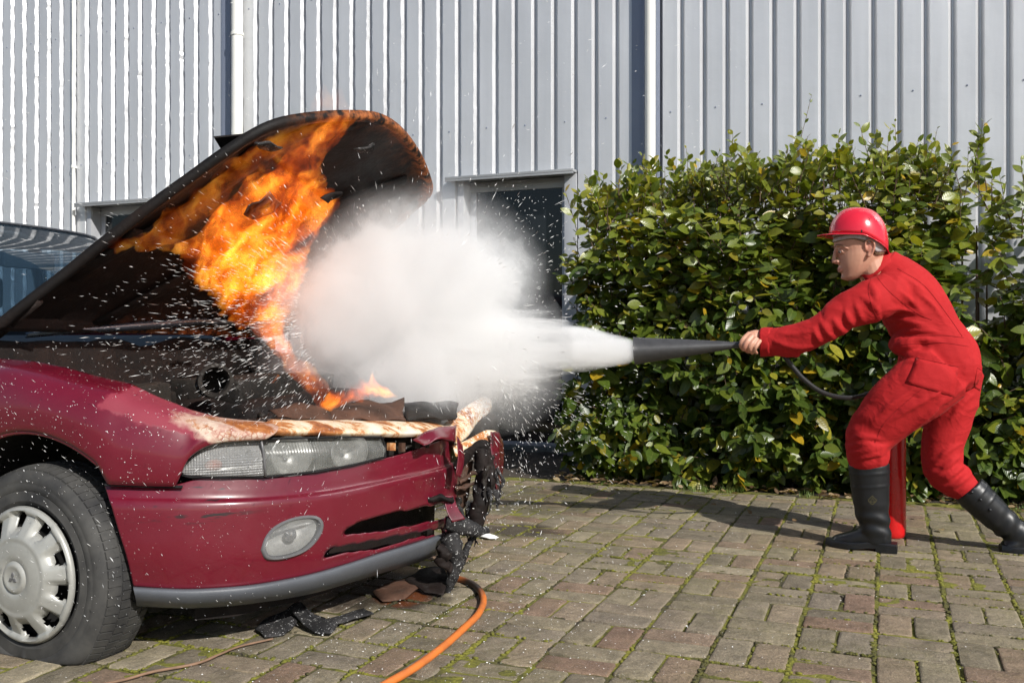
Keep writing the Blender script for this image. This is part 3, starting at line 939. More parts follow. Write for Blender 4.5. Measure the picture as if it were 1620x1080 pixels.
def grow_hedge(name, label, x0, x1, yf, yb, top, seed, nshoots, nbig, thin, extra=()):
    r = random.Random(seed)
    root = empty(name, ((x0 + x1) / 2, (yf + yb) / 2, 0)); tag(root, label, 'hedge')
    leaves = []; sb = bmesh.new()
    def shoot(p, d, L, n, lsz, young):
        pts = []; q = p.copy(); dd = d.copy()
        m = 6
        for i in range(m):
            pts.append(q.copy()); q = q + dd * (L / (m - 1))
            dd = (dd + Vector((r.uniform(-.18, .18), r.uniform(-.18, .18), r.uniform(-.05, .16)))).normalized()
        add_tube(sb, pts, [0.0028 * (1.15 - 0.8 * i / (m - 1)) * (1.0 if young else 1.3) for i in range(m)], 4, caps=False)
        az = r.random() * 6.28
        for i in range(n):
            f = (i + 0.8) / n
            k = min(m - 2, int(f * (m - 1))); b_ = pts[k].lerp(pts[k + 1], f * (m - 1) - k)
            az += 2.4
            rad = Vector((math.cos(az), math.sin(az), 0))
            front = b_.y - yf
            droop = (r.uniform(-1.5, -0.1) if b_.z < 1.1 else r.uniform(-0.8, 0.2)) if not young else r.uniform(-0.1, 0.7)
            ax = (rad + Vector((0, -0.35, droop)) + d * 0.35 + Vector((0, 0, 0.25 if young else 0)))
            nr = Vector((0.28, -0.55, 0.55)) + Vector((r.gauss(0, 0.42), r.gauss(0, 0.42), r.gauss(0, 0.42)))
            sz = lsz * r.uniform(0.6, 1.4) * (1.0 - 0.45 * max(0, f - 0.75) / 0.25)
            tone = min(0.92, max(0, r.betavariate(2.0, 3.2) * 0.72 + 0.30 * max(0, min(1, (b_.z - 0.7) / 1.1))))  # paler with height: young growth, and the sunlit top put into the leaf colour
            if r.random() < 0.04: tone = r.uniform(0.93, 0.999)
            elif r.random() < 0.08: tone = r.uniform(0.80, 0.93)
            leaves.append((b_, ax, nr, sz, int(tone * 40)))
    cnt = 0
    while cnt < nshoots:
        x = r.uniform(x0, x1)
        ht = top(x)
        z = ht * (1 - r.random() ** 1.15) if r.random() < 0.8 else r.uniform(0.02, 0.5)
        # front surface bulges and hollows
        bul = 0.26 * mnoise.noise((x * 1.9, z * 1.9, seed)) + 0.12 * mnoise.noise((x * 5, z * 5, seed + 3))
        y = yf + 0.12 + bul + abs(r.gauss(0, 0.20)) if r.random() < 0.72 else r.uniform(yf + 0.2, yb)
        y += max(0, z - ht + 0.45) * 0.35
        if z > ht - 0.03: continue
        if thin(x, z) > r.random(): continue
        side = Vector((0, 0, 0))
        if x < x0 + 0.2: side = Vector((-0.35, 0, 0))
        if x > x1 - 0.2: side = Vector((0.7, 0, 0))
        d = (Vector((r.gauss(0, 0.45), -0.45 + r.gauss(0, 0.35), 0.75 + r.gauss(0, 0.25))) + side).normalized()
        if z < 0.35: d = (d + Vector((0, -0.5, -0.4))).normalized()
        L = r.uniform(0.12, 0.30)
        if z > ht - 0.32:
            d = (Vector((r.gauss(0, 0.28), r.gauss(0, 0.25), 1.0))).normalized(); L = r.uniform(0.16, 0.36)
            shoot(Vector((x, y, z)), d, L, r.randint(7, 11), r.uniform(0.058, 0.086), z > ht - 0.2)
        else:
            shoot(Vector((x, y, z)), d, L, r.randint(7, 11), r.uniform(0.078, 0.118), False)
        cnt += 1
    # tall thin leaders above the crown
    for (lx, lz, dx, dz, n) in extra:
        shoot(Vector((lx, yf + 0.45, lz)), Vector((dx, -0.05, 1)).normalized(), dz, n, 0.036, True)
    for i in range(int((x1 - x0) * 9)):
        bx = r.uniform(x0, x1); by = r.uniform(yf + 0.35, yb - 0.1); hh = top(bx) * r.uniform(0.6, 0.95)
        pts = [Vector((bx + 0.06 * mnoise.noise((i, k, 0)) * k, by + 0.05 * mnoise.noise((i, k, 5)) * k, hh * k / 5)) for k in range(6)]
        add_tube(sb, pts, [0.013 - 0.0017 * k for k in range(6)], 6)
    st = bm_obj('stems', sb, M['stem'], root, smooth=True); tag(st, kind='stuff')
    # the leaves that show largest are objects of their own
    sc_ = []
    for i, (b_, ax, nr, sz, k) in enumerate(leaves):
        px, py, zc = project(b_)
        vis = 0 if not (-5 < px < 1625 and -5 < py < 1085) else 1
        face = abs(nr.normalized().dot((EYE - b_).normalized()))
        hid = 1.0 if b_.y < yf + 0.30 + 0.16 * mnoise.noise((b_.x * 1.9, b_.z * 1.9, seed)) else 0.25
        if 1330 < px < 1530 and 400 < py < 760: hid *= 0.2
        sc_.append((vis * hid * face * (sz / zc) ** 2, i))
    sc_.sort(reverse=True)
    big = {i for _, i in sc_[:nbig]}
    rest = []
    for i, (b_, ax, nr, sz, k) in enumerate(leaves):
        Mx = leaf_matrix(b_, ax, nr, sz)
        if i in big:
            o = bpy.data.objects.new('leaf', leaf_meshes[k]); COL.objects.link(o); o.parent = root
            o.matrix_local = Matrix.Translation(-root.location) @ Mx
        else: rest.append((Matrix.Translation(-root.location) @ Mx, k))
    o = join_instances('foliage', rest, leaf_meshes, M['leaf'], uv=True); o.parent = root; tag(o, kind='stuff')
    return root
def top_main(x):
    return 1.86 + 0.07 * (x + 2) * 0.5 + 0.13 * mnoise.noise((x * 1.6, 0.3, 2)) + 0.09 * mnoise.noise((x * 5, 1, 2)) - (0.22 * max(0, (-1.55 - x) / 0.5)) - 0.10 * max(0, (x - 0.30) / 0.3)
def thin_main(x, z):
    t = 0.0
    if z < 1.15: t = 0.42 if mnoise.noise((x * 3.1, z * 3.1, 8)) < 0.05 else 0.1
    if x < -1.35 and z > 1.35: t = 0.45
    if x > 0.36 and z > 0.95: t = 0.82
    elif z > 1.6: t = 0.12
    return t
grow_hedge('hedge', 'long evergreen hedge with glossy green leaves behind the person in red', -1.90, 0.62, 5.72, 6.55, top_main, 21, 2150, 292, thin_main,
           extra=((-0.62, 1.75, 0.25, 0.75, 16), (-1.18, 1.8, -0.15, 0.38, 9), (0.05, 1.85, 0.02, 0.40, 10), (-0.95, 1.8, 0.05, 0.3, 8), (-1.62, 1.75, 0.05, 0.3, 8), (-1.4, 1.78, 0.2, 0.28, 8), (-0.75, 1.82, -0.1, 0.33, 9), (-0.4, 1.85, 0.12, 0.26, 8), (-0.15, 1.85, -0.2, 0.3, 8), (0.22, 1.85, 0.1, 0.34, 9), (0.42, 1.7, 0.25, 0.36, 9), (-1.8, 1.6, -0.15, 0.26, 7)))
grow_hedge('shrub', 'evergreen shrub at the right end of the hedge, past the gap showing bare wall', 0.60, 2.3, 5.70, 6.5,
           lambda x: 1.82 + 0.12 * mnoise.noise((x * 2, 7, 2)), 33, 1000, 130, lambda x, z: (0.75 if (x < 0.95 and z > 1.0) else 0.1))
# dead leaves along the foot of the hedge
dry_meshes = [leaf_mesh(300 + i, (i + 0.5) / 8, M['dry']) for i in range(8)]
items = []
r = random.Random(5)
for i in range(520):
    x = r.uniform(-2.0, 2.0); y = 5.66 + abs(r.gauss(0, 0.10)) * r.choice((-0.8, 1, 1)) + 0.03 * math.sin(x * 5)
    if r.random() < 0.06: y = r.uniform(4.6, 5.6)
    ax = Vector((r.gauss(0, 1), r.gauss(0, 1), r.gauss(0, 0.2))); nr = Vector((r.gauss(0, 0.35), r.gauss(0, 0.35), 1))
    items.append((leaf_matrix(Vector((x, y, 0.008 + r.random() * 0.02)), ax, nr, r.uniform(0.025, 0.06)), r.randrange(8)))
o = join_instances('leaf_litter', items, dry_meshes, M['dry'], uv=True); tag(o, kind='stuff', label='dry brown leaves lying along the foot of the hedge', cat='leaves')
# small grass tufts at the edge of the paving
V, F = [], []
for i in range(420):
    x = r.uniform(-2.0, 2.0); y = 5.64 + r.gauss(0, 0.05)
    if mnoise.noise((x * 2.5, 0, 4)) < 0.0: continue
    for b_ in range(5):
        a = r.random() * 6.28; h = r.uniform(0.015, 0.05); l = r.uniform(0.2, 0.8) * h
        bx, by = x + r.gauss(0, 0.008), y + r.gauss(0, 0.008); w = 0.0018
        n = len(V)
        V += [(bx - w * math.sin(a), by + w * math.cos(a), -0.005), (bx + w * math.sin(a), by - w * math.cos(a), -0.005), (bx + l * math.cos(a), by + l * math.sin(a), h)]
        F.append((n, n + 1, n + 2))
m_g = pbr('grass blade', (0.10, 0.15, 0.025), 0.6, 0, 0.3, 10)
o = mesh_obj('grass', V, F, m_g); tag(o, kind='stuff', label='thin green grass tufts at the edge of the paving', cat='grass')
# ------------------------------------------------------------------ burnt-out maroon car
K_CAR = 1.10                    # the car model is built a tenth small; its root carries the scale
AX = -2.094                     # front axle
car = empty('car', (AX - 1.3, 2.66, 0))
tag(car, 'burnt out maroon car with its bonnet open and its front end on fire', 'car')
# plan outline of the nose (right flank, round the front, to the left flank)
OUT_PTS = [(-3.4, 1.80), (-2.9, 1.80), (-2.5, 1.80), (-2.2, 1.80), (-2.0, 1.803), (-1.85, 1.825), (-1.72, 1.880), (-1.62, 1.95), (-1.54, 2.04), (-1.47, 2.18), (-1.425, 2.36), (-1.395, 2.55), (-1.38, 2.72),
           (-1.385, 2.90), (-1.42, 3.07), (-1.47, 3.19), (-1.56, 3.31), (-1.68, 3.40), (-1.85, 3.465), (-2.05, 3.50), (-2.5, 3.52), (-3.4, 3.52)]
OUTL = np.array([[p.x, p.y] for p in catmull([(a, b, 0) for a, b in OUT_PTS], 900)])
_t = np.gradient(OUTL, axis=0); _t /= np.linalg.norm(_t, axis=1)[:, None]
OUTN = np.stack([-_t[:, 1], _t[:, 0]], 1)      # points inwards
OUTS = np.concatenate([[0], np.cumsum(np.linalg.norm(np.diff(OUTL, axis=0), axis=1))])
def S2P(s, h, inset):
    x = np.interp(s, OUTS, OUTL[:, 0]); y = np.interp(s, OUTS, OUTL[:, 1])
    nx = np.interp(s, OUTS, OUTN[:, 0]); ny = np.interp(s, OUTS, OUTN[:, 1])
    return Vector((x + nx * inset, y + ny * inset, h))
def hit(px, py, inset):
    """where the sight line through a photograph pixel meets the (inset) nose outline: (s, height)"""
    d = ray(px, py)
    P = OUTL + OUTN * inset
    cr = d.x * P[:, 1] - d.y * P[:, 0]
    best = None
    for i in np.where(np.sign(cr[:-1]) != np.sign(cr[1:]))[0]:
        f = cr[i] / (cr[i] - cr[i + 1])
        q = P[i] + (P[i + 1] - P[i]) * f
        t = (q[0] * d.x + q[1] * d.y) / (d.x ** 2 + d.y ** 2)
        if t > 0 and (best is None or t < best[0]): best = (t, OUTS[i] + f * (OUTS[i + 1] - OUTS[i]))
    if best is None:
        i = int(np.argmin(np.abs(cr) / np.maximum(0.1, np.linalg.norm(P, axis=1))))
        q = P[i]; t = (q[0] * d.x + q[1] * d.y) / (d.x ** 2 + d.y ** 2); best = (t, OUTS[i])
    return best[1], CAM_H + d.z * best[0]
def row(pix, inset):
    a = sorted([hit(x, y, inset) for x, y in pix])
    return ([p[0] for p in a], [p[1] for p in a], inset)
def row_sh(sh, inset):
    return ([p[0] for p in sh], [p[1] for p in sh], inset)
def patch(name, rows, n, m, mat, parent, hole=None, thick=0.0, wob=0.0, smooth_rows=True, sm=None):
    """skin through traced rows; hole: list of (s, h) polygons left open"""
    K = []
    for S, Hh, ins in rows:
        ss = np.linspace(S[0], S[-1], n)
        hh = np.interp(ss, S, Hh)
        k = max(1, n // 40) if sm is None else sm
        if k > 1:
            pad = np.pad(hh, k, mode='edge'); hh2 = np.convolve(pad, np.ones(2 * k + 1) / (2 * k + 1), 'valid'); hh2[0], hh2[-1] = hh[0], hh[-1]; hh = hh2
        K.append(np.stack([ss, hh, np.full(n, ins)], 1))
    K = np.array(K)
    R = len(rows)
    G = []
    for j in range(m):
        f = j / (m - 1) * (R - 1); i = min(R - 2, int(f)); f -= i
        if smooth_rows and R > 2:
            p0 = K[i - 1] if i > 0 else 2 * K[0] - K[1]
            p3 = K[i + 2] if i + 2 < R else 2 * K[-1] - K[-2]
            p1, p2 = K[i], K[i + 1]
            G.append(0.5 * (2 * p1 + (p2 - p0) * f + (2 * p0 - 5 * p1 + 4 * p2 - p3) * f ** 2 + (3 * p1 - p0 - 3 * p2 + p3) * f ** 3))
        else: G.append(K[i] * (1 - f) + K[i + 1] * f)
    bm = bmesh.new(); grid = []
    for j in range(m):
        grid.append([bm.verts.new(S2P(G[j][i][0], G[j][i][1], G[j][i][2])) for i in range(n)])
    def inside(s, h, poly):
        c = False; k = len(poly)
        for a in range(k):
            (x1, y1), (x2, y2) = poly[a], poly[(a + 1) % k]
            if (y1 > h) != (y2 > h) and s < (x2 - x1) * (h - y1) / (y2 - y1) + x1: c = not c
        return c
    for j in range(m - 1):
        for i in range(n - 1):
            if hole:
                c = (G[j][i] + G[j + 1][i + 1]) / 2
                if any(inside(c[0], c[1], p) for p in hole): continue
            bm.faces.new((grid[j][i], grid[j][i + 1], grid[j + 1][i + 1], grid[j + 1][i]))
    if hole:
        bmesh.ops.delete(bm, geom=[v for v in bm.verts if not v.link_faces], context='VERTS')
        rim = {v for j in (0, m - 1) for v in grid[j] if v.is_valid} | {g_[i] for g_ in grid for i in (0, n - 1) if g_[i].is_valid}
        for _ in range(22):
            new = {}
            for v in bm.verts:
                if v.is_boundary and v not in rim:
                    nb = [e.other_vert(v) for e in v.link_edges if e.is_boundary]
                    if len(nb) == 2: new[v] = (v.co * 2 + nb[0].co + nb[1].co) / 4
            for v, c in new.items(): v.co = c
    if wob > 0:
        for v in bm.verts: v.co += Vector((mnoise.noise(v.co * 9), mnoise.noise(v.co * 9 + Vector((5, 0, 0))), mnoise.noise(v.co * 9 + Vector((0, 7, 0))))) * wob
    bmesh.ops.recalc_face_normals(bm, faces=bm.faces)
    # outward
    fc = bm.faces[:] ; 
    ctr = Vector((-2.2, 2.66, 0.5)); sg = sum(f.normal.dot(f.calc_center_median() - ctr) for f in fc)
    if sg < 0: bmesh.ops.reverse_faces(bm, faces=fc)
    o = bm_obj(name, bm, mat, parent, smooth=True, angle=45)
    if thick: solidify(o, thick)
    return o

# ---- bumper
slot_up = [hit(x, y, 0.0) for x, y in [(537, 846), (543, 838), (551, 832), (568, 824), (585, 818), (603, 814), (621, 810), (642, 806), (663, 802), (690, 797), (712, 795), (716, 812), (704, 819), (663, 829), (640, 833), (606, 840), (570, 843)]]
slot_lo = [hit(x, y, 0.0) for x, y in [(511, 883), (514, 873), (522, 866), (555, 861), (590, 855), (614, 850), (637, 846), (672, 840), (702, 836), (708, 845), (680, 848), (652, 852), (640, 858), (627, 861), (612, 868), (595, 870), (568, 872), (544, 876), (526, 881)]]
rA = row([(211, 927), (255, 931), (300, 932), (350, 930), (400, 925), (450, 917), (500, 906), (550, 892), (600, 875), (650, 860), (700, 844), (716, 839)], 0.012)
rB = row([(200, 880), (255, 884), (300, 885), (400, 878), (500, 860), (600, 832), (700, 803), (730, 795)], -0.004)
rC = row([(187, 838), (255, 838), (300, 838), (400, 828), (500, 812), (600, 788), (700, 757), (735, 745)], -0.006)
rC2 = row([(176, 800), (255, 801), (300, 801), (415, 795), (525, 783), (639, 758), (735, 728)], -0.004)
rD = row([(171, 785), (255, 787), (293, 787), (415, 786), (525, 774), (639, 750), (735, 718)], 0.010)
rD2 = row([(168, 776), (255, 778), (293, 775), (419, 772), (525, 760), (639, 731), (700, 712), (732, 702)], 0.016)
rE = row([(165, 767), (225, 769), (286, 770), (292, 758), (330, 756), (419, 756), (470, 752), (525, 744), (607, 725), (639, 717), (680, 702), (700, 695), (728, 688)], 0.022)
FOG_RIM = [(414, 868), (419, 851), (430, 836), (447, 825), (468, 818), (488, 816), (501, 819), (507, 829), (504, 843), (494, 858), (478, 871), (458, 879), (437, 883), (421, 881)]
fog_hole = [hit(461 + (x - 461) * 0.97, 849 + (y - 849) * 0.97, 0.0) for x, y in FOG_RIM]
bumper = patch('bumper', [rA, rB, rC, rC2, rD, rD2, rE], 300, 72, M['bumper'], car, hole=[slot_up, slot_lo, fog_hole], thick=0.004)
patch('bumper_core', [row_sh([(hit(300, 900, 0.0)[0], 0.17), (hit(725, 850, 0.0)[0] + 0.04, 0.19)], 0.095), row_sh([(hit(300, 800, 0.0)[0], 0.56), (hit(725, 700, 0.0)[0] + 0.02, 0.60)], 0.095)], 60, 8, M['char'], car, wob=0.01)
# recess bezel of the fog lamp and the lamp
def fog_lamp():
    c = (461, 849); pts = []
    # tilted egg outline traced from its rim
    rim = [(414, 868), (419, 851), (430, 836), (447, 825), (468, 818), (488, 816), (501, 819), (507, 829), (504, 843), (494, 858), (478, 871), (458, 879), (437, 883), (421, 881)]
    rim = [(p.x, p.y) for p in catmull([(a, b, 0) for a, b in rim + rim[:1]], 41)][:-1]
    def ringp(sc, ins): return [S2P(*hit(c[0] + (x - c[0]) * sc, c[1] + (y - c[1]) * sc, 0.0), ins) for x, y in rim]
    def loft(name, rings, mat, parent, cap=False):
        bm = bmesh.new(); R = [[bm.verts.new(p) for p in rg] for rg in rings]
        for a, b_ in zip(R, R[1:]):
            for k in range(len(a)): bm.faces.new((a[k], a[(k + 1) % len(a)], b_[(k + 1) % len(a)], b_[k]))
        if cap:
            ce = bm.verts.new(sum((v.co for v in R[-1]), Vector()) / len(R[-1]))
            for k in range(len(a := R[-1])): bm.faces.new((a[k], a[(k + 1) % len(a)], ce))
        bmesh.ops.recalc_face_normals(bm, faces=bm.faces)
        return bm_obj(name, bm, mat, parent, smooth=True, angle=50)
    f = loft('fog_lamp', [ringp(1.08, 0.004), ringp(1.05, -0.008), ringp(1.0, -0.012), ringp(0.94, -0.012), ringp(0.90, -0.006), ringp(0.89, 0.004), ringp(0.88, 0.02)], M['ring'], car)
    loft('lens', [ringp(0.895, -0.004), ringp(0.7, -0.012), ringp(0.4, -0.017), ringp(0.15, -0.019)], M['lens_fog'], f, True)
    loft('reflector', [ringp(0.885, 0.004), ringp(0.8, 0.022), ringp(0.6, 0.042), ringp(0.35, 0.052)], M['chrome'], f, True)
    bm = bmesh.new(); add_ball(bm, S2P(*hit(468, 848, 0), 0.028), 0.017); bm_obj('bulb_cover', bm, M['ring'], f, smooth=True)
fog_lamp()
# grey spoiler lip
lip = patch('spoiler_lip', [row([(216, 958), (300, 962), (400, 954), (500, 937), (600, 907), (690, 877), (712, 866)], 0.075),
                      row([(216, 957), (300, 961), (400, 953), (500, 936), (600, 906), (690, 876), (712, 866)], 0.045),
                      row([(215, 950), (300, 955), (400, 947), (500, 929), (600, 899), (690, 870), (713, 860)], 0.012),
                      row([(213, 939), (300, 944), (400, 937), (500, 918), (600, 887), (690, 857), (715, 849)], -0.006),
                      row([(211, 930), (300, 934), (400, 927), (500, 908), (600, 877), (690, 849), (716, 841)], -0.004),
                      row([(211, 927), (300, 931), (400, 924), (500, 905), (600, 874), (690, 846), (716, 839)], 0.014)], 120, 20, M['lip'], car)
# ---- fender (right front wing) : wheel arch -> shoulder
hub = Vector((AX, 1.80, 0.302))
ARCH_R = 0.365
def arch_h(x):
    d = abs(x - hub.x)
    return hub.z + math.sqrt(max(0.0, ARCH_R ** 2 - d * d)) * 1.02
def s_of_x(x):
    m = OUTS[:480]; return float(np.interp(x, OUTL[:480, 0], m))
low = []
for x in np.linspace(-2.9, -1.56, 90):
    s = s_of_x(x)
    low.append((s, max(arch_h(x) if abs(x - hub.x) < ARCH_R else 0.0, 0.0)))
seam = [hit(x, y, 0.004) for x, y in [(165, 766), (190, 766.5), (225, 768), (286, 769)]]
hl_top = [hit(x, y, 0.03) for x, y in [(287, 750), (289, 738), (295, 728), (303, 720), (321, 706), (338, 700), (354, 697), (385, 695), (411, 694)]]
pts_low = []
for s, h in low:
    if s > seam[0][0]: break
    pts_low.append((s, h if h > 0 else 0.33))
pts_low += seam + hl_top
fl = row_sh(pts_low, 0.0)
sEnd = pts_low[-1][0]
topx = [(0, 567), (30, 569), (60, 572), (105, 581), (160, 596), (210, 607), (250, 627), (300, 647), (350, 660), (400, 665), (415, 666)]
top_hits = sorted(hit(x, y, 0.13) for x, y in topx)
s_st = pts_low[0][0]
ft = [(s_st, 0.93), (s_st + 0.3, 0.90)] + [p for p in top_hits if p[0] > s_st + 0.35]
tS, tH = [p[0] for p in ft], [p[1] for p in ft]
def mid(fr, ins, dh=0.0):
    L = np.linspace(0, 1, 60); out = []
    for t in L:
        sl = pts_low[0][0] + t * (sEnd - pts_low[0][0]); su = tS[0] + t * (tS[-1] - tS[0])
        hl_ = np.interp(sl, [p[0] for p in pts_low], [p[1] for p in pts_low]); hu = np.interp(su, tS, tH)
        out.append((sl * (1 - fr) + su * fr, hl_ * (1 - fr) + hu * fr + dh))
    return row_sh(out, ins)
fender = patch('fender', [fl, mid(0.10, -0.010), mid(0.45, -0.012), mid(0.78, 0.008), mid(0.93, 0.045), row_sh(ft, 0.13)], 240, 40, M['fender'], car, thick=0.003, sm=2)
# rolled arch lip
bm = bmesh.new()
ap = []
for a in np.linspace(47, 176, 60):
    x = hub.x + math.cos(math.radians(a)) * ARCH_R; z = hub.z + math.sin(math.radians(a)) * ARCH_R * 1.02
    p = S2P(s_of_x(x), z, 0.004); ap.append(p)
add_tube(bm, ap, 0.006, 8); bm_obj('arch_lip', bm, M['paint'], fender, smooth=True)
# wheel housing
bm = bmesh.new(); R0 = []
for yy in (0.02, 0.12, 0.40):
    R0.append([bm.verts.new((hub.x + math.cos(math.radians(a)) * (ARCH_R + 0.012), max(1.80 + yy, S2P(s_of_x(hub.x + math.cos(math.radians(a)) * (ARCH_R + 0.012)), 0, 0).y + yy) if yy < 0.3 else 2.2, max(0.20, hub.z + math.sin(math.radians(a)) * (ARCH_R + 0.012)))) for a in np.linspace(-8, 188, 40)])
for a, b_ in zip(R0, R0[1:]):
    for k in range(39): bm.faces.new((a[k], a[k + 1], b_[k + 1], b_[k]))
bm.faces.new(R0[-1])
bm_obj('wheel_housing', bm, M['black'], car)
# dark seam between wing and bumper
bm = bmesh.new(); add_tube(bm, [S2P(*hit(x, y, 0.0), 0.006) for x, y in [(164, 767), (190, 767.5), (225, 769), (288, 770.5)]], 0.004, 6); bm_obj('panel_gap', bm, M['seam'], car)

# ---- headlamp
hl_in = 0.035
def hrow(pix, ins): return row(pix, ins)
top_l = [(296, 733), (303, 724), (321, 709), (338, 703), (354, 700), (385, 697), (413, 697)]
bot_l = [(290, 750), (303, 752), (330, 753), (354, 753), (385, 753), (418, 752)]
head = patch('headlight', [hrow([(284, 748), (330, 757), (385, 757), (419, 756), (500, 748), (607, 726)], 0.10), hrow([(284, 744), (354, 724), (419, 722), (500, 718), (610, 706)], 0.12), hrow([(290, 728), (321, 704), (354, 694), (413, 692), (525, 689), (608, 690)], 0.12)], 60, 12, M['chrome'], car)
patch('indicator', [hrow(bot_l, 0.006), hrow([(288, 743), (300, 736), (330, 729), (354, 727), (415, 725)], 0.004), hrow(top_l, 0.022)], 40, 14, M['lens_ind'], head, thick=0.003)
patch('lens', [hrow([(421, 752), (470, 748), (500, 744), (560, 733), (608, 722)], 0.010), hrow([(418, 724), (500, 720), (560, 713), (610, 709)], 0.008), hrow([(415, 697), (470, 695), (525, 693), (602, 693)], 0.028)], 60, 14, M['lens'], head, thick=0.003)
bm = bmesh.new(); add_tube(bm, [S2P(*hit(x, y, 0.004), 0.003) for x, y in [(413, 696), (416, 712), (418, 730), (420, 753)]], 0.0035, 8); bm_obj('lens_joint', bm, M['ring'], head, smooth=True)
bm = bmesh.new(); add_ball(bm, S2P(*hit(338, 737, 0.03), 0.045), (0.018, 0.03, 0.016)); bm_obj('bulb', bm, M['orange_bulb'], head, smooth=True)
for cx_, cy_ in ((470, 722), (566, 714)):
    c = S2P(*hit(cx_, cy_, 0.02), 0.085); nrm = Vector((0.85, -0.45, 0.05)).normalized()
    bm = bmesh.new(); add_lathe(bm, [(0.058, 0.05), (0.062, 0.048), (0.050, 0.02), (0.030, 0.0), (0.0, -0.008)], c, nrm, 28)
    add_ball(bm, c + nrm * 0.012, 0.011)
    bm_obj('reflector', bm, M['chrome'], head, smooth=True, angle=50)
rimp = [(288, 746), (290, 736), (296, 728), (303, 721), (321, 706), (338, 700), (354, 697), (385, 695), (413, 694), (470, 693), (525, 691), (604, 691), (609, 706), (610, 722), (560, 735), (500, 746), (420, 754), (354, 755), (300, 754), (289, 751)]
bm = bmesh.new(); add_tube(bm, [S2P(*hit(x, y, 0.012), 0.012) for x, y in rimp + rimp[:2]], 0.0035, 6, caps=False); bm_obj('lamp_seal', bm, M['seam'], head, smooth=True)

# ---- scorched front panel above the lamps, and what is left of the other wing
strip = patch('front_panel', [row([(288, 704), (321, 700), (354, 695), (400, 690), (440, 689), (520, 690), (600, 691), (650, 690), (690, 692), (716, 700)], 0.018),
                       row([(292, 694), (354, 684), (440, 680), (520, 682), (600, 683), (650, 682), (690, 682), (718, 688)], 0.012),
                       row([(420, 667), (440, 666), (480, 667), (530, 668), (600, 669), (650, 668), (690, 668), (716, 672)], 0.075),
                       row([(420, 662), (440, 662), (480, 663), (530, 664), (600, 665), (650, 664), (690, 664), (714, 669)], 0.16)][:], 160, 16, M['rust_cream'], car, thick=0.003, wob=0.004)
patch('grille_panel', [row([(612, 722), (660, 708), (712, 694)], 0.06), row([(610, 694), (660, 692), (712, 690)], 0.06)], 30, 6, M['char_ash'], car, wob=0.012)
for (x, y, w, h, mt) in ((617, 706, 9, 12, 'rust'), (634, 707, 6, 14, 'char_brown'), (656, 704, 8, 10, 'char_ash'), (672, 702, 5, 12, 'char_ash')):
    bm = bmesh.new(); pp = [S2P(*hit(x + a * w / 2, y + b_ * h / 2, 0.03), 0.045 - 0.02 * (abs(a) + abs(b_) > 1.5)) for a, b_ in ((-1, -1), (1, -1), (1, 1), (-1, 1))]
    vs = [bm.verts.new(p) for p in pp]; bm.faces.new(vs)
    o = bm_obj('grille_clip', bm, M[mt], car); solidify(o, 0.012, 0)
# crumpled red piece at the end of the panel
def sheet(name, rows, mat, parent, wob=0.006, thick=0.003, sub=5):
    """rows of photograph pixels with depth: [(px, py, Y), ...] per row, skinned smoothly"""
    R = [catmull([at_y(*p) for p in r_], 14) for r_ in rows]
    m = (len(R) - 1) * sub + 1
    cols = [catmull([r_[i] for r_ in R], m) for i in range(14)]
    V = []
    for j in range(m):
        for i in range(14):
            p = cols[i][j]
            V.append(p + Vector((mnoise.noise(p * 14), mnoise.noise(p * 14 + Vector((9, 0, 0))), mnoise.noise(p * 14 + Vector((0, 9, 0))))) * wob)
    F = [(j * 14 + i, j * 14 + i + 1, (j + 1) * 14 + i + 1, (j + 1) * 14 + i) for j in range(m - 1) for i in range(13)]
    o = mesh_obj(name, V, F, mat, parent, smooth=True)
    solidify(o, thick, 0)
    return o
sheet('crumpled_panel', [[(652, 694, 2.62), (690, 676, 2.72), (722, 672, 2.86)], [(668, 705, 2.60), (700, 694, 2.70), (720, 700, 2.82)]], M['bumper'], car, 0.01)
far_wing = sheet('far_wing', [[(700, 670, 2.95), (728, 650, 3.10), (764, 627, 3.35), (776, 632, 3.38)], [(710, 684, 2.92), (736, 668, 3.05), (768, 640, 3.32), (778, 642, 3.36)], [(722, 702, 2.88), (738, 692, 3.0), (756, 668, 3.2), (774, 652, 3.34)]], M['rust_cream'], car, 0.006)
sheet('far_wing_inner', [[(724, 704, 2.92), (745, 680, 3.10), (775, 648, 3.36), (786, 660, 3.40)], [(726, 716, 2.95), (750, 704, 3.12), (776, 690, 3.36), (790, 686, 3.42)]], M['char_ash'], car, 0.008)
sheet('wing_corner', [[(716, 704, 2.90), (742, 694, 2.98), (768, 680, 3.05), (784, 682, 3.12), (794, 694, 3.2)], [(722, 722, 2.89), (748, 712, 2.96), (772, 698, 3.02), (786, 706, 3.1), (796, 720, 3.18)]], M['rust_cream'], car, 0.005)
sheet('wing_corner_skin', [[(776, 682, 3.02), (788, 684, 3.10), (796, 702, 3.2)], [(778, 718, 3.01), (790, 720, 3.08), (796, 730, 3.18)], [(782, 752, 3.0), (788, 760, 3.06), (792, 768, 3.14)], [(785, 772, 3.0), (788, 782, 3.04), (790, 778, 3.1)]], M['bumper'], car, 0.005)
sheet('bumper_flap', [[(722, 690, 2.80), (732, 704, 2.84)], [(724, 724, 2.79), (734, 728, 2.84)], [(722, 752, 2.78), (728, 756, 2.82)]], M['bumper'], car, 0.006)
sheet('torn_strip', [[(702, 786, 2.76), (718, 784, 2.80)], [(706, 808, 2.75), (724, 804, 2.79)], [(716, 826, 2.75), (736, 822, 2.79)]], M['bumper'], car, 0.006)
sheet('inner_shield', [[(722, 735, 2.95), (748, 728, 3.0)], [(722, 775, 2.93), (744, 768, 2.98)], [(726, 812, 2.93), (738, 800, 2.96)]], M['char_brown'], car, 0.006)
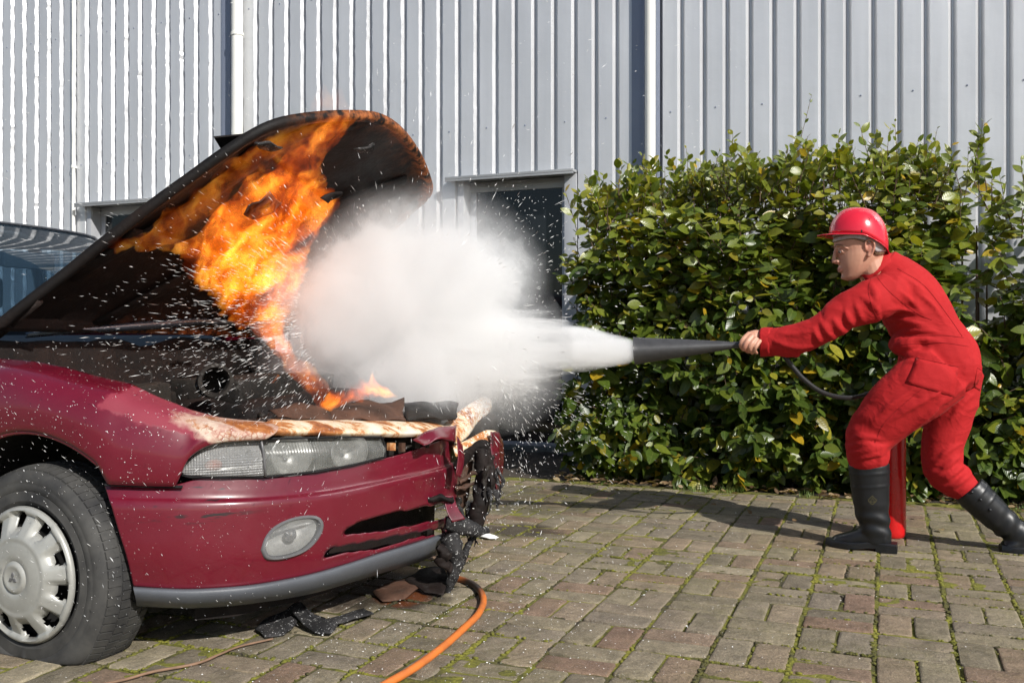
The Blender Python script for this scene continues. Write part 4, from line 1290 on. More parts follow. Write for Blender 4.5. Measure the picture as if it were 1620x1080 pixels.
def drip(pts, rad, mat='melt', parent=car, seg=8):
    P = catmull([at_y(*p) for p in pts], 40)
    Rr = np.interp(np.linspace(0, 1, 40), np.linspace(0, 1, len(rad)), rad)
    bm = bmesh.new(); add_tube(bm, P, [float(x) * 0.85 for x in Rr], 12)
    for v in bm.verts:
        q = v.co * 60
        v.co += Vector((mnoise.noise(q), mnoise.noise(q + Vector((7, 0, 0))), mnoise.noise(q + Vector((0, 7, 0))))) * 0.006
        q = v.co * 20
        v.co += Vector((mnoise.noise(q), mnoise.noise(q + Vector((7, 0, 0))), mnoise.noise(q + Vector((0, 7, 0))))) * 0.013
    return bm_obj('melted_drip', bm, M[mat], parent, smooth=True)
drip([(724, 742, 2.90), (740, 718, 2.95), (768, 706, 3.0), (780, 726, 3.02)], [0.02, 0.026, 0.022, 0.012], 'char')
drip([(760, 712, 2.98), (764, 750, 2.96), (758, 800, 2.92), (752, 845, 2.90)], [0.03, 0.035, 0.034, 0.022], 'char')
drip([(772, 720, 2.99), (776, 752, 2.97), (772, 790, 2.95)], [0.022, 0.020, 0.006], 'char')
drip([(778, 750, 3.0), (781, 780, 2.99), (789, 808, 2.98)], [0.014, 0.009, 0.003])
drip([(784, 765, 3.02), (788, 790, 3.0), (789, 800, 3.0)], [0.012, 0.007, 0.003])
drip([(728, 762, 2.9), (742, 755, 2.92), (754, 750, 2.94)], [0.008, 0.007, 0.006], 'char_brown')
drip([(724, 776, 2.9), (738, 768, 2.92), (752, 764, 2.94)], [0.008, 0.008, 0.006], 'char_brown')
drip([(764, 785, 2.97), (766, 800, 2.96)], [0.016, 0.006], 'rust')
drip([(678, 788, 2.70), (700, 786, 2.74), (716, 790, 2.78)], [0.010, 0.014, 0.008], 'char')
drip([(706, 826, 2.76), (728, 832, 2.80), (752, 838, 2.84), (772, 838, 2.90)], [0.026, 0.034, 0.024, 0.006])
drip([(710, 846, 2.77), (720, 880, 2.78), (716, 915, 2.77), (709, 944, 2.76)], [0.040, 0.036, 0.026, 0.006])
drip([(752, 846, 2.86), (738, 868, 2.83), (728, 890, 2.80)], [0.014, 0.018, 0.012])
drip([(694, 878, 2.73), (704, 895, 2.74), (714, 902, 2.76)], [0.020, 0.020, 0.014], 'char')
drip([(690, 862, 2.72), (700, 872, 2.73), (708, 880, 2.74)], [0.014, 0.02, 0.018], 'char')

for k_ in range(14):
    rr_ = random.Random(60 + k_)
    x_ = rr_.uniform(722, 790); y_ = rr_.uniform(735, 850) if x_ < 765 else rr_.uniform(735, 775)
    drip([(x_, y_, 2.92), (x_ + rr_.uniform(-5, 8), y_ + rr_.uniform(12, 26), 2.91), (x_ + rr_.uniform(-6, 14), y_ + rr_.uniform(30, 58), 2.90)], [rr_.uniform(0.008, 0.014), 0.006, 0.002], rr_.choice(('char', 'melt', 'melt', 'char_ash')))
# ---- wheel
def wheel(cy, steer, sgn, cx_, parent, detail=True):
    c = Vector((cx_, cy, 0.302)); ax = Vector((math.sin(steer) * -sgn * -1, -sgn, 0)).normalized()   # outward
    w = empty('wheel', c - parent.location, parent)
    R = 0.308
    prof = [(0.195, 0.006), (0.200, 0.012), (0.207, 0.0135), (0.209, 0.0155), (0.212, 0.0155), (0.214, 0.014), (0.236, 0.018), (0.238, 0.0165), (0.240, 0.018), (0.258, 0.0185), (0.261, 0.0165), (0.264, 0.0175), (0.276, 0.014), (0.288, 0.006), (0.297, -0.006), (0.303, -0.02), (0.306, -0.05), (0.308, -0.10), (0.306, -0.15), (0.300, -0.18), (0.27, -0.20), (0.20, -0.195)]
    WS, WW = 0.916, 0.80          # fourteen-inch wheel, narrow tyre
    prof = [(r_ * WS, t_ * WW) for r_, t_ in prof]
    bm = bmesh.new()
    rings = add_lathe(bm, prof, c, ax, 96)
    gz = CAM_H - CAM_H / K_CAR + 0.001
    for v in bm.verts:      # soft tyre: flat where it stands, the wall bulging above
        dz = v.co.z - gz
        if dz < 0.10:
            wgt = (1 - max(0, dz) / 0.10) ** 2
            side_ = (v.co - c).dot(ax)
            v.co += ax * (0.009 * wgt * (1 if side_ > -0.09 else -1))
            a_ = v.co.x - c.x
            v.co.x += math.copysign(0.008 * wgt, a_) if abs(a_) > 0.02 else 0
        if v.co.z < gz: v.co.z = gz
    t_ = bm_obj('tyre', bm, M['tyre'], w, smooth=True, angle=60)
    # tread blocks: proud lugs round the shoulder and crown
    V, F = [], []
    a0 = Vector((0, 0, 1)); b0 = ax.cross(a0)
    for k in range(72):
        for (t0, t1, r0, r1, off) in ((-0.004, -0.045, 0.3005, 0.3085, 0), (-0.052, -0.092, 0.3085, 0.3105, 0.4), (-0.099, -0.140, 0.3105, 0.3090, 0), (-0.146, -0.180, 0.309, 0.303, 0.5)):
            t0, t1, r0, r1 = t0 * WW, t1 * WW, r0 * WS, r1 * WS
            a = 2 * math.pi * (k + off) / 72; da = 2 * math.pi / 72 * 0.40
            n = len(V)
            for rr in (-0.008, 0.0):
                for (tt, r_, aa) in ((t0, r0, a - da), (t0, r0, a + da), (t1, r1, a + da), (t1, r1, a - da)):
                    p = c + ax * tt + (a0 * math.cos(aa) + b0 * math.sin(aa)) * (r_ + 0.0006 + rr); p.z = max(p.z, gz - 0.0005)
                    if p.z - gz < 0.10: p += Vector((math.copysign(0.012 * (1 - (p.z - gz) / 0.10) ** 2, p.x - c.x), 0, 0))
                    V.append(p)
            F += [(n + 4, n + 5, n + 6, n + 7), (n, n + 1, n + 5, n + 4), (n + 1, n + 2, n + 6, n + 5), (n + 2, n + 3, n + 7, n + 6), (n + 3, n, n + 4, n + 7)]
    o = mesh_obj('tread', V, F, M['tyre'], None); o.parent = w; o.data.transform(Matrix.Translation(-c)); tag(o, kind='stuff')
    # hubcap with ten slots
    H = 0.012
    bm = bmesh.new()
    NS = 200; rad = [0.197, 0.192, 0.186, 0.178, 0.172, 0.162, 0.150, 0.138, 0.126, 0.116, 0.108, 0.104, 0.096, 0.082, 0.066, 0.052, 0.047, 0.044, 0.040, 0.034, 0.029, 0.026, 0.012]
    prf = [0.004, 0.013, 0.016, 0.015, 0.010, 0.014, 0.020, 0.026, 0.031, 0.035, 0.0375, 0.0365, 0.038, 0.040, 0.041, 0.041, 0.038, 0.040, 0.0440, 0.0445, 0.0440, 0.0425, 0.0425]
    grid = []
    rad = [q * WS for q in rad]
    for r_, t in zip(rad, prf):
        ringv = []
        for k in range(NS):
            a = 2 * math.pi * k / NS
            ph = ((a * 10 / (2 * math.pi)) + 0.28) % 1.0
            dd = abs(ph - 0.5)
            slot = max(0, 1 - dd / 0.33) if 0.118 < r_ / WS < 0.180 else 0
            tt = t - 0.016 * min(1, slot * 1.6) * (0.5 if r_ / WS < 0.13 else 1)
            ringv.append(bm.verts.new(c + ax * (tt + H) + (a0 * math.cos(a) + b0 * math.sin(a)) * r_))
        grid.append(ringv)
    for i in range(len(rad) - 1):
        for k in range(NS):
            rm = (rad[i] + rad[i + 1]) / 2 / WS
            ph = ((((k + 0.5) / NS) * 10) + 0.28) % 1.0
            # egg-shaped window, wider outside
            half = 0.20 * math.sqrt(max(0, 1 - ((rm - 0.156) / 0.023) ** 2)) if abs(rm - 0.156) < 0.023 else 0
            if abs(ph - 0.45) < half: continue
            bm.faces.new((grid[i][k], grid[i][(k + 1) % NS], grid[i + 1][(k + 1) % NS], grid[i + 1][k]))
    ce = bm.verts.new(c + ax * (0.0425 + H))
    for k in range(NS): bm.faces.new((grid[-1][k], grid[-1][(k + 1) % NS], ce))
    bmesh.ops.recalc_face_normals(bm, faces=bm.faces)
    hc = bm_obj('hubcap', bm, M['hubcap'], None, smooth=True, angle=60); hc.parent = w; hc.data.transform(Matrix.Translation(-c))
    solidify(hc, 0.003)
    # three-lozenge maker's mark on the centre cap
    V, F = [], []
    for k in range(3):
        a = math.radians(90 + 120 * k)
        e = a0 * math.sin(a) + b0 * math.cos(a); q = a0 * math.cos(a) - b0 * math.sin(a)
        n = len(V)
        for dz in (0.0425, 0.0450):
            for u_, v_ in ((0.001, 0), (0.0085, 0.0048), (0.016, 0), (0.0085, -0.0048)):
                V.append(e * u_ + q * v_ + ax * (dz + H))
        F += [(n + 4, n + 5, n + 6, n + 7)] + [(n + i, n + (i + 1) % 4, n + 4 + (i + 1) % 4, n + 4 + i) for i in range(4)]
    e = mesh_obj('emblem', V, F, M['ring'], None); e.parent = hc
    bm = bmesh.new(); add_lathe(bm, [(0.174, -0.03), (0.16, -0.04), (0.05, -0.04), (0.0, -0.035)], Vector((0, 0, 0)), ax, 40)
    rm = bm_obj('rim', bm, M['black'], None, smooth=True); rm.parent = w
    return w
wheel(1.812, math.radians(-2.5), 1, AX, car)
wheel(3.50, 0, -1, AX, car)
wheel(1.83, 0, 1, AX - 2.635, car)
wheel(3.49, 0, -1, AX - 2.635, car)

# ---- body behind the front wheel (mostly out of the picture)
def side_skin(yside, sgn):
    secs = []
    prof = [(0.20, 0.05), (0.26, 0.01), (0.45, -0.005), (0.62, -0.008), (0.80, 0.015), (0.90, 0.05), (0.955, 0.10)]
    V, F = [], []
    xs_ = list(np.linspace(-2.62, -5.75, 60))
    rear = AX - 2.635
    for x in xs_:
        taper = 0.0 if x > -5.0 else 0.10 * ((-5.0 - x) / 0.75) ** 2
        for h, ins in prof:
            hh = h
            if abs(x - rear) < 0.36 and h < 0.7:
                hh = max(h, 0.302 + math.sqrt(0.36 ** 2 - (x - rear) ** 2) * (1.0 - (0.69 - h) * 0.0)); hh = max(hh, h)
            V.append((x, yside + sgn * (ins + taper), hh))
    n = len(prof)
    for i in range(len(xs_) - 1):
        for j in range(n - 1): F.append((i * n + j, (i + 1) * n + j, (i + 1) * n + j + 1, i * n + j + 1))
    return V, F
for ys, sg in ((1.80, 1), (3.52, -1)):
    V, F = side_skin(ys, sg)
    o = mesh_obj('side_panel', V, F, M['paint'], car, smooth=True); solidify(o, 0.003, 0)
V = []; F = []
for i, x in enumerate(np.linspace(-4.75, -5.80, 10)):
    for j, y in enumerate(np.linspace(1.90, 3.42, 12)):
        cr = 1 - ((y - 2.66) / 0.8) ** 2
        V.append((x - 0.05 * cr * (i / 9), y, 0.955 + 0.05 * cr - (0.06 * (i / 9) ** 2)))
F = [(i * 12 + j, i * 12 + j + 1, (i + 1) * 12 + j + 1, (i + 1) * 12 + j) for i in range(9) for j in range(11)]
mesh_obj('boot_lid', V, F, M['paint'], car, smooth=True)
V = []; F = []
for i, h in enumerate((0.94, 0.8, 0.6, 0.45, 0.25)):
    for j, y in enumerate(np.linspace(1.88, 3.44, 12)):
        cr = 1 - ((y - 2.66) / 0.8) ** 2
        V.append((-5.76 - 0.09 * cr - 0.03 * (i == 2), y, h))
F = [(i * 12 + j, i * 12 + j + 1, (i + 1) * 12 + j + 1, (i + 1) * 12 + j) for i in range(4) for j in range(11)]
mesh_obj('tail_panel', V, F, M['paint'], car, smooth=True)
# roof, screen, pillars, cabin
def cab_grid(name, curves, mat, n=16, thick=0.0):
    C = [catmull(c, n) for c in curves]; m = (len(curves) - 1) * 5 + 1
    cols = [catmull([c[i] for c in C], m) for i in range(n)]
    V = [cols[i][j] for j in range(m) for i in range(n)]
    F = [(j * n + i, j * n + i + 1, (j + 1) * n + i + 1, (j + 1) * n + i) for j in range(m - 1) for i in range(n - 1)]
    o = mesh_obj(name, V, F, mat, car, smooth=True)
    if thick: solidify(o, thick, 0)
    return o
hdr = [(-3.36, 2.00, 1.315), (-3.24, 2.2, 1.352), (-3.19, 2.66, 1.362), (-3.24, 3.1, 1.360), (-3.36, 3.29, 1.335)]
base = [(-2.72, 1.93, 0.94), (-2.56, 2.2, 0.955), (-2.50, 2.66, 0.965), (-2.56, 3.12, 0.955), (-2.72, 3.39, 0.94)]
midc = [((a[0] + b_[0]) / 2 + 0.02, (a[1] + b_[1]) / 2, (a[2] + b_[2]) / 2 + 0.03) for a, b_ in zip(hdr, base)]
cab_grid('windscreen', [base, midc, hdr], M['screen'])
cab_grid('roof', [[(x, y, z + 0.004) for x, y, z in hdr], [(-3.7, 2.02, 1.37), (-3.7, 2.2, 1.405), (-3.7, 2.66, 1.42), (-3.7, 3.1, 1.405), (-3.7, 3.3, 1.37)], [(-4.25, 2.04, 1.34), (-4.25, 2.2, 1.375), (-4.3, 2.66, 1.385), (-4.25, 3.1, 1.375), (-4.25, 3.28, 1.34)]], M['roof'], thick=0.012)
cab_grid('rear_screen', [[(-4.26, 2.06, 1.33), (-4.32, 2.66, 1.38), (-4.26, 3.26, 1.33)], [(-4.80, 1.98, 0.96), (-4.9, 2.66, 1.0), (-4.80, 3.34, 0.96)]], M['screen'])
for ys, yt in ((1.93, 2.0), (3.39, 3.30)):
    bm = bmesh.new(); add_tube(bm, catmull([(-2.74, ys, 0.94), (-3.05, (ys + yt) / 2, 1.15), (-3.37, yt, 1.325)], 10), 0.026, 8)
    add_tube(bm, catmull([(-3.37, yt, 1.325), (-3.8, yt + (0.01 if ys < 2.6 else -0.01), 1.365), (-4.25, yt + (0.03 if ys < 2.6 else -0.02), 1.33), (-4.82, ys + (0.04 if ys < 2.6 else -0.04), 0.96)], 16), 0.026, 8)
    add_tube(bm, [(-3.80, yt, 1.36), (-3.80, ys, 0.95)], 0.03, 8)
    bm_obj('pillar', bm, M['paint'], car, smooth=True)
    mesh_obj('side_window', [(-2.80, ys + 0.0, 0.96), (-3.40, yt, 1.32), (-4.25, yt, 1.33), (-4.78, ys, 0.96)], [(0, 1, 2, 3)], M['screen'], car)
boxes('dashboard', [((-3.10, 1.95, 0.70), (-2.72, 3.37, 0.93))], M['cabin'], car, 0.05)
for yy in (2.28, 3.04):
    bm = bmesh.new(); add_box(bm, (-3.75, yy - 0.24, 0.45), (-3.25, yy + 0.24, 0.58), 0.04); add_box(bm, (-3.88, yy - 0.23, 0.55), (-3.74, yy + 0.23, 1.02), 0.05); add_box(bm, (-3.90, yy - 0.12, 1.05), (-3.82, yy + 0.12, 1.20), 0.03)
    bm_obj('seat', bm, M['cabin'], car, smooth=True, angle=40)
bm = bmesh.new(); mc = at_y(44, 412, 2.62)
add_box(bm, mc - Vector((0.015, 0.115, 0.032)), mc + Vector((0.015, 0.115, 0.032)), 0.012)
bm_obj('rear_view_mirror', bm, M['mirror'], car, smooth=True, angle=50)

# ---- scuttle seen under the open bonnet
def blade(name, top, bot, mat, dx=0.0):
    n = 40
    A = catmull([at_x(px, py, X) for px, py, X in top], n); B = catmull([at_x(px, py, X) for px, py, X in bot], n)
    bm = bmesh.new(); ra = [bm.verts.new(p) for p in A]; rm_ = [bm.verts.new((a + b_) / 2 + Vector((0.014, 0, 0.004))) for a, b_ in zip(A, B)]; rb = [bm.verts.new(p) for p in B]
    for q0, q1 in ((ra, rm_), (rm_, rb)):
        for k in range(n - 1): bm.faces.new((q0[k], q0[k + 1], q1[k + 1], q1[k]))
    o = bm_obj(name, bm, mat, car, smooth=True); solidify(o, 0.004, 0); return o
blade('cowl', [(40, 527, -2.46), (110, 520, -2.43), (180, 513, -2.41), (250, 506, -2.39), (320, 503, -2.38), (370, 507, -2.38), (412, 521, -2.40)], [(40, 534, -2.46), (110, 528, -2.43), (180, 524, -2.41), (250, 520, -2.39), (320, 514, -2.38), (370, 516, -2.38), (412, 529, -2.40)], M['cowl'])

# ---- engine bay, everything scorched
def rough_sheet(name, P00, P10, P01, P11, n, amp, fr, mat, seed=0):
    V = []
    for j in range(n + 1):
        for i in range(n + 1):
            u, v = i / n, j / n
            p = Vector(P00) * (1 - u) * (1 - v) + Vector(P10) * u * (1 - v) + Vector(P01) * (1 - u) * v + Vector(P11) * u * v
            q = p * fr + Vector((seed, 0, 0))
            V.append(p + Vector((mnoise.noise(q), mnoise.noise(q + Vector((0, 5, 0))), mnoise.noise(q + Vector((0, 0, 5))) + 0.5 * mnoise.noise(q * 2.3))) * amp)
    F = [(j * (n + 1) + i, j * (n + 1) + i + 1, (j + 1) * (n + 1) + i + 1, (j + 1) * (n + 1) + i) for j in range(n) for i in range(n)]
    o = mesh_obj(name, V, F, mat, car, smooth=True); solidify(o, 0.004, 0); return o
rough_sheet('inner_wing', (-2.60, 1.92, 0.88), (-1.70, 1.97, 0.70), (-2.60, 2.13, 0.84), (-1.75, 2.20, 0.63), 30, 0.012, 7, M['char_ash'])
rough_sheet('inner_wing', (-2.60, 2.13, 0.84), (-1.75, 2.20, 0.63), (-2.60, 2.20, 0.45), (-1.75, 2.25, 0.40), 30, 0.02, 6, M['char_ash'], 3)
rough_sheet('inner_wing', (-2.60, 3.42, 0.88), (-1.62, 3.30, 0.72), (-2.60, 3.18, 0.84), (-1.65, 3.12, 0.64), 30, 0.012, 7, M['char'], 5)
rough_sheet('bulkhead', (-2.47, 1.98, 0.91), (-2.47, 3.36, 0.91), (-2.40, 2.0, 0.40), (-2.40, 3.34, 0.40), 30, 0.02, 6, M['char'], 7)
rough_sheet('bay_floor', (-2.45, 2.15, 0.42), (-1.82, 2.22, 0.40), (-2.45, 3.2, 0.42), (-1.72, 3.15, 0.40), 24, 0.05, 7, M['char'], 9)
def lump(name, c, r, mat, amp=0.03, fr=9, seed=0, rot=0.0):
    bm = bmesh.new(); add_box(bm, (c[0] - r[0], c[1] - r[1], c[2] - r[2]), (c[0] + r[0], c[1] + r[1], c[2] + r[2]), min(r) * 0.35, Matrix.Rotation(rot, 3, 'Z'))
    bmesh.ops.subdivide_edges(bm, edges=bm.edges, cuts=3, use_grid_fill=True)
    for v in bm.verts:
        q = v.co * fr + Vector((seed, 0, 0)); v.co += Vector((mnoise.noise(q), mnoise.noise(q + Vector((0, 5, 0))), mnoise.noise(q + Vector((0, 0, 5))))) * amp
    return bm_obj(name, bm, mat, car, smooth=True)
lump('engine_block', (-2.02, 2.75, 0.58), (0.22, 0.36, 0.15), M['char'], 0.03, 8, 1)
lump('cylinder_head', (-2.05, 2.72, 0.745), (0.13, 0.30, 0.045), M['char_ash'], 0.02, 10, 2)
lump('battery_remains', (-2.22, 2.33, 0.66), (0.10, 0.09, 0.09), M['char_ash'], 0.03, 12, 3, 0.2)
lump('air_filter_remains', (-1.80, 2.38, 0.60), (0.11, 0.09, 0.07), M['char'], 0.035, 12, 4, 0.4)
lump('radiator_remains', (-1.60, 2.72, 0.52), (0.035, 0.45, 0.13), M['char'], 0.03, 9, 5)
lump('washer_bottle_remains', (-1.86, 2.20, 0.64), (0.07, 0.06, 0.05), M['char_ash'], 0.03, 14, 6)
lump('suspension_tower', (-2.15, 2.20, 0.74), (0.10, 0.09, 0.04), M['char_ash'], 0.015, 12, 7)
lump('suspension_tower', (-2.15, 3.16, 0.76), (0.10, 0.09, 0.04), M['char'], 0.015, 12, 8)
rc = at_y(341, 602, 2.22)
bm = bmesh.new(); dirn = Vector((0.72, -0.66, 0.12)).normalized()
add_lathe(bm, [(0.040, -0.14), (0.041, -0.006), (0.050, -0.004), (0.050, 0.008), (0.040, 0.010), (0.036, 0.002), (0.033, -0.10), (0.0, -0.11)], rc, dirn, 28)
for v in bm.verts: v.co += Vector((mnoise.noise(v.co * 30), mnoise.noise(v.co * 30 + Vector((3, 0, 0))), 0)) * 0.003
bm_obj('intake_pipe', bm, M['char_ash'], car, smooth=True, angle=50)
r = random.Random(17)
for i in range(26):
    x0_, y0_ = r.uniform(-2.35, -1.62), r.uniform(2.15, 3.2)
    P = [Vector((x0_, y0_, r.uniform(0.60, 0.80)))]
    for k in range(3): P.append(P[-1] + Vector((r.gauss(0, 0.11), r.gauss(0, 0.13), r.gauss(0, 0.03))))
    P = [Vector((min(-1.72, max(-2.38, q.x)), min(3.2, max(2.12, q.y)), min(0.68, q.z))) for q in P]
    bm = bmesh.new(); add_tube(bm, catmull(P, 14), r.choice((0.004, 0.006, 0.010, 0.014)), 7); bm_obj('burnt_hose', bm, M[r.choice(('char', 'char', 'char_ash', 'char_brown'))], car, smooth=True)
# crumpled brown remains along the front of the bay
sheet('radiator_cover', [[(425, 650, 2.25), (470, 637, 2.35), (515, 648, 2.45)], [(440, 662, 2.2), (480, 660, 2.3), (530, 664, 2.4)]], M['char_brown'], car, 0.014)
sheet('radiator_cover', [[(512, 640, 2.6), (560, 634, 2.7), (610, 636, 2.8), (642, 632, 2.85)], [(520, 652, 2.55), (560, 648, 2.6), (610, 650, 2.7), (642, 648, 2.8)], [(524, 665, 2.45), (560, 664, 2.55), (610, 666, 2.65), (642, 665, 2.72)]], M['char_brown'], car, 0.018)
sheet('radiator_cover', [[(498, 640, 2.55), (522, 652, 2.5)], [(490, 650, 2.5), (515, 664, 2.45)]], M['char'], car, 0.01)
sheet('slam_panel', [[(640, 640, 2.9), (680, 636, 3.0), (725, 640, 3.1)], [(645, 664, 2.72), (690, 662, 2.85), (720, 664, 2.95)]], M['char_ash'], car, 0.014)

# ---- bonnet, hinged at the screen and standing open
BH = Vector((-2.45, 2.66, 0.93)); BA = math.radians(39)
Bv = Vector((math.cos(BA), 0, math.sin(BA))); Bn = Vector((math.sin(BA), 0, -math.cos(BA)))   # Bn points out of the underside
def bonnet_pt(px, py, off=0.0): return at_plane(px, py, BH + Bn * off, Bn)
edge = [(-14, 521), (0, 508), (50, 468), (100, 430), (150, 389), (200, 350), (250, 312), (300, 276), (350, 240), (400, 208), (435, 192), (470, 184), (520, 178.5), (575, 178), (605, 183), (630, 197), (652, 220), (670, 248), (681, 275), (685, 295), (678, 312), (656, 331), (600, 385), (540, 440), (480, 492), (436, 530), (300, 527), (150, 524)]
EP = [bonnet_pt(*p) for p in edge]
EP = catmull(EP + EP[:1], 181)[:-1]
ctr = sum(EP, Vector()) / len(EP)
bm = bmesh.new(); rl = bm.verts.layers.float.new('rim')
prof = [(1.0, -0.010, 1.0), (0.992, 0.010, 1.0), (0.975, 0.016, 1.0), (0.955, 0.012, 0.9), (0.945, -0.004, 0.5), (0.93, -0.012, 0.2), (0.85, -0.020, 0.05), (0.7, -0.030, 0), (0.5, -0.038, 0), (0.25, -0.042, 0), (0.08, -0.043, 0)]
rings = []
for k, h, rr in prof:
    rg = []
    for p in EP:
        q = ctr + (p - ctr) * k + Bn * h
        if k < 0.94: q += Bn * 0.012 * mnoise.noise(q * 6)
        v = bm.verts.new(q); v[rl] = rr; rg.append(v)
    rings.append(rg)
for a, b_ in zip(rings, rings[1:]):
    for k in range(len(a)): bm.faces.new((a[k], a[(k + 1) % len(a)], b_[(k + 1) % len(a)], b_[k]))
bm.faces.new(rings[-1])
bonnet = bm_obj('bonnet', bm, M['bonnet'], car, smooth=True, angle=50); solidify(bonnet, 0.010, 1)
for pts in ([(110, 440), (300, 330), (470, 215), (560, 196)], [(150, 515), (330, 420), (520, 330), (640, 285)], [(200, 370), (300, 400), (380, 470)], [(390, 240), (470, 300), (560, 370)]):
    bm = bmesh.new(); add_tube(bm, catmull([bonnet_pt(x, y, -0.012) for x, y in pts], 16), [(0.012, 0.03)] * 16, 8, side=Bv.cross(Bn)); bm_obj('brace', bm, M['bonnet'], bonnet, smooth=True)
# scraps of burnt lining hanging under the bonnet
def scrap(pix, off, mat):
    P = [bonnet_pt(x, y, off) for x, y in pix]
    bm = bmesh.new(); vs = [bm.verts.new(p + Bn * 0.015 * mnoise.noise(p * 20)) for p in P]; bm.faces.new(vs)
    bmesh.ops.triangulate(bm, faces=bm.faces); bmesh.ops.subdivide_edges(bm, edges=bm.edges, cuts=2)
    for v in bm.verts: v.co += Bn * 0.02 * mnoise.noise(v.co * 25)
    o = bm_obj('lining_scrap', bm, mat, bonnet, smooth=True); solidify(o, 0.006, 0)
scrap([(386, 340), (400, 322), (430, 306), (438, 318), (448, 324), (436, 336), (405, 350)], 0.115, M['char_brown'])
scrap([(506, 312), (520, 308), (540, 302), (536, 312), (516, 318)], 0.14, M['char'])
scrap([(560, 236), (582, 228), (594, 230), (586, 244), (570, 242)], 0.03, M['melt'])
scrap([(405, 228), (420, 224), (446, 232), (436, 240), (412, 238)], 0.06, M['melt'])
# flap of burnt wiper shroud sticking up behind the bonnet edge
fl_ = [bonnet_pt(x, y, -0.06) for x, y in [(338, 217), (402, 211), (420, 214), (352, 240)]]
bm = bmesh.new(); vs = [bm.verts.new(p) for p in fl_]; bm.faces.new(vs)
o = bm_obj('torn_flap', bm, M['char'], bonnet); solidify(o, 0.006, 0)
# hinge arms
for yy in (2.02, 3.30):
    bm = bmesh.new(); add_tube(bm, [(-2.52, yy, 0.90), (-2.43, yy, 0.95), (-2.30, yy, 1.03)], 0.010, 8); bm_obj('bonnet_hinge', bm, M['char'], car, smooth=True)
# floor pan so that no light leaks through below
boxes('floor_pan', [((-5.6, 1.95, 0.22), (-2.45, 3.37, 0.26))], M['black'], car, 0)

GROUND_N = CAM_H - CAM_H / K_CAR
car.scale = (K_CAR,) * 3
car.location = (K_CAR * car.location.x, K_CAR * car.location.y, CAM_H * (1 - K_CAR))
# ------------------------------------------------------------------ person in red overalls
person = empty('person', (0.05, 4.40, 0))
tag(person, 'person in red overalls, red hard hat and black rubber boots, leaning towards the car', 'person')
def chain(pts, n=None, grow=0.0, amul=1.0):
    """pts: (px, py, Y, half width in photo pixels, half depth in m or None)"""
    P, A, B = [], [], []
    for px, py, Y, a, b in pts:
        p = at_y(px, py, Y); z = project(p)[2]
        am = a * z / FPX * amul + grow
        P.append(p); A.append(am); B.append((b * amul if b else a * z / FPX * amul) + grow)
    n = n or len(pts) * 4
    Q = catmull(P, n)
    L = np.concatenate([[0], np.cumsum([(q - p).length for p, q in zip(P, P[1:])])]); T = np.linspace(0, L[-1], n)
    return Q, [(float(x), float(y)) for x, y in zip(np.interp(T, L, A), np.interp(T, L, B))]
TORSO = [(1500, 603, 4.42, 48, 0.140), (1490, 566, 4.42, 56, 0.150), (1468, 528, 4.41, 50, 0.138), (1448, 490, 4.40, 51, 0.145), (1428, 458, 4.39, 47, 0.160), (1406, 432, 4.38, 37, 0.140), (1392, 412, 4.37, 27, 0.085)]
ARM_L = [(1406, 462, 4.25, 32, 0.078), (1378, 477, 4.20, 34, 0.072), (1342, 491, 4.18, 29, 0.066), (1303, 519, 4.17, 24, 0.058), (1262, 536, 4.18, 24, 0.058), (1230, 541, 4.19, 22, 0.052), (1208, 541, 4.20, 19, 0.047)]
ARM_R = [(1424, 466, 4.53, 34, 0.085), (1442, 500, 4.58, 28, 0.07), (1452, 540, 4.60, 26, 0.065), (1440, 582, 4.62, 22, 0.055), (1424, 606, 4.62, 18, 0.045)]
LEG_L = [(1490, 587, 4.34, 52, 0.115), (1456, 614, 4.31, 52, 0.112), (1416, 644, 4.30, 46, 0.098), (1384, 678, 4.31, 39, 0.084), (1372, 702, 4.31, 34, 0.078), (1373, 728, 4.32, 31, 0.074), (1374, 744, 4.33, 22, 0.055)]
LEG_R = [(1508, 592, 4.50, 44, 0.11), (1507, 630, 4.50, 38, 0.10), (1498, 672, 4.50, 34, 0.088), (1490, 712, 4.50, 31, 0.080), (1493, 742, 4.50, 30, 0.078), (1514, 762, 4.51, 28, 0.072), (1536, 780, 4.52, 19, 0.054)]
SHIN_L = [(1374, 745, 4.33, 24, 0.058), (1378, 790, 4.33, 20, 0.05), (1382, 845, 4.33, 16, 0.04)]
SHIN_R = [(1530, 772, 4.52, 22, 0.056), (1570, 810, 4.53, 18, 0.048), (1608, 838, 4.54, 14, 0.036)]
from mathutils.bvhtree import BVHTree
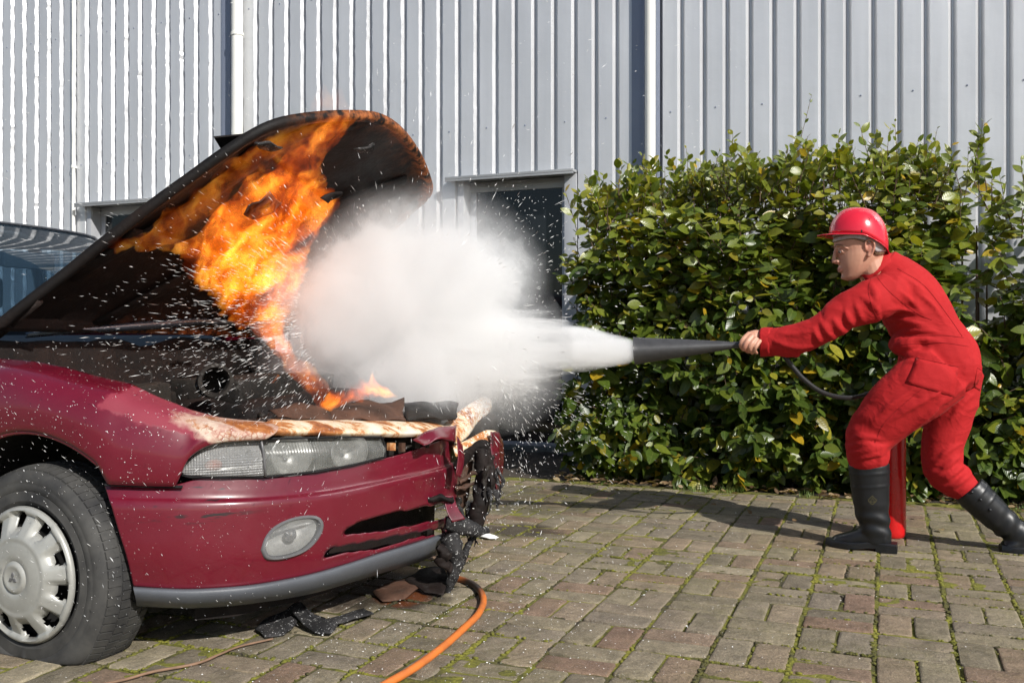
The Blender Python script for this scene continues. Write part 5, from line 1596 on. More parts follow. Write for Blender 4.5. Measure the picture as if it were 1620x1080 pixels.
# the main creases of the cloth: knee, seat, waist, armpit, elbow, sleeve, back (paths in photograph pixels)
FOLDS = [([(1336, 707), (1365, 702), (1404, 711)], 0.013), ([(1343, 718), (1378, 709), (1408, 704)], 0.014), ([(1350, 731), (1384, 717), (1404, 716)], 0.012), ([(1391, 737), (1393, 716), (1402, 700)], 0.011), ([(1345, 694), (1370, 690), (1400, 696)], 0.010),
         ([(1484, 750), (1508, 729), (1530, 715)], 0.014), ([(1490, 760), (1515, 742), (1537, 736)], 0.015), ([(1502, 772), (1530, 753), (1545, 748)], 0.013), ([(1478, 735), (1500, 712), (1526, 700)], 0.011),
         ([(1402, 670), (1440, 645), (1492, 618)], 0.012), ([(1438, 684), (1474, 652), (1502, 622)], 0.013), ([(1376, 672), (1410, 640), (1450, 612)], 0.010), ([(1490, 642), (1515, 620), (1542, 596)], 0.012), ([(1500, 668), (1520, 640), (1546, 618)], 0.011),
         ([(1422, 541), (1452, 536), (1494, 541)], 0.012), ([(1418, 557), (1442, 561), (1474, 556)], 0.013), ([(1424, 527), (1456, 522), (1486, 526)], 0.010), ([(1430, 572), (1452, 574), (1482, 580)], 0.009),
         ([(1379, 492), (1386, 470), (1376, 446)], 0.013), ([(1393, 504), (1381, 482), (1358, 467)], 0.012), ([(1378, 512), (1420, 506), (1474, 516)], 0.011), ([(1400, 520), (1440, 512), (1490, 528)], 0.009), ([(1396, 490), (1424, 488), (1462, 500)], 0.009),
         ([(1318, 503), (1330, 520), (1346, 537)], 0.012), ([(1298, 504), (1310, 525), (1327, 546)], 0.013), ([(1335, 488), (1346, 512), (1360, 527)], 0.012), ([(1284, 512), (1292, 532), (1304, 552)], 0.010), ([(1352, 476), (1360, 498), (1372, 515)], 0.011),
         ([(1213, 534), (1255, 549), (1302, 546)], 0.010), ([(1222, 526), (1256, 529), (1290, 522)], 0.008), ([(1402, 430), (1432, 440), (1474, 472)], 0.009), ([(1440, 452), (1476, 484), (1500, 520)], 0.009), ([(1415, 455), (1440, 474), (1464, 500)], 0.008)]
def cloth_body():
    bm = bmesh.new()
    for ch in (TORSO, ARM_L, ARM_R, LEG_L, LEG_R):
        Q, R = chain(ch); add_tube(bm, Q, R, 22, side=(0, 1, 0))
    # seat and shoulders round the joints off
    add_ball(bm, at_y(1506, 582, 4.37), (0.115, 0.09, 0.115)); add_ball(bm, at_y(1510, 585, 4.48), (0.11, 0.09, 0.115))
    add_ball(bm, at_y(1408, 464, 4.26), (0.088, 0.08, 0.088)); add_ball(bm, at_y(1412, 464, 4.52), (0.09, 0.08, 0.09))
    # blouse sagging over the waist
    add_ball(bm, at_y(1438, 545, 4.36), (0.085, 0.10, 0.055))
    add_tube(bm, catmull([at_y(1262, 549, 4.18), at_y(1238, 553, 4.19), at_y(1226, 556, 4.195)], 5), [0.045, 0.040, 0.034, 0.026, 0.018], 12)
    base_me = remeshed(bm.copy(), 0.012, 2, 0.5)
    bv = BVHTree.FromPolygons([v.co.copy() for v in base_me.vertices], [tuple(p.vertices) for p in base_me.polygons])
    bpy.data.meshes.remove(base_me)
    for pix, rad in FOLDS:
        rad *= 1.25
        pts = []
        for p in catmull([(x, y, 0) for x, y in pix], 18):
            h = bv.ray_cast(EYE, ray(p.x, p.y).normalized())
            if h[0] is not None: pts.append(h[0] - h[1] * rad * 0.15)
        if len(pts) > 4:
            m_ = len(pts)
            add_tube(bm, pts, [rad * (0.25 + 0.75 * math.sin(math.pi * (i + 0.5) / m_)) for i in range(m_)], 10)
    me = remeshed(bm, 0.0068, 3, 0.5)
    J = [(at_y(1318, 515, 4.17), 0.16, at_y(1305, 520, 4.17) - at_y(1378, 478, 4.19), 0.0085), (at_y(1372, 712, 4.31), 0.13, Vector((0.1, 0, -1)), 0.010), (at_y(1500, 745, 4.50), 0.14, Vector((0.3, 0, -1)), 0.011),
         (at_y(1430, 548, 4.36), 0.15, Vector((-0.55, 0, 0.8)), 0.009), (at_y(1395, 482, 4.22), 0.13, Vector((-0.8, 0, -0.4)), 0.008), (at_y(1455, 612, 4.30), 0.17, Vector((-0.8, 0, -0.5)), 0.006), (at_y(1232, 542, 4.19), 0.10, Vector((-1, 0, 0)), 0.007)]
    J = [(c, r_, d.normalized(), a) for c, r_, d, a in J]
    def fn(p, no):
        q = Vector((p.x * 4 + p.z * 2, p.y * 5, p.z * 8 - p.x * 4)) + Vector((mnoise.noise(p * 4), mnoise.noise(p * 4 + Vector((4, 0, 0))), mnoise.noise(p * 4 + Vector((0, 4, 0))))) * 0.6
        v = 0.004 * mnoise.noise(p * 6) + 0.0045 * (max(0, 1 - abs(mnoise.noise(q)) * 3.5) - 0.3) * max(0, min(1, 0.5 + 2.5 * mnoise.noise(p * 3 + Vector((1, 8, 2)))))
        for c, r_, d, a in J:
            dd = (p - c).length
            if dd < r_:
                w = (1 - dd / r_) ** 0.8
                ph = (p - c).dot(d) * 150 + 5.0 * mnoise.noise(p * 11) + 3 * (p - c).dot(Vector((0.3, 1, 0.4))) * 20
                v += 0.6 * a * w * (abs(math.sin(ph * 0.36)) ** 0.7 * 1.6 - 0.95)
        # long drag folds on the back and thigh
        v += 0.0035 * math.sin(p.x * 22 + p.z * 50 + 6 * mnoise.noise(p * 5)) * max(0, mnoise.noise(p * 4 + Vector((3, 1, 7))))
        return v
    me.update(); displace(me, fn)
    # let gravity smooth single spikes
    return mesh_to_obj('overalls', me, M['overalls'], person)
overalls = cloth_body()
# stitched details on the cloth: projected strips of thread that stand proud of it
from mathutils.bvhtree import BVHTree
_bvh = BVHTree.FromPolygons([v.co + person.location for v in overalls.data.vertices], [tuple(p.vertices) for p in overalls.data.polygons])
def on_cloth(px, py, off=0.002):
    d = ray(px, py).normalized()
    h = _bvh.ray_cast(EYE, d)
    return (h[0] + h[1] * off) if h[0] is not None else None
def seam(name, pix, rad=0.0010, mat='stitch', off=0.0008, parent=None):
    pts = []
    for p in catmull([(x, y, 0) for x, y in pix], 26):
        q = on_cloth(p.x, p.y, off)
        if q is not None: pts.append(q)
    if len(pts) < 3: return
    bm = bmesh.new(); add_tube(bm, pts, rad, 6); return bm_obj(name, bm, M[mat], parent or overalls, smooth=True)
seam('yoke_seam', [(1384, 432), (1398, 452), (1424, 476), (1452, 496), (1474, 506)])
seam('waist_seam', [(1428, 533), (1455, 531), (1490, 530), (1524, 534)], 0.0014)
seam('waist_seam', [(1424, 545), (1455, 543), (1492, 542), (1532, 548)], 0.0011)
seam('sleeve_seam', [(1378, 440), (1374, 462), (1382, 490), (1392, 510)])
seam('side_seam', [(1472, 605), (1440, 630), (1400, 668), (1384, 700)])
seam('back_seam', [(1420, 425), (1462, 452), (1500, 500), (1522, 532)])
def pocket(pix):
    P = [on_cloth(x, y, 0.003) for x, y in pix]
    if any(p is None for p in P): return
    n = 8; V = []
    for j in range(n + 1):
        for i in range(n + 1):
            u, v = i / n, j / n
            x = (pix[0][0] * (1 - u) + pix[1][0] * u) * (1 - v) + (pix[3][0] * (1 - u) + pix[2][0] * u) * v
            y = (pix[0][1] * (1 - u) + pix[1][1] * u) * (1 - v) + (pix[3][1] * (1 - u) + pix[2][1] * u) * v
            q = on_cloth(x, y, 0.0012); V.append(q if q is not None else V[-1])
    F = [(j * (n + 1) + i, j * (n + 1) + i + 1, (j + 1) * (n + 1) + i + 1, (j + 1) * (n + 1) + i) for j in range(n) for i in range(n)]
    o = mesh_obj('pocket', V, F, M['overalls'], None, smooth=True); o.parent = overalls; o.data.transform(Matrix.Translation(-person.location)); solidify(o, 0.0012, 0)
    seam('pocket_hem', [pix[0], ((pix[0][0] + pix[1][0]) / 2, (pix[0][1] + pix[1][1]) / 2), pix[1]], 0.0016, off=0.0018)
pocket([(1450, 566), (1516, 580), (1510, 628), (1432, 606)])
pocket([(1546, 582), (1553, 586), (1550, 618), (1540, 612)])
# collar
cA = catmull([at_y(1362, 436, 4.27), at_y(1378, 418, 4.275), at_y(1395, 404, 4.30), at_y(1404, 400, 4.37), at_y(1398, 406, 4.45), at_y(1380, 424, 4.46), at_y(1362, 440, 4.42)], 26)
cB = catmull([at_y(1372, 448, 4.26), at_y(1392, 430, 4.255), at_y(1412, 414, 4.29), at_y(1420, 410, 4.37), at_y(1412, 416, 4.47), at_y(1392, 434, 4.49), at_y(1370, 450, 4.44)], 26)
V = []; n = 26
for j in range(5):
    for i in range(n):
        p = cA[i].lerp(cB[i], j / 4); V.append(p + Vector((0, 0, 0.006 * math.sin(j / 4 * 3.14))))
o = mesh_obj('collar', V, [(j * n + i, j * n + i + 1, (j + 1) * n + i + 1, (j + 1) * n + i) for j in range(4) for i in range(n - 1)], M['overalls'], None, smooth=True)
o.parent = overalls; o.data.transform(Matrix.Translation(-person.location)); solidify(o, 0.006, 0)
# cuff round the left wrist
bm = bmesh.new(); Q, R = chain([(1222, 541, 4.195, 22, 0.052), (1210, 541, 4.20, 22, 0.053), (1203, 541, 4.20, 21, 0.051)], 6)
rg = add_tube(bm, Q, R, 24, caps=False, side=(0, 1, 0))
for v in bm.verts: v.co += Vector((mnoise.noise(v.co * 40), mnoise.noise(v.co * 40 + Vector((2, 0, 0))), mnoise.noise(v.co * 30))) * 0.004
o = bm_obj('cuff', bm, M['overalls'], overalls, smooth=True); o.data.transform(Matrix.Translation(-overalls.location)); solidify(o, 0.005, 0)

# ---- the body itself: head, neck, hands, and the limbs inside the clothes, one surface
HC = at_y(1362, 396, 4.30)                                    # between the ears
YW = math.radians(20); PT = math.radians(9)
HF = Vector((-math.cos(YW) * math.cos(PT), -math.sin(YW) * math.cos(PT), -math.sin(PT)))
HL = Vector((math.sin(YW), -math.cos(YW), 0)).normalized()     # towards her left ear (the camera side)
HU = HL.cross(HF) * -1
if HU.z < 0: HU = -HU
HS = 0.0112                                                   # one head unit in metres
def HP(f, l, u): return HC + (HF * f + HL * l + HU * u) * HS
def head_bm(bm):
    secs = [(-10.9, 6.6, 4.8, 1.2), (-10.4, 7.9, 2.6, 2.2), (-9.4, 8.6, 0.4, 3.3), (-8.2, 8.6, -2.6, 4.3), (-7.0, 8.7, -4.0, 5.0), (-5.4, 9.0, -6.0, 5.7), (-3.5, 9.1, -7.6, 6.4), (-1.5, 9.0, -8.6, 6.9), (0.4, 8.9, -9.1, 7.1), (2.2, 9.3, -9.5, 7.3), (3.6, 9.5, -9.8, 7.5),
            (5.6, 9.2, -10.0, 7.6), (7.6, 8.3, -9.6, 7.3), (9.6, 6.2, -8.2, 6.2), (11.0, 3.6, -6.0, 4.4), (11.8, 0.6, -3.2, 1.8)]
    rings = []
    for u, fr, bk, hw in secs:
        c = (fr + bk) / 2; hl = (fr - bk) / 2; rg = []
        for k in range(32):
            a = 2 * math.pi * k / 32; ca, sa = math.cos(a), math.sin(a)
            e = 0.82
            x = math.copysign(abs(ca) ** e, ca) * hl + c; y = math.copysign(abs(sa) ** e, sa) * hw
            if ca > 0.2: y *= 1 - 0.16 * (ca - 0.2)
            rg.append(bm.verts.new(HP(x, y, u)))
        rings.append(rg)
    for a, b in zip(rings, rings[1:]):
        for k in range(32): bm.faces.new((a[k], a[(k + 1) % 32], b[(k + 1) % 32], b[k]))
    bm.faces.new(rings[0][::-1]); bm.faces.new(rings[-1])
    def tube(pts, rad, seg=12): add_tube(bm, [HP(*p) for p in pts], [r_ * HS if not isinstance(r_, tuple) else (r_[0] * HS, r_[1] * HS) for r_ in rad], seg)
    # nose: bridge, tip, wings
    tube(catmull([(9.0, 0, 2.3), (9.8, 0, 0.6), (10.4, 0, -1.2), (10.9, 0, -2.3)], 9), [0.75, 0.75, 0.75, 0.8, 0.8, 0.85, 0.85, 0.85, 0.8])
    add_ball(bm, HP(10.7, 0, -2.5), 1.0 * HS); add_ball(bm, HP(9.8, 1.15, -2.9), 0.75 * HS); add_ball(bm, HP(9.8, -1.15, -2.9), 0.75 * HS)
    add_ball(bm, HP(9.6, 0, -3.4), (1.0 * HS, 1.0 * HS, 0.6 * HS))
    # lips and chin
    for s in (-1, 1):
        tube(catmull([(9.35, 0, -5.55), (9.1, s * 1.1, -5.5), (8.4, s * 2.1, -5.75)], 6), [0.62, 0.62, 0.55, 0.45, 0.35, 0.25], 8)
        tube(catmull([(9.2, 0, -6.5), (8.95, s * 1.1, -6.45), (8.4, s * 2.0, -6.0)], 6), [0.68, 0.68, 0.6, 0.5, 0.4, 0.25], 8)
        # brow ridge, cheek bone, eyelids
        tube(catmull([(9.3, s * 0.9, 2.5), (9.3, s * 2.6, 2.9), (8.2, s * 4.6, 2.3), (6.8, s * 5.6, 1.2)], 8), [0.25, 0.3, 0.3, 0.28, 0.25, 0.2, 0.2, 0.2], 8)
        tube(catmull([(8.75, s * 1.9, 0.9), (9.15, s * 3.0, 1.35), (8.3, s * 4.3, 0.75)], 6), [0.25, 0.36, 0.40, 0.40, 0.36, 0.25], 8)
        tube(catmull([(8.75, s * 1.9, 0.5), (8.95, s * 3.0, 0.0), (8.2, s * 4.3, 0.45)], 6), [0.3, 0.4, 0.4, 0.4, 0.35, 0.3], 8)
        # ear: rim, hollow back plate, lobe
        tube(catmull([(0.6, s * 7.3, -0.6), (0.9, s * 7.9, 1.6), (0.0, s * 8.5, 3.2), (-1.6, s * 8.8, 2.8), (-2.3, s * 8.7, 0.8), (-1.6, s * 8.3, -1.4), (-0.4, s * 7.7, -2.9)], 16), [0.42] * 16, 8)
        add_ball(bm, HP(-0.8, s * 7.55, 0.6), (1.5 * HS, 0.5 * HS, 2.4 * HS)); add_ball(bm, HP(0.0, s * 7.6, -2.6), (0.75 * HS, 0.5 * HS, 0.9 * HS))
    add_ball(bm, HP(8.0, 0, -9.3), (1.2 * HS, 1.3 * HS, 1.0 * HS))
    # neck
    add_tube(bm, catmull([HP(-2.5, 0, -4), HP(-3.4, 0, -9.5), at_y(1392, 440, 4.37), at_y(1410, 465, 4.38)], 10), [0.062] * 10, 20)
def finger(bm, pts, r0, r1):
    Q = catmull(pts, 12); add_tube(bm, Q, [r0 + (r1 - r0) * i / 11 for i in range(12)], 10)
    add_ball(bm, Q[-1], r1 * 1.0, seg=10, rings=7)
def grip_hand(bm, wrist, palm, axis, back, across):
    """a hand closed round a bar: bar direction 'axis' (finger row runs along it), 'back' points out of the back of the hand"""
    axis = axis.normalized(); back = (back - axis * back.dot(axis)).normalized(); curl = across
    add_tube(bm, catmull([wrist, wrist.lerp(palm, 0.6), palm], 7), [(0.026, 0.019), (0.027, 0.020), (0.030, 0.021), (0.034, 0.022), (0.037, 0.022), (0.037, 0.021), (0.034, 0.019)], 14, side=back)
bm = bmesh.new()
head_bm(bm)
for ch in (TORSO[:-1], ARM_L, ARM_R, LEG_L, LEG_R, SHIN_L, SHIN_R):
    Q, R = chain(ch, amul=0.74); add_tube(bm, Q, R, 16, side=(0, 1, 0))
# left hand: wrist at the cuff, palm over the neck of the horn, fingers wrapped under it towards the camera
wl = at_y(1214, 540, 4.20); pl = at_y(1192, 536, 4.185)
add_tube(bm, catmull([at_y(1228, 540, 4.195), wl, at_y(1202, 537, 4.195), pl, at_y(1183, 537, 4.18)], 10), [(0.027, 0.022), (0.027, 0.022), (0.028, 0.022), (0.031, 0.023), (0.036, 0.025), (0.040, 0.027), (0.041, 0.028), (0.040, 0.028), (0.036, 0.026), (0.028, 0.022)], 16, side=(0, 1, 0))
def px3(l): return [at_y(*p) for p in l]
finger(bm, px3([(1186, 527, 4.165), (1176, 536, 4.138), (1172, 546, 4.140), (1176, 553, 4.170)]), 0.0112, 0.0088)
finger(bm, px3([(1191, 530, 4.155), (1182, 540, 4.128), (1178, 550, 4.132), (1183, 556, 4.165)]), 0.0114, 0.0090)
finger(bm, px3([(1197, 534, 4.150), (1189, 544, 4.126), (1186, 552, 4.132), (1190, 558, 4.165)]), 0.0108, 0.0086)
finger(bm, px3([(1203, 538, 4.150), (1197, 547, 4.130), (1194, 554, 4.138), (1197, 558, 4.168)]), 0.0096, 0.0078)
finger(bm, px3([(1194, 528, 4.20), (1183, 530, 4.215), (1174, 539, 4.222), (1170, 546, 4.215)]), 0.0130, 0.0098)
# right hand on the lever of the extinguisher
EX = at_h(1408, 848, 0.0); EX = Vector((0.025, 4.64, 0))
hr = EX + Vector((-0.005, 0.0, 0.665))
add_tube(bm, catmull([at_y(1424, 602, 4.62), at_y(1416, 612, 4.63), hr + Vector((0.01, 0, 0.035)), hr + Vector((-0.02, 0, 0.028))], 9), [(0.026, 0.022)] * 3 + [(0.034, 0.030)] * 4 + [(0.032, 0.028), (0.024, 0.022)], 14, side=(0, 1, 0))
for k in range(4):
    b_ = hr + Vector((-0.045 + 0.021 * k, -0.03, 0.03))
    finger(bm, [b_, b_ + Vector((-0.004, -0.012, -0.02)), b_ + Vector((-0.004, 0.004, -0.045)), b_ + Vector((0, 0.026, -0.050))], 0.0105, 0.0085)
b_ = hr + Vector((-0.01, 0.03, 0.035)); finger(bm, [b_, b_ + Vector((-0.03, 0.012, 0.0)), b_ + Vector((-0.055, 0.004, -0.008))], 0.012, 0.0095)
# feet inside the boots
add_tube(bm, [at_y(1382, 845, 4.33), at_y(1360, 858, 4.345), at_y(1330, 860, 4.355)], [0.035, 0.035, 0.025], 12)
add_tube(bm, [at_y(1612, 842, 4.54), at_y(1616, 852, 4.55), at_y(1626, 858, 4.555)], [0.03, 0.028, 0.02], 12)
me = remeshed(bm, 0.0036, 3, 0.45)
fl = me.attributes.new('flush', 'FLOAT', 'POINT')
co = np.empty(len(me.vertices) * 3); me.vertices.foreach_get('co', co); co = co.reshape(-1, 3)
lipc = np.array(HP(9.3, 0, -6.0)); ear = np.array(HP(-0.8, 7.8, 0.4)); nose = np.array(HP(11, 0, -2.6)); hand = np.array(at_y(1180, 552, 4.14))
fv = 0.95 * np.clip(1.25 - np.linalg.norm((co - lipc) / (0.013, 0.025, 0.010), axis=1), 0, 0.8) + 0.6 * np.clip(1 - np.linalg.norm(co - ear, axis=1) / 0.04, 0, 1) + 0.4 * np.clip(1 - np.linalg.norm(co - nose, axis=1) / 0.02, 0, 1) + 0.7 * np.clip(1 - np.linalg.norm(co - hand, axis=1) / 0.04, 0, 1)
fl.data.foreach_set('value', np.clip(fv, 0, 0.85))
body = mesh_to_obj('body', me, M['skin'], person)
# eyes, brows, hair, net
for s in (-1, 1):
    bm = bmesh.new(); add_ball(bm, HP(8.35, s * 3.05, 0.62), (0.95 * HS, 1.05 * HS, 0.95 * HS)); e = bm_obj('eye', bm, M['eye'], person, smooth=True)
    d_ = Vector((-0.9, -0.25, -0.2)).normalized(); c_ = HP(8.35, s * 3.05, 0.62)
    bm = bmesh.new(); add_ball(bm, c_ + d_ * 0.78 * HS, (0.52 * HS, 0.52 * HS, 0.52 * HS)); bm_obj('iris', bm, M['iris'], e, smooth=True)
    bm = bmesh.new(); add_tube(bm, catmull([HP(9.95, s * 1.2, 2.7), HP(9.9, s * 2.8, 3.5), HP(8.6, s * 4.8, 3.0), HP(7.8, s * 5.5, 2.3)], 10), [(0.15 * HS, 0.25 * HS)] * 2 + [(0.22 * HS, 0.25 * HS)] * 5 + [(0.14 * HS, 0.14 * HS)] * 2 + [(0.08 * HS, 0.08 * HS)], 8)
    bm_obj('eyebrow', bm, M['hair'], person, smooth=True)
def cap(name, lo, hi, grow, mat, wob):
    """shell over the cranium between two slanted levels"""
    V = []; n = 48; m = 10
    for j in range(m):
        for k in range(n):
            a = 2 * math.pi * k / n; ca, sa = math.cos(a), math.sin(a)
            u = lo(a) + (hi(a) - lo(a)) * j / (m - 1)
            hw = np.interp(u, [-8, -3.5, 0.4, 3.6, 7.6, 9.6], [4.6, 6.6, 7.1, 7.5, 7.3, 6.2]) + grow; fr = np.interp(u, [-8, 0, 3.6, 7.6, 9.6], [9.0, 9.0, 9.5, 8.3, 6.2]) + grow; bk = np.interp(u, [-8, -3.5, 0.4, 5.6, 9.6], [-4.0, -7.6, -9.1, -10.0, -8.2]) - grow
            e = 0.82; c = (fr + bk) / 2; hl = (fr - bk) / 2
            x = math.copysign(abs(ca) ** e, ca) * hl + c; y = math.copysign(abs(sa) ** e, sa) * hw * (1 - 0.16 * max(0, ca - 0.2))
            p = HP(x, y, u); V.append(p + (p - HC).normalized() * wob * mnoise.noise(p * 60))
    F = [(j * n + k, j * n + (k + 1) % n, (j + 1) * n + (k + 1) % n, (j + 1) * n + k) for j in range(m - 1) for k in range(n)]
    o = mesh_obj(name, V, F, mat, person, smooth=True); solidify(o, 0.003, 0); return o
sm = lambda x: x * x * (3 - 2 * x)
def bk(a): return max(0.0, min(1.0, ((1 - math.cos(a)) / 2 - 0.22) / 0.45))
cap('hair', lambda a: 4.6 - 3.6 * sm(bk(a)) - 4.0 * sm(max(0, bk(a) - 0.6) / 0.4), lambda a: 7.0, 0.25, M['hair'], 0.003)
cap('hair_net', lambda a: 5.0 - 2.4 * sm(bk(a)) - 4.6 * sm(max(0, bk(a) - 0.55) / 0.45), lambda a: 6.2 - 1.6 * sm(bk(a)), 0.45, M['hairnet'], 0.003)

# ---- hard hat
def hard_hat():
    up = (HU * 0.97 - HF * 0.24).normalized(); fw = (HF - up * HF.dot(up)).normalized(); lf = HL
    C = HP(0.2, 0, 5.9)
    def P(f, l, u): return C + (fw * f + lf * l + up * u) * 0.01
    n = 64; V = []
    prof = []
    m = 18
    for j in range(m):
        t = j / (m - 1) * math.pi / 2
        prof.append((math.cos(t) ** 0.80, math.sin(t) ** 0.95))
    LF, LB, W, Hh = 12.0, 12.6, 10.6, 11.4
    def rim_drop(a):     # the shell reaches lower at the nape
        return -5.4 * max(0, 0.12 - math.cos(a)) ** 1.25 - 0.3
    for j, (rr, hh) in enumerate(prof):
        for k in range(n):
            a = 2 * math.pi * k / n; ca, sa = math.cos(a), math.sin(a)
            L = LF if ca > 0 else LB
            low = rim_drop(a) * (1 - hh)
            ridge = 0.35 * math.exp(-(sa * rr * 10 / 2.2) ** 2) * (hh > 0.25)
            groove = 0.28 * math.exp(-((abs(sa) * rr * 10.6 - 6.0) / 0.8) ** 2) * (0.25 < hh < 0.93) * (ca > -0.5)
            V.append(P(ca * L * rr, sa * W * rr, hh * Hh + low + ridge - groove))
    F = [(j * n + k, j * n + (k + 1) % n, (j + 1) * n + (k + 1) % n, (j + 1) * n + k) for j in range(m - 1) for k in range(n)]
    o = mesh_obj('hard_hat', V, F, M['helmet'], person, smooth=True); solidify(o, 0.003, 1)
    # rim gutter and peak
    V = []; rows = [(1.0, 0.0), (1.03, -0.25), (1.06, -0.45), (1.065, -0.7)]
    for j, (s, dz) in enumerate(rows):
        for k in range(n):
            a = 2 * math.pi * k / n; ca, sa = math.cos(a), math.sin(a); L = LF if ca > 0 else LB
            pk = max(0, ca) ** 2.2 * 4.6 * j / 3
            V.append(P(ca * L * s + pk, sa * W * s * (1 + 0.03 * j / 3), rim_drop(a) + dz - 0.10 * pk))
    F = [(j * n + k, j * n + (k + 1) % n, (j + 1) * n + (k + 1) % n, (j + 1) * n + k) for j in range(3) for k in range(n)]
    p = mesh_obj('peak', V, F, M['helmet'], o, smooth=True); p.data.transform(Matrix.Translation(Vector()))
    solidify(p, 0.003, 1)
    # vent holes and strap slot
    for (dx, dy, r_) in ((0, 0, 0.9), (1.4, 0.5, 0.8), (-1.1, 0.7, 0.8), (0.4, 1.5, 0.8), (1.8, 1.6, 0.6), (-0.3, -0.8, 0.7)):
        d = ray(1375 + dx * 1.9, 347 - dy * 1.9).normalized()
        # find the shell along the sight line
        bv = BVHTree.FromPolygons([v.co + person.location for v in o.data.vertices], [tuple(q.vertices) for q in o.data.polygons])
        h = bv.ray_cast(EYE, d)
        if h[0] is not None:
            nn = h[1] if h[1].dot(d) < 0 else -h[1]
            bm = bmesh.new(); add_lathe(bm, [(0.0022 * r_, -0.002), (0.0022 * r_, 0.0042), (0.0, 0.0042)], h[0], nn, 10); bm_obj('vent_hole', bm, M['black'], o)
    h = bv.ray_cast(EYE, ray(1363, 366).normalized())
    if h[0] is not None:
        nn = h[1] if h[1].dot(ray(1363, 366)) < 0 else -h[1]
        bm = bmesh.new(); add_lathe(bm, [(0.003, -0.002), (0.003, 0.0046), (0.0, 0.0046)], h[0], nn, 8)
        for v in bm.verts: v.co.z = h[0].z + (v.co.z - h[0].z) * 2.2
        bm_obj('strap_slot', bm, M['black'], o)
    # head band and nape strap inside
    bm = bmesh.new(); add_tube(bm, [P(math.cos(a) * 10.2 - 0.3, math.sin(a) * 8.9, -0.9 - 1.6 * max(0, -math.cos(a))) for a in np.linspace(0, 2 * math.pi, 40)], [(0.008, 0.0015)] * 40, 8, caps=False, side=up)
    bm_obj('head_band', bm, M['hairnet'], o, smooth=True)
    return o
hard_hat()

# ---- rubber boots
def boot(shaft, foot, tilt_sole, name='boot'):
    bm = bmesh.new()
    Q, R = chain(shaft, 26); add_tube(bm, Q, R, 26, side=(0, 1, 0))
    Q2, R2 = chain(foot, 20); add_tube(bm, Q2, R2, 22, side=(0, 1, 0))
    me = remeshed(bm, 0.006, 7, 0.5)
    c0, c1 = at_y(*shaft[0][:3]), at_y(*shaft[-1][:3]); ax = (c1 - c0).normalized(); L = (c1 - c0).length
    def fn(p, no):
        t = (p - c0).dot(ax) / L
        v = 0.0012 * mnoise.noise(p * 14)
        if 0.42 < t < 1.0: v += 0.0045 * math.sin(t * 30 + 3 * mnoise.noise(p * 8)) * max(0, 1 - abs(t - 0.72) / 0.28)      # ankle creases
        for b_ in (0.11, 0.27): v += 0.0022 * math.exp(-((t - b_) / 0.014) ** 2)
        return v
    me.update(); displace(me, fn)
    return mesh_to_obj(name, me, M['boot'], person), ax
SH_L = [(1374, 733, 4.33, 31.5, 0.076), (1376, 760, 4.33, 29.5, 0.071), (1378, 795, 4.33, 27, 0.064), (1382, 825, 4.33, 24, 0.054), (1386, 848, 4.33, 23, 0.045), (1388, 860, 4.33, 22, 0.040)]
FT_L = [(1404, 853, 4.325, 14, 0.036), (1388, 849, 4.33, 19, 0.042), (1366, 848, 4.34, 16, 0.047), (1344, 853, 4.35, 13, 0.050), (1325, 856, 4.36, 10.5, 0.044), (1316, 858, 4.365, 7, 0.032)]
bt, _ = boot(SH_L, FT_L, 0)
# sole and heel with their own edge
def sole(path, w, h, parent, heel=None):
    bm = bmesh.new()
    for (pth, ww, hh) in [(path, w, h)] + ([heel] if heel else []):
        Q = catmull(pth, 18)
        rings = []
        for i, p in enumerate(Q):
            T = (Q[min(17, i + 1)] - Q[max(0, i - 1)]).normalized(); side = T.cross(Vector((0, 0, 1))).normalized(); upv = side.cross(T)
            wi = float(np.interp(i / 17, np.linspace(0, 1, len(ww)), ww))
            rings.append([bm.verts.new(p + side * s * wi + upv * t * hh) for s, t in ((-1, 0), (1, 0), (1.02, 0.8), (0.9, 1), (-0.9, 1), (-1.02, 0.8))])
        for a, b in zip(rings, rings[1:]):
            for k in range(6): bm.faces.new((a[k], a[(k + 1) % 6], b[(k + 1) % 6], b[k]))
        bm.faces.new(rings[0][::-1]); bm.faces.new(rings[-1])
    return bm_obj('sole', bm, M['boot'], parent, smooth=True, angle=40)
gl = lambda px, py, dz=0.0: at_h(px, py, 0.0) + Vector((0, 0, dz))
fw = Vector((-1, 0.06, 0)).normalized()
hl = Vector((0.035, 4.325, 0))
sole([hl + Vector((0.008, 0, 0.012)), hl + fw * 0.09 + Vector((0, 0, 0.014)), hl + fw * 0.17 + Vector((0, 0, 0.006)), hl + fw * 0.24 + Vector((0, 0, 0.006)), hl + fw * 0.285 + Vector((0, 0, 0.012))], [0.034, 0.040, 0.037, 0.047, 0.050, 0.040, 0.018], 0.026, bt,
     heel=([hl + Vector((0.010, 0, 0.0)), hl + fw * 0.04, hl + fw * 0.075], [0.033, 0.039, 0.038], 0.02))
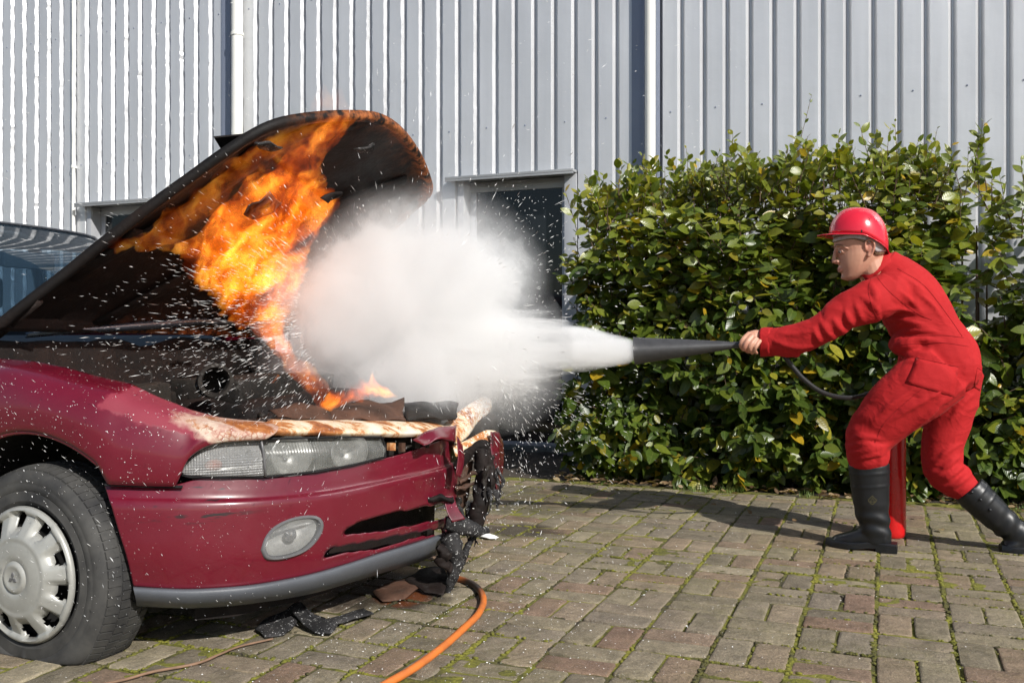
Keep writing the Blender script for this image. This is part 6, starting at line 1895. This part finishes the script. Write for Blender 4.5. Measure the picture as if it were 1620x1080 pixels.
# faded diamond mark on the shaft
def on_mesh(o, px, py, off):
    bv = BVHTree.FromPolygons([v.co + person.location for v in o.data.vertices], [tuple(q.vertices) for q in o.data.polygons])
    h = bv.ray_cast(EYE, ray(px, py).normalized()); return h[0] + h[1] * off if h[0] is not None else None
bvb = BVHTree.FromPolygons([v.co + person.location for v in bt.data.vertices], [tuple(q.vertices) for q in bt.data.polygons])
def decal(pix, name, closed, rad):
    P = []
    pp = pix + pix[:1] if closed else pix
    for a, b in zip(pp, pp[1:]):
        for k in range(6):
            x = a[0] + (b[0] - a[0]) * k / 6; y = a[1] + (b[1] - a[1]) * k / 6
            h = bvb.ray_cast(EYE, ray(x, y).normalized())
            if h[0] is not None: P.append(h[0] + h[1] * 0.0004)
    if len(P) > 3:
        bm = bmesh.new(); add_tube(bm, P + P[:1], rad, 5, caps=False); bm_obj(name, bm, M['boot_print'], bt, smooth=True)
decal([(1380, 784), (1387, 791), (1380, 798), (1373, 791)], 'diamond_mark', True, 0.0009)
decal([(1380, 787.5), (1383.5, 793.5), (1376.5, 793.5)], 'triangle_mark', True, 0.0008)
SH_R = [(1532, 773, 4.52, 27, 0.072), (1544, 785, 4.52, 26.5, 0.070), (1566, 806, 4.53, 25, 0.062), (1590, 828, 4.54, 22, 0.053), (1612, 845, 4.545, 21, 0.047), (1622, 852, 4.55, 20, 0.042)]
FT_R = [(1648, 856, 4.57, 14, 0.036), (1630, 852, 4.56, 19, 0.042), (1612, 856, 4.55, 16, 0.047), (1600, 862, 4.54, 11, 0.046), (1588, 865, 4.53, 8, 0.036)]
br, axr = boot(SH_R, FT_R, 0)
q0 = at_h(1582, 871, 0.0)
dv = Vector((0.97, 0.24, 0)).normalized()
sole([q0 + Vector((0, 0, 0.004)), q0 + dv * 0.06 + Vector((0, 0, 0.0)), q0 + dv * 0.13 + Vector((0, 0, 0.004)), q0 + dv * 0.19 + Vector((0, 0, 0.012)), q0 + dv * 0.25 + Vector((0, 0, 0.012))], [0.02, 0.044, 0.050, 0.044, 0.038, 0.040, 0.032], 0.024, br)
for (x, y) in ((1537.5, 778), (1551, 790), (1566, 806)):
    h = on_mesh(br, x, y, 0.0)
    if h is not None:
        bm = bmesh.new(); add_ball(bm, h, (0.0075, 0.0075, 0.006), seg=12, rings=8); bm_obj('boot_stud', bm, M['boot'], br, smooth=True)

# ------------------------------------------------------------------ fire extinguisher with discharge horn
ext = empty('fire_extinguisher', EX)
tag(ext, 'red fire extinguisher behind the front boot, its black horn held out', 'extinguisher')
bm = bmesh.new()
add_lathe(bm, [(0.0, 0.0), (0.044, 0.0), (0.053, 0.006), (0.058, 0.020), (0.060, 0.035), (0.060, 0.46), (0.058, 0.49), (0.050, 0.525), (0.040, 0.548), (0.026, 0.556), (0.024, 0.575), (0.0, 0.577)], EX, (0, 0, 1), 48)
cyl = bm_obj('cylinder', bm, M['ext_red'], ext, smooth=True, angle=60)
bm = bmesh.new(); add_lathe(bm, [(0.022, 0.575), (0.024, 0.58), (0.024, 0.615), (0.018, 0.625), (0.0, 0.626)], EX, (0, 0, 1), 20); add_box(bm, EX + Vector((-0.05, -0.014, 0.59)), EX + Vector((0.02, 0.014, 0.612)), 0.004)
bm_obj('valve', bm, M['steel'], ext, smooth=True, angle=50)
bm = bmesh.new()
for dz, ln, ti in ((0.628, 0.14, 0.05), (0.668, 0.14, -0.10)):
    add_box(bm, EX + Vector((-ln + 0.02, -0.011, dz)), EX + Vector((0.03, 0.011, dz + 0.006)), 0.002, Matrix.Rotation(ti, 3, 'Y'))
bm_obj('lever', bm, M['horn'], ext, smooth=True, angle=50)
# horn, from the gripped neck to the mouth
hn = at_y(1166, 545.5, 4.185); hm = at_y(1003, 555, 4.10)
hd = (hm - hn).normalized(); HL_ = (hm - hn).length
bm = bmesh.new()
prof = [(0.0115, -0.035), (0.0115, 0.0), (0.0135, 0.002), (0.016, 0.03)]
add_lathe(bm, [(0.012, -0.02), (0.0145, -0.018), (0.0150, 0.02), (0.021, 0.07), (0.035, HL_ * 0.45), (0.056, HL_ * 0.93), (0.0595, HL_ * 0.985), (0.0615, HL_), (0.0585, HL_), (0.054, HL_ * 0.93), (0.033, HL_ * 0.45), (0.014, 0.05), (0.0, 0.03)], hn, hd, 40)
for v in bm.verts:       # slightly squared, as moulded
    w = (v.co - hn); t = w.dot(hd); rad = w - hd * t
    if rad.length > 0.018:
        a = math.atan2(rad.z, rad.y); k = 1 + 0.045 * math.cos(4 * a - math.pi) * -1; v.co = hn + hd * t + rad * k
horn = bm_obj('horn', bm, M['horn'], ext, smooth=True, angle=50)
bm = bmesh.new(); add_lathe(bm, [(0.0, -0.10), (0.0105, -0.10), (0.0105, -0.02), (0.0128, -0.018), (0.0128, -0.004), (0.0, -0.003)], hn, hd, 18); bm_obj('steel_neck', bm, M['steel'], horn, smooth=True, angle=40)
hs = hn - hd * 0.10
bm = bmesh.new(); add_tube(bm, catmull([hs + hd * 0.01, hs - hd * 0.06 + Vector((0, 0, -0.01)), at_y(1246, 570, 4.21), at_y(1272, 600, 4.24), at_y(1305, 622, 4.30), at_y(1345, 629, 4.42), at_y(1385, 622, 4.58), EX + Vector((-0.05, 0, 0.60))], 50), 0.0105, 12); bm_obj('hose', bm, M['rubber'], ext, smooth=True)
# ------------------------------------------------------------------ things lying on the paving
hp = catmull([at_h(722, 914, 0.012), at_h(738, 919, 0.012), at_h(756, 930, 0.012), at_h(765, 948, 0.012), at_h(757, 970, 0.012), at_h(735, 992, 0.012), at_h(700, 1023, 0.012), at_h(655, 1056, 0.012), at_h(610, 1082, 0.012), at_h(560, 1112, 0.012), at_h(470, 1160, 0.012)], 120)
bm = bmesh.new(); add_tube(bm, hp, [0.0115 + 0.0005 * mnoise.noise((i * 0.4, 0, 0)) for i in range(120)], 14)
o = bm_obj('hose', bm, M['hose'], None, smooth=True); tag(o, 'orange hose lying on the paving, its scorched end under the hanging melted plastic', 'hose')
wp = catmull([at_h(100, 1095, 0.005), at_h(190, 1076, 0.005), at_h(240, 1062, 0.006), at_h(310, 1049, 0.006), at_h(345, 1036, 0.008), at_h(380, 1022, 0.006), at_h(432, 1010, 0.008)], 60)
bm = bmesh.new(); add_tube(bm, [p + Vector((0, 0, 0.003 * mnoise.noise(p * 6))) for p in wp], [0.0042] * 40 + [0.0032] * 20, 8)
o = bm_obj('wire', bm, M['wire'], None, smooth=True); tag(o, 'thin rusty wire lying on the paving in front of the wheel', 'wire')
def debris(name, label, pts, lift, mat, group='scraps of melted plastic under the car'):
    """a torn sheet lying on the paving: outline in photograph pixels on the ground, edges curled up"""
    P = [at_h(x, y, 0.004) for x, y in pts]; c = sum(P, Vector()) / len(P)
    bm = bmesh.new(); outer = [bm.verts.new(p + Vector((0, 0, l))) for p, l in zip(P, lift)]
    mid_ = [bm.verts.new(c.lerp(p, 0.55) + Vector((0, 0, 0.012 + l * 0.3))) for p, l in zip(P, lift)]
    cc = bm.verts.new(c + Vector((0, 0, 0.012)))
    n = len(P)
    for k in range(n):
        bm.faces.new((outer[k], outer[(k + 1) % n], mid_[(k + 1) % n], mid_[k])); bm.faces.new((mid_[k], mid_[(k + 1) % n], cc))
    bmesh.ops.subdivide_edges(bm, edges=bm.edges, cuts=2)
    for v in bm.verts:
        v.co += Vector((mnoise.noise(v.co * 22), mnoise.noise(v.co * 22 + Vector((4, 0, 0))), 0)) * 0.006; v.co.z = max(0.003, v.co.z + 0.008 * mnoise.noise(v.co * 18))
    o = bm_obj(name, bm, mat, None, smooth=True); solidify(o, 0.004, 0); tag(o, label, 'scrap', group); return o
debris('plastic_scrap', 'grey torn plastic scrap with a curled pointed end lying before the car', [(455, 985), (470, 978), (500, 988), (540, 978), (575, 968), (592, 974), (560, 982), (535, 990), (525, 1004), (500, 1003), (478, 994)], [0.05, 0.06, 0.01, 0.012, 0.012, 0.004, 0.006, 0.004, 0.002, 0.003, 0.02], M['melt'])
debris('plastic_scrap', 'dark ragged plastic scrap next to the end of the rusty wire', [(404, 998), (425, 984), (450, 982), (475, 972), (470, 992), (450, 1004), (420, 1008)], [0.004, 0.02, 0.035, 0.05, 0.012, 0.003, 0.002], M['melt'])
debris('charred_lump', 'charred lump lying under the broken end of the bumper beside the hose', [(640, 926), (665, 912), (700, 908), (712, 925), (700, 944), (672, 940)], [0.02, 0.03, 0.03, 0.03, 0.01, 0.01], M['char'])
debris('charred_lump', 'rusty brown burnt scrap lying in the stain below the bumper', [(590, 940), (615, 925), (650, 920), (668, 932), (640, 948), (605, 952)], [0.006, 0.012, 0.015, 0.012, 0.004, 0.003], M['char_brown'])
o = debris('white_splinter', 'small white splinter on the paving right of the melted plastic', [(758, 849), (775, 848), (789, 851), (774, 853)], [0.003] * 4, M['powder'], None)
# ------------------------------------------------------------------ flames
def volume_mat(name):
    m = bpy.data.materials.new(name); m.use_nodes = True
    nt = m.node_tree; nt.nodes.clear()
    t = NT(m); out = t.n('ShaderNodeOutputMaterial')
    return m, t, out
def fire_mat(name, flow, strength, thr=0.46, step=1.0):
    m, t, out = volume_mat(name)
    p = t.pos()
    # curl the coordinates, then stretch them along the draught
    w1 = t.vmath('SUBTRACT', t.noise(p, 4.5, 3, 0.5, out='Color'), (0.5, 0.5, 0.5))
    w2 = t.vmath('SUBTRACT', t.noise(p, 13, 3, 0.55, out='Color'), (0.5, 0.5, 0.5))
    q = t.vmath('ADD', p, t.vmath('SCALE', w1, scale=0.30))
    q = t.vmath('ADD', q, t.vmath('SCALE', w2, scale=0.10))
    f = Vector(flow).normalized()
    dp = t.vmath('DOT_PRODUCT', q, tuple(f), out=1)
    q = t.vmath('SUBTRACT', q, t.vmath('SCALE', tuple(f), scale=t.math('MULTIPLY', dp, 0.62)))
    n = t.noise(q, 13, 5, 0.60, 0.6)
    big = t.noise(t.vmath('ADD', p, t.vmath('SCALE', w1, scale=0.2)), 5.0, 3, 0.55, 0.3)
    edge = t.attr('core')
    fil = t.math('SUBTRACT', 1.0, t.math('MULTIPLY', t.math('ABSOLUTE', t.math('SUBTRACT', t.noise(q, 10, 4, 0.55, 1.0), 0.5)), 7.0), clamp=True)
    d = t.math('ADD', t.math('MULTIPLY', n, 0.55), t.math('MULTIPLY', big, 0.45))
    body = t.maprange(d, thr, thr + 0.15, 0.0, 1.0, 'SMOOTHSTEP')
    val = t.math('ADD', t.math('MULTIPLY', body, t.math('ADD', 0.55, t.math('MULTIPLY', fil, 0.9))), t.math('MULTIPLY', t.math('MULTIPLY', fil, fil), t.maprange(d, thr - 0.10, thr, 0.0, 0.30)))
    col = t.ramp(t.math('MULTIPLY', val, 0.62), [(0.0, (0.60, 0.045, 0.003)), (0.25, (0.90, 0.11, 0.004)), (0.5, (1.0, 0.19, 0.008)), (0.75, (1.0, 0.28, 0.018)), (1.0, (1.0, 0.40, 0.05))])
    em = t.n('ShaderNodeEmission'); t.set(em.inputs[0], col); t.set(em.inputs[1], t.math('MULTIPLY', val, strength))
    t.set(out.inputs['Volume'], em.outputs[0])
    return m
BH = EYE + (BH - EYE) * K_CAR       # hinge of the bonnet as it stands in the yard
flames = empty('flames', (-2.0, 2.86, 0.9))
tag(flames, 'orange flames roaring up against the underside of the open bonnet', 'fire')
def in_poly(x, y, poly):
    c = False; k = len(poly)
    for a in range(k):
        (x1, y1), (x2, y2) = poly[a], poly[(a + 1) % k]
        if (y1 > y) != (y2 > y) and x < (x2 - x1) * (y - y1) / (y2 - y1) + x1: c = not c
    return c
def pillow(name, pix, p0, nrm, tmax, mat, parent, res=0.008, bulge=0.55, rag=0.022):
    """closed lens-shaped body: traced outline on a plane, swelling towards its middle"""
    nrm = nrm.normalized(); ux = Vector((0, 1, 0)); ux = (ux - nrm * ux.dot(nrm)).normalized(); uy = nrm.cross(ux)
    P = [at_plane(x, y, p0, nrm) for x, y in pix]
    P = catmull(P + P[:1], len(pix) * 5)[:-1]
    Q = [((p - p0).dot(ux), (p - p0).dot(uy)) for p in P]
    xs = [q[0] for q in Q]; ys = [q[1] for q in Q]
    nx = int((max(xs) - min(xs)) / res) + 3; ny = int((max(ys) - min(ys)) / res) + 3
    x0, y0 = min(xs) - res, min(ys) - res
    ins = np.zeros((ny + 1, nx + 1), bool); D = np.zeros((ny + 1, nx + 1))
    A = np.array(Q); Bq = np.roll(A, -1, axis=0)
    for j in range(ny + 1):
        for i in range(nx + 1):
            x, y = x0 + i * res, y0 + j * res
            if in_poly(x, y, Q):
                ins[j, i] = True
                ab = Bq - A; ap = np.array([x, y]) - A
                tt = np.clip((ap * ab).sum(1) / np.maximum(1e-12, (ab * ab).sum(1)), 0, 1)
                D[j, i] = np.sqrt((((ap - ab * tt[:, None])) ** 2).sum(1).min())
                D[j, i] -= max(0.0, rag * 0.6 + rag * 1.3 * mnoise.noise((x * 22, y * 22, 1)) + rag * 0.6 * mnoise.noise((x * 55, y * 55, 4)))
                if D[j, i] <= 0: ins[j, i] = False; D[j, i] = 0
    V, F = [], []; top, bot = {}, {}
    def vid(i, j, s):
        dct = top if s > 0 else bot
        if (i, j) in dct: return dct[(i, j)]
        x, y = x0 + i * res, y0 + j * res
        h = min(tmax, bulge * D[j, i] + 0.0) * (0.75 + 0.5 * mnoise.noise((x * 7, y * 7, 2))) if ins[j, i] else 0.0
        if not ins[j, i] or h <= 0.0005:
            if (i, j) in top: dct[(i, j)] = top[(i, j)]; return top[(i, j)]
            if (i, j) in bot: dct[(i, j)] = bot[(i, j)]; return bot[(i, j)]
            V.append(p0 + ux * x + uy * y); top[(i, j)] = bot[(i, j)] = len(V) - 1; return len(V) - 1
        V.append(p0 + ux * x + uy * y + nrm * (s * h)); dct[(i, j)] = len(V) - 1
        return len(V) - 1
    for j in range(ny):
        for i in range(nx):
            k = int(ins[j, i]) + int(ins[j + 1, i]) + int(ins[j, i + 1]) + int(ins[j + 1, i + 1])
            if k >= 2:
                a = (vid(i, j, 1), vid(i + 1, j, 1), vid(i + 1, j + 1, 1), vid(i, j + 1, 1)); b_ = (vid(i, j, -1), vid(i, j + 1, -1), vid(i + 1, j + 1, -1), vid(i + 1, j, -1))
                if set(a) != set(b_): F.append(a); F.append(b_)
    bm = bmesh.new(); bv_ = [bm.verts.new(v) for v in V]
    for f in F:
        try: bm.faces.new([bv_[i] for i in dict.fromkeys(f)])
        except ValueError: pass
    bmesh.ops.recalc_face_normals(bm, faces=bm.faces)
    return mesh_to_obj(name, remeshed(bm, res * 0.8, 3, 0.5), mat, parent)
F_MAIN = fire_mat('flame', (math.cos(BA), -0.15, math.sin(BA) + 0.2), 9.5, 0.435)
F_RED = fire_mat('dull red flame', (math.cos(BA), -0.1, math.sin(BA)), 3.4, 0.44)
F_LOW = fire_mat('low flame', (-0.2, -0.25, 1.0), 34.0, 0.40)
F_TAIL = fire_mat('running flame', (-0.6, -0.25, 1.0), 13.0, 0.43)
F_HAZE = fire_mat('faint red heat', (0, -0.2, 1.0), 1.1, 0.40)
pillow('flame', [(262, 402), (272, 378), (300, 372), (318, 348), (330, 326), (356, 318), (372, 286), (396, 268), (430, 262), (450, 232), (470, 222), (500, 196), (528, 176), (556, 172), (568, 186), (552, 214), (528, 236), (520, 256), (524, 284), (540, 298), (543, 326), (522, 352), (508, 376), (496, 396), (492, 424), (484, 452), (474, 480), (462, 510), (452, 528), (434, 522), (414, 514), (396, 516), (376, 526), (352, 508), (336, 492), (322, 472), (300, 458), (288, 440), (282, 420)],
       BH + Bn * 0.115, Bn, 0.085, F_MAIN, flames)
pillow('flame', [(160, 388), (186, 366), (214, 372), (240, 352), (252, 330), (282, 322), (300, 296), (330, 282), (360, 250), (400, 226), (440, 204), (480, 190), (540, 174), (560, 182), (520, 226), (480, 250), (430, 270), (390, 290), (360, 330), (330, 350), (300, 384), (270, 402), (240, 398), (222, 412), (200, 398), (178, 406)],
       BH + Bn * 0.05, Bn, 0.04, F_RED, flames)
LP = Vector((-1.66, 2.52, 0.75)); LN = Vector((0.80, -0.55, 0.12))
pillow('flame', [(384, 514), (418, 494), (452, 504), (460, 536), (480, 562), (500, 578), (512, 592), (528, 616), (540, 640), (512, 654), (494, 642), (484, 624), (466, 608), (446, 588), (434, 568), (418, 552), (400, 532)], LP, LN, 0.05, F_TAIL, flames, 0.006, 1.2, 0.012)
pillow('flame', [(498, 642), (512, 622), (524, 610), (538, 616), (548, 596), (560, 606), (568, 588), (580, 604), (588, 586), (600, 602), (616, 612), (642, 630), (622, 634), (600, 630), (580, 640), (560, 638), (540, 646), (520, 652)], LP + LN * 0.10, LN, 0.045, F_LOW, flames, 0.006, 1.2, 0.008)
pillow('flame', [(414, 606), (428, 600), (440, 588), (446, 594), (440, 604), (424, 612)], LP, LN, 0.025, F_LOW, flames, 0.006, 0.9, 0.010)
# thin red heat licking past the edge of the bonnet
pillow('flame', [(486, 176), (496, 150), (512, 130), (524, 146), (540, 138), (548, 158), (560, 178), (524, 182)], BH + Bn * -0.02, Vector((0.8, -0.5, 0)), 0.07, F_HAZE, flames, 0.008, 1.2, 0.0)

# ------------------------------------------------------------------ jet and cloud of extinguishing powder
MOUTH = hm + hd * 0.0
BALLS = []
def ball(px, py, Y, r_, dens=1.0): BALLS.append((at_y(px, py, Y * 1.08), r_ * 1.06, dens))
ball(640, 500, 3.22, 0.40); ball(610, 455, 3.18, 0.34); ball(560, 500, 3.05, 0.30); ball(690, 460, 3.30, 0.36); ball(720, 540, 3.34, 0.32); ball(650, 580, 3.15, 0.30)
ball(760, 440, 3.45, 0.24, 0.7); ball(795, 412, 3.55, 0.17, 0.45); ball(620, 390, 3.25, 0.24, 0.6); ball(520, 560, 3.08, 0.24, 0.6); ball(570, 605, 3.12, 0.19, 0.5); ball(490, 480, 3.08, 0.20, 0.45); ball(780, 560, 3.42, 0.26, 0.9); ball(740, 620, 3.25, 0.17, 0.5); ball(820, 610, 3.5, 0.15, 0.35)
CB = at_y(770, 548, 3.62)
CD = (CB - MOUTH); CL = CD.length; CD.normalize()
def cloud_mat():
    m, t, out = volume_mat('powder cloud')
    p = t.pos()
    w = t.vmath('SUBTRACT', t.noise(p, 5.5, 5, 0.62, out='Color'), (0.5, 0.5, 0.5))
    q = t.vmath('ADD', p, t.vmath('SCALE', w, scale=0.20))
    ctr_ = at_y(655, 510, 3.42)
    v0 = t.vmath('SUBTRACT', p, tuple(ctr_))
    dirn_ = t.vmath('NORMALIZE', v0)
    ray_n = t.math('ADD', t.math('MULTIPLY', t.noise(dirn_, 2.6, 4, 0.6), 0.7), t.math('MULTIPLY', t.noise(dirn_, 14, 3, 0.6), 0.3))
    swell = t.math('ADD', 0.62, t.math('MULTIPLY', ray_n, 0.72))
    field = None; veil = None
    for c, r_, dn in BALLS:
        d = t.math('DIVIDE', t.vmath('DISTANCE', q, tuple(c), out=1), swell)
        f = t.maprange(d, r_ * 0.40, r_ * 1.06, dn, 0.0, 'SMOOTHSTEP')
        field = f if field is None else t.math('MAXIMUM', field, f)
        f2 = t.maprange(d, r_ * 0.60, r_ * 1.45, dn, 0.0, 'SMOOTHERSTEP')
        veil = f2 if veil is None else t.math('MAXIMUM', veil, f2)
    # streaky jet from the mouth of the horn
    v = t.vmath('SUBTRACT', p, tuple(MOUTH))
    al = t.vmath('DOT_PRODUCT', v, tuple(CD), out=1)
    rad = t.vmath('LENGTH', t.vmath('SUBTRACT', v, t.vmath('SCALE', tuple(CD), scale=al)), out=1)
    R = t.math('ADD', 0.054, t.math('MULTIPLY', al, 0.19))
    st = t.noise(t.mapping(p, (3, 3, 26)), 1.0, 4, 0.6)
    rel = t.math('DIVIDE', rad, R)
    rel = t.math('ADD', rel, t.math('MULTIPLY', t.math('SUBTRACT', st, 0.5), t.maprange(al, 0.0, 0.5, 0.25, 1.5)))
    jet = t.math('MULTIPLY', t.maprange(rel, 0.45, 1.10, 1.0, 0.0, 'SMOOTHSTEP'), t.maprange(al, -0.002, 0.004))
    jet = t.math('MULTIPLY', jet, t.maprange(al, CL, CL + 0.3, 1.0, 0.0))
    n = t.noise(t.vmath('ADD', p, t.vmath('SCALE', w, scale=0.1)), 9, 5, 0.6)
    fine = t.noise(t.vmath('ADD', p, t.vmath('SCALE', w, scale=0.25)), 24, 4, 0.65)
    er = t.math('ADD', t.math('MULTIPLY', t.math('SUBTRACT', n, 0.5), 1.5), t.math('MULTIPLY', t.math('SUBTRACT', fine, 0.5), 0.9))
    body = t.math('MULTIPLY', t.maprange(t.math('ADD', t.math('MULTIPLY', field, 1.35), er), 0.22, 1.05, 0.0, 1.0, 'SMOOTHSTEP'), field)
    body = t.math('ADD', t.math('MULTIPLY', body, 24.0), t.math('MULTIPLY', t.math('MULTIPLY', veil, t.maprange(fine, 0.3, 0.7, 0.4, 1.6)), 2.2))
    dens = t.math('ADD', body, t.math('MULTIPLY', jet, t.maprange(al, 0, 0.9, 60.0, 24.0)))
    sc = t.n('ShaderNodeVolumeScatter'); sc.inputs['Color'].default_value = (0.962, 0.978, 0.995, 1); t.set(sc.inputs['Density'], dens); sc.inputs['Anisotropy'].default_value = 0.0
    t.set(out.inputs['Volume'], sc.outputs[0])
    return m
M['cloud'] = cloud_mat()
M['cloud'].cycles.volume_step_rate = 2.5
bm = bmesh.new()
for c, r_, dn in BALLS: add_ball(bm, c, r_ * 1.30, seg=20, rings=14)
Q = [MOUTH + CD * x for x in np.linspace(-0.001, CL, 12)]
add_tube(bm, Q, [0.056 + 0.19 * float(x) for x in np.linspace(0, CL, 12)], 24)
me = remeshed(bm, 0.02, 3, 0.5)
o = mesh_to_obj('powder_cloud', me, M['cloud'], None); tag(o, 'white cloud of extinguishing powder blown from the horn into the burning engine bay', 'powder cloud', kind='stuff')

# grains of powder flying through the air
def specks():
    r = random.Random(3); V, F = [], []
    
    def grain(p, d, L, w):
        d = d.normalized(); a = d.cross(Vector((0.3, 0.8, 0.5))).normalized(); b_ = d.cross(a); n = len(V)
        V.extend([p - d * L, p + a * w, p + b_ * w, p - a * w, p - b_ * w, p + d * L])
        for k in range(4):
            k1, k2 = 1 + k, 1 + (k + 1) % 4; F.append((n + k, ) if False else (n, n + k2, n + k1)); F.append((n + 5, n + k1, n + k2))
    def put(px, py, Y, ang, L, w):
        p = at_y(px, py, Y); q = at_y(px + 10 * math.cos(ang), py + 10 * math.sin(ang), Y + r.uniform(-.05, .05)); z = project(p)[2] / FPX
        grain(p, q - p, L * z, w * z)
    # burst thrown back out of the cloud to the left and up
    for i in range(2600):
        a = r.gauss(math.pi * 0.97, 0.55); rr = 130 + abs(r.gauss(0, 170))
        px = 600 + rr * math.cos(a); py = 500 + rr * 0.9 * math.sin(a) * 1.0
        if px < -10: continue
        Y = r.uniform(1.95, 2.95); put(px, py, Y, a + math.pi * 0 + r.gauss(0, 0.12), min(12, 2.0 + abs(r.gauss(0, 4.2))), 0.17 + 0.13 * r.lognormvariate(0, 0.6))
    for i in range(900):
        a = r.uniform(0, 2 * math.pi); rr = 150 + abs(r.gauss(0, 110)); put(630 + rr * math.cos(a) * 1.15, 500 + rr * 0.95 * math.sin(a), r.uniform(2.8, 3.4), a + r.gauss(0, 0.15), 2 + abs(r.gauss(0, 4)), 0.2 + 0.15 * r.lognormvariate(0, 0.6))
    # falling in front of the car
    for i in range(1150):
        px = r.uniform(-5, 520); py = r.uniform(540, 1000)
        if r.random() > math.exp(-px / 420): continue
        put(px, py, r.uniform(1.55, 1.90), r.gauss(0.75, 0.30), 1.0 + abs(r.gauss(0, 2.6)), 0.17 + 0.14 * r.lognormvariate(0, 0.6))
    # beyond, before the door and under the jet
    for i in range(600): put(r.gauss(850, 80), r.uniform(290, 760), r.uniform(3.6, 5.2), r.gauss(2.4, 0.9), 0.9 + abs(r.gauss(0, 1.2)), r.uniform(0.25, 0.55))
    for i in range(380):
        a = r.uniform(0.15, 1.4); rr = abs(r.gauss(0, 110)); put(790 + rr * math.cos(a) * 1.2, 600 + rr * math.sin(a), r.uniform(3.3, 3.9), a, 2 + abs(r.gauss(0, 3)), r.uniform(0.15, 0.45))
    for i in range(350): put(r.uniform(0, 1200), r.uniform(0, 420), r.uniform(3.5, 6.0), r.gauss(0.2, 0.5), 0.8 + abs(r.gauss(0, 1.5)), r.uniform(0.3, 0.55))
    for i in range(420): put(r.gauss(770, 60), r.gauss(770, 70), r.uniform(2.9, 3.7), r.gauss(1.2, 0.6), 0.8 + abs(r.gauss(0, 1.6)), r.uniform(0.3, 0.7))
    o = mesh_obj('powder_grains', V, F, M['powder']); tag(o, 'white powder grains flying all round the burning car', 'powder', kind='stuff')
    # flakes that have settled on the paving
    V2, F2 = [], []
    for i in range(2000):
        if r.random() < 0.75: x, y = r.gauss(-1.35, 0.55), r.gauss(2.9, 0.75)
        else: x, y = r.uniform(-2.3, 1.6), r.uniform(2.0, 5.4)
        if y < 1.7: continue
        s = min(0.005, 0.0008 + abs(r.gauss(0, 0.0011))); n = len(V2); a0_ = r.random() * 6.28
        for k in range(4): V2.append((x + s * math.cos(a0_ + k * 1.57) * r.uniform(0.6, 1.3), y + s * math.sin(a0_ + k * 1.57) * r.uniform(0.6, 1.3), 0.0035))
        V2.append((x, y, 0.0035 + s * 0.7)); F2 += [(n + k, n + (k + 1) % 4, n + 4) for k in range(4)]
    o = mesh_obj('powder_flakes', V2, F2, M['powder']); tag(o, 'white powder flakes scattered over the paving', 'powder', kind='stuff')
specks()
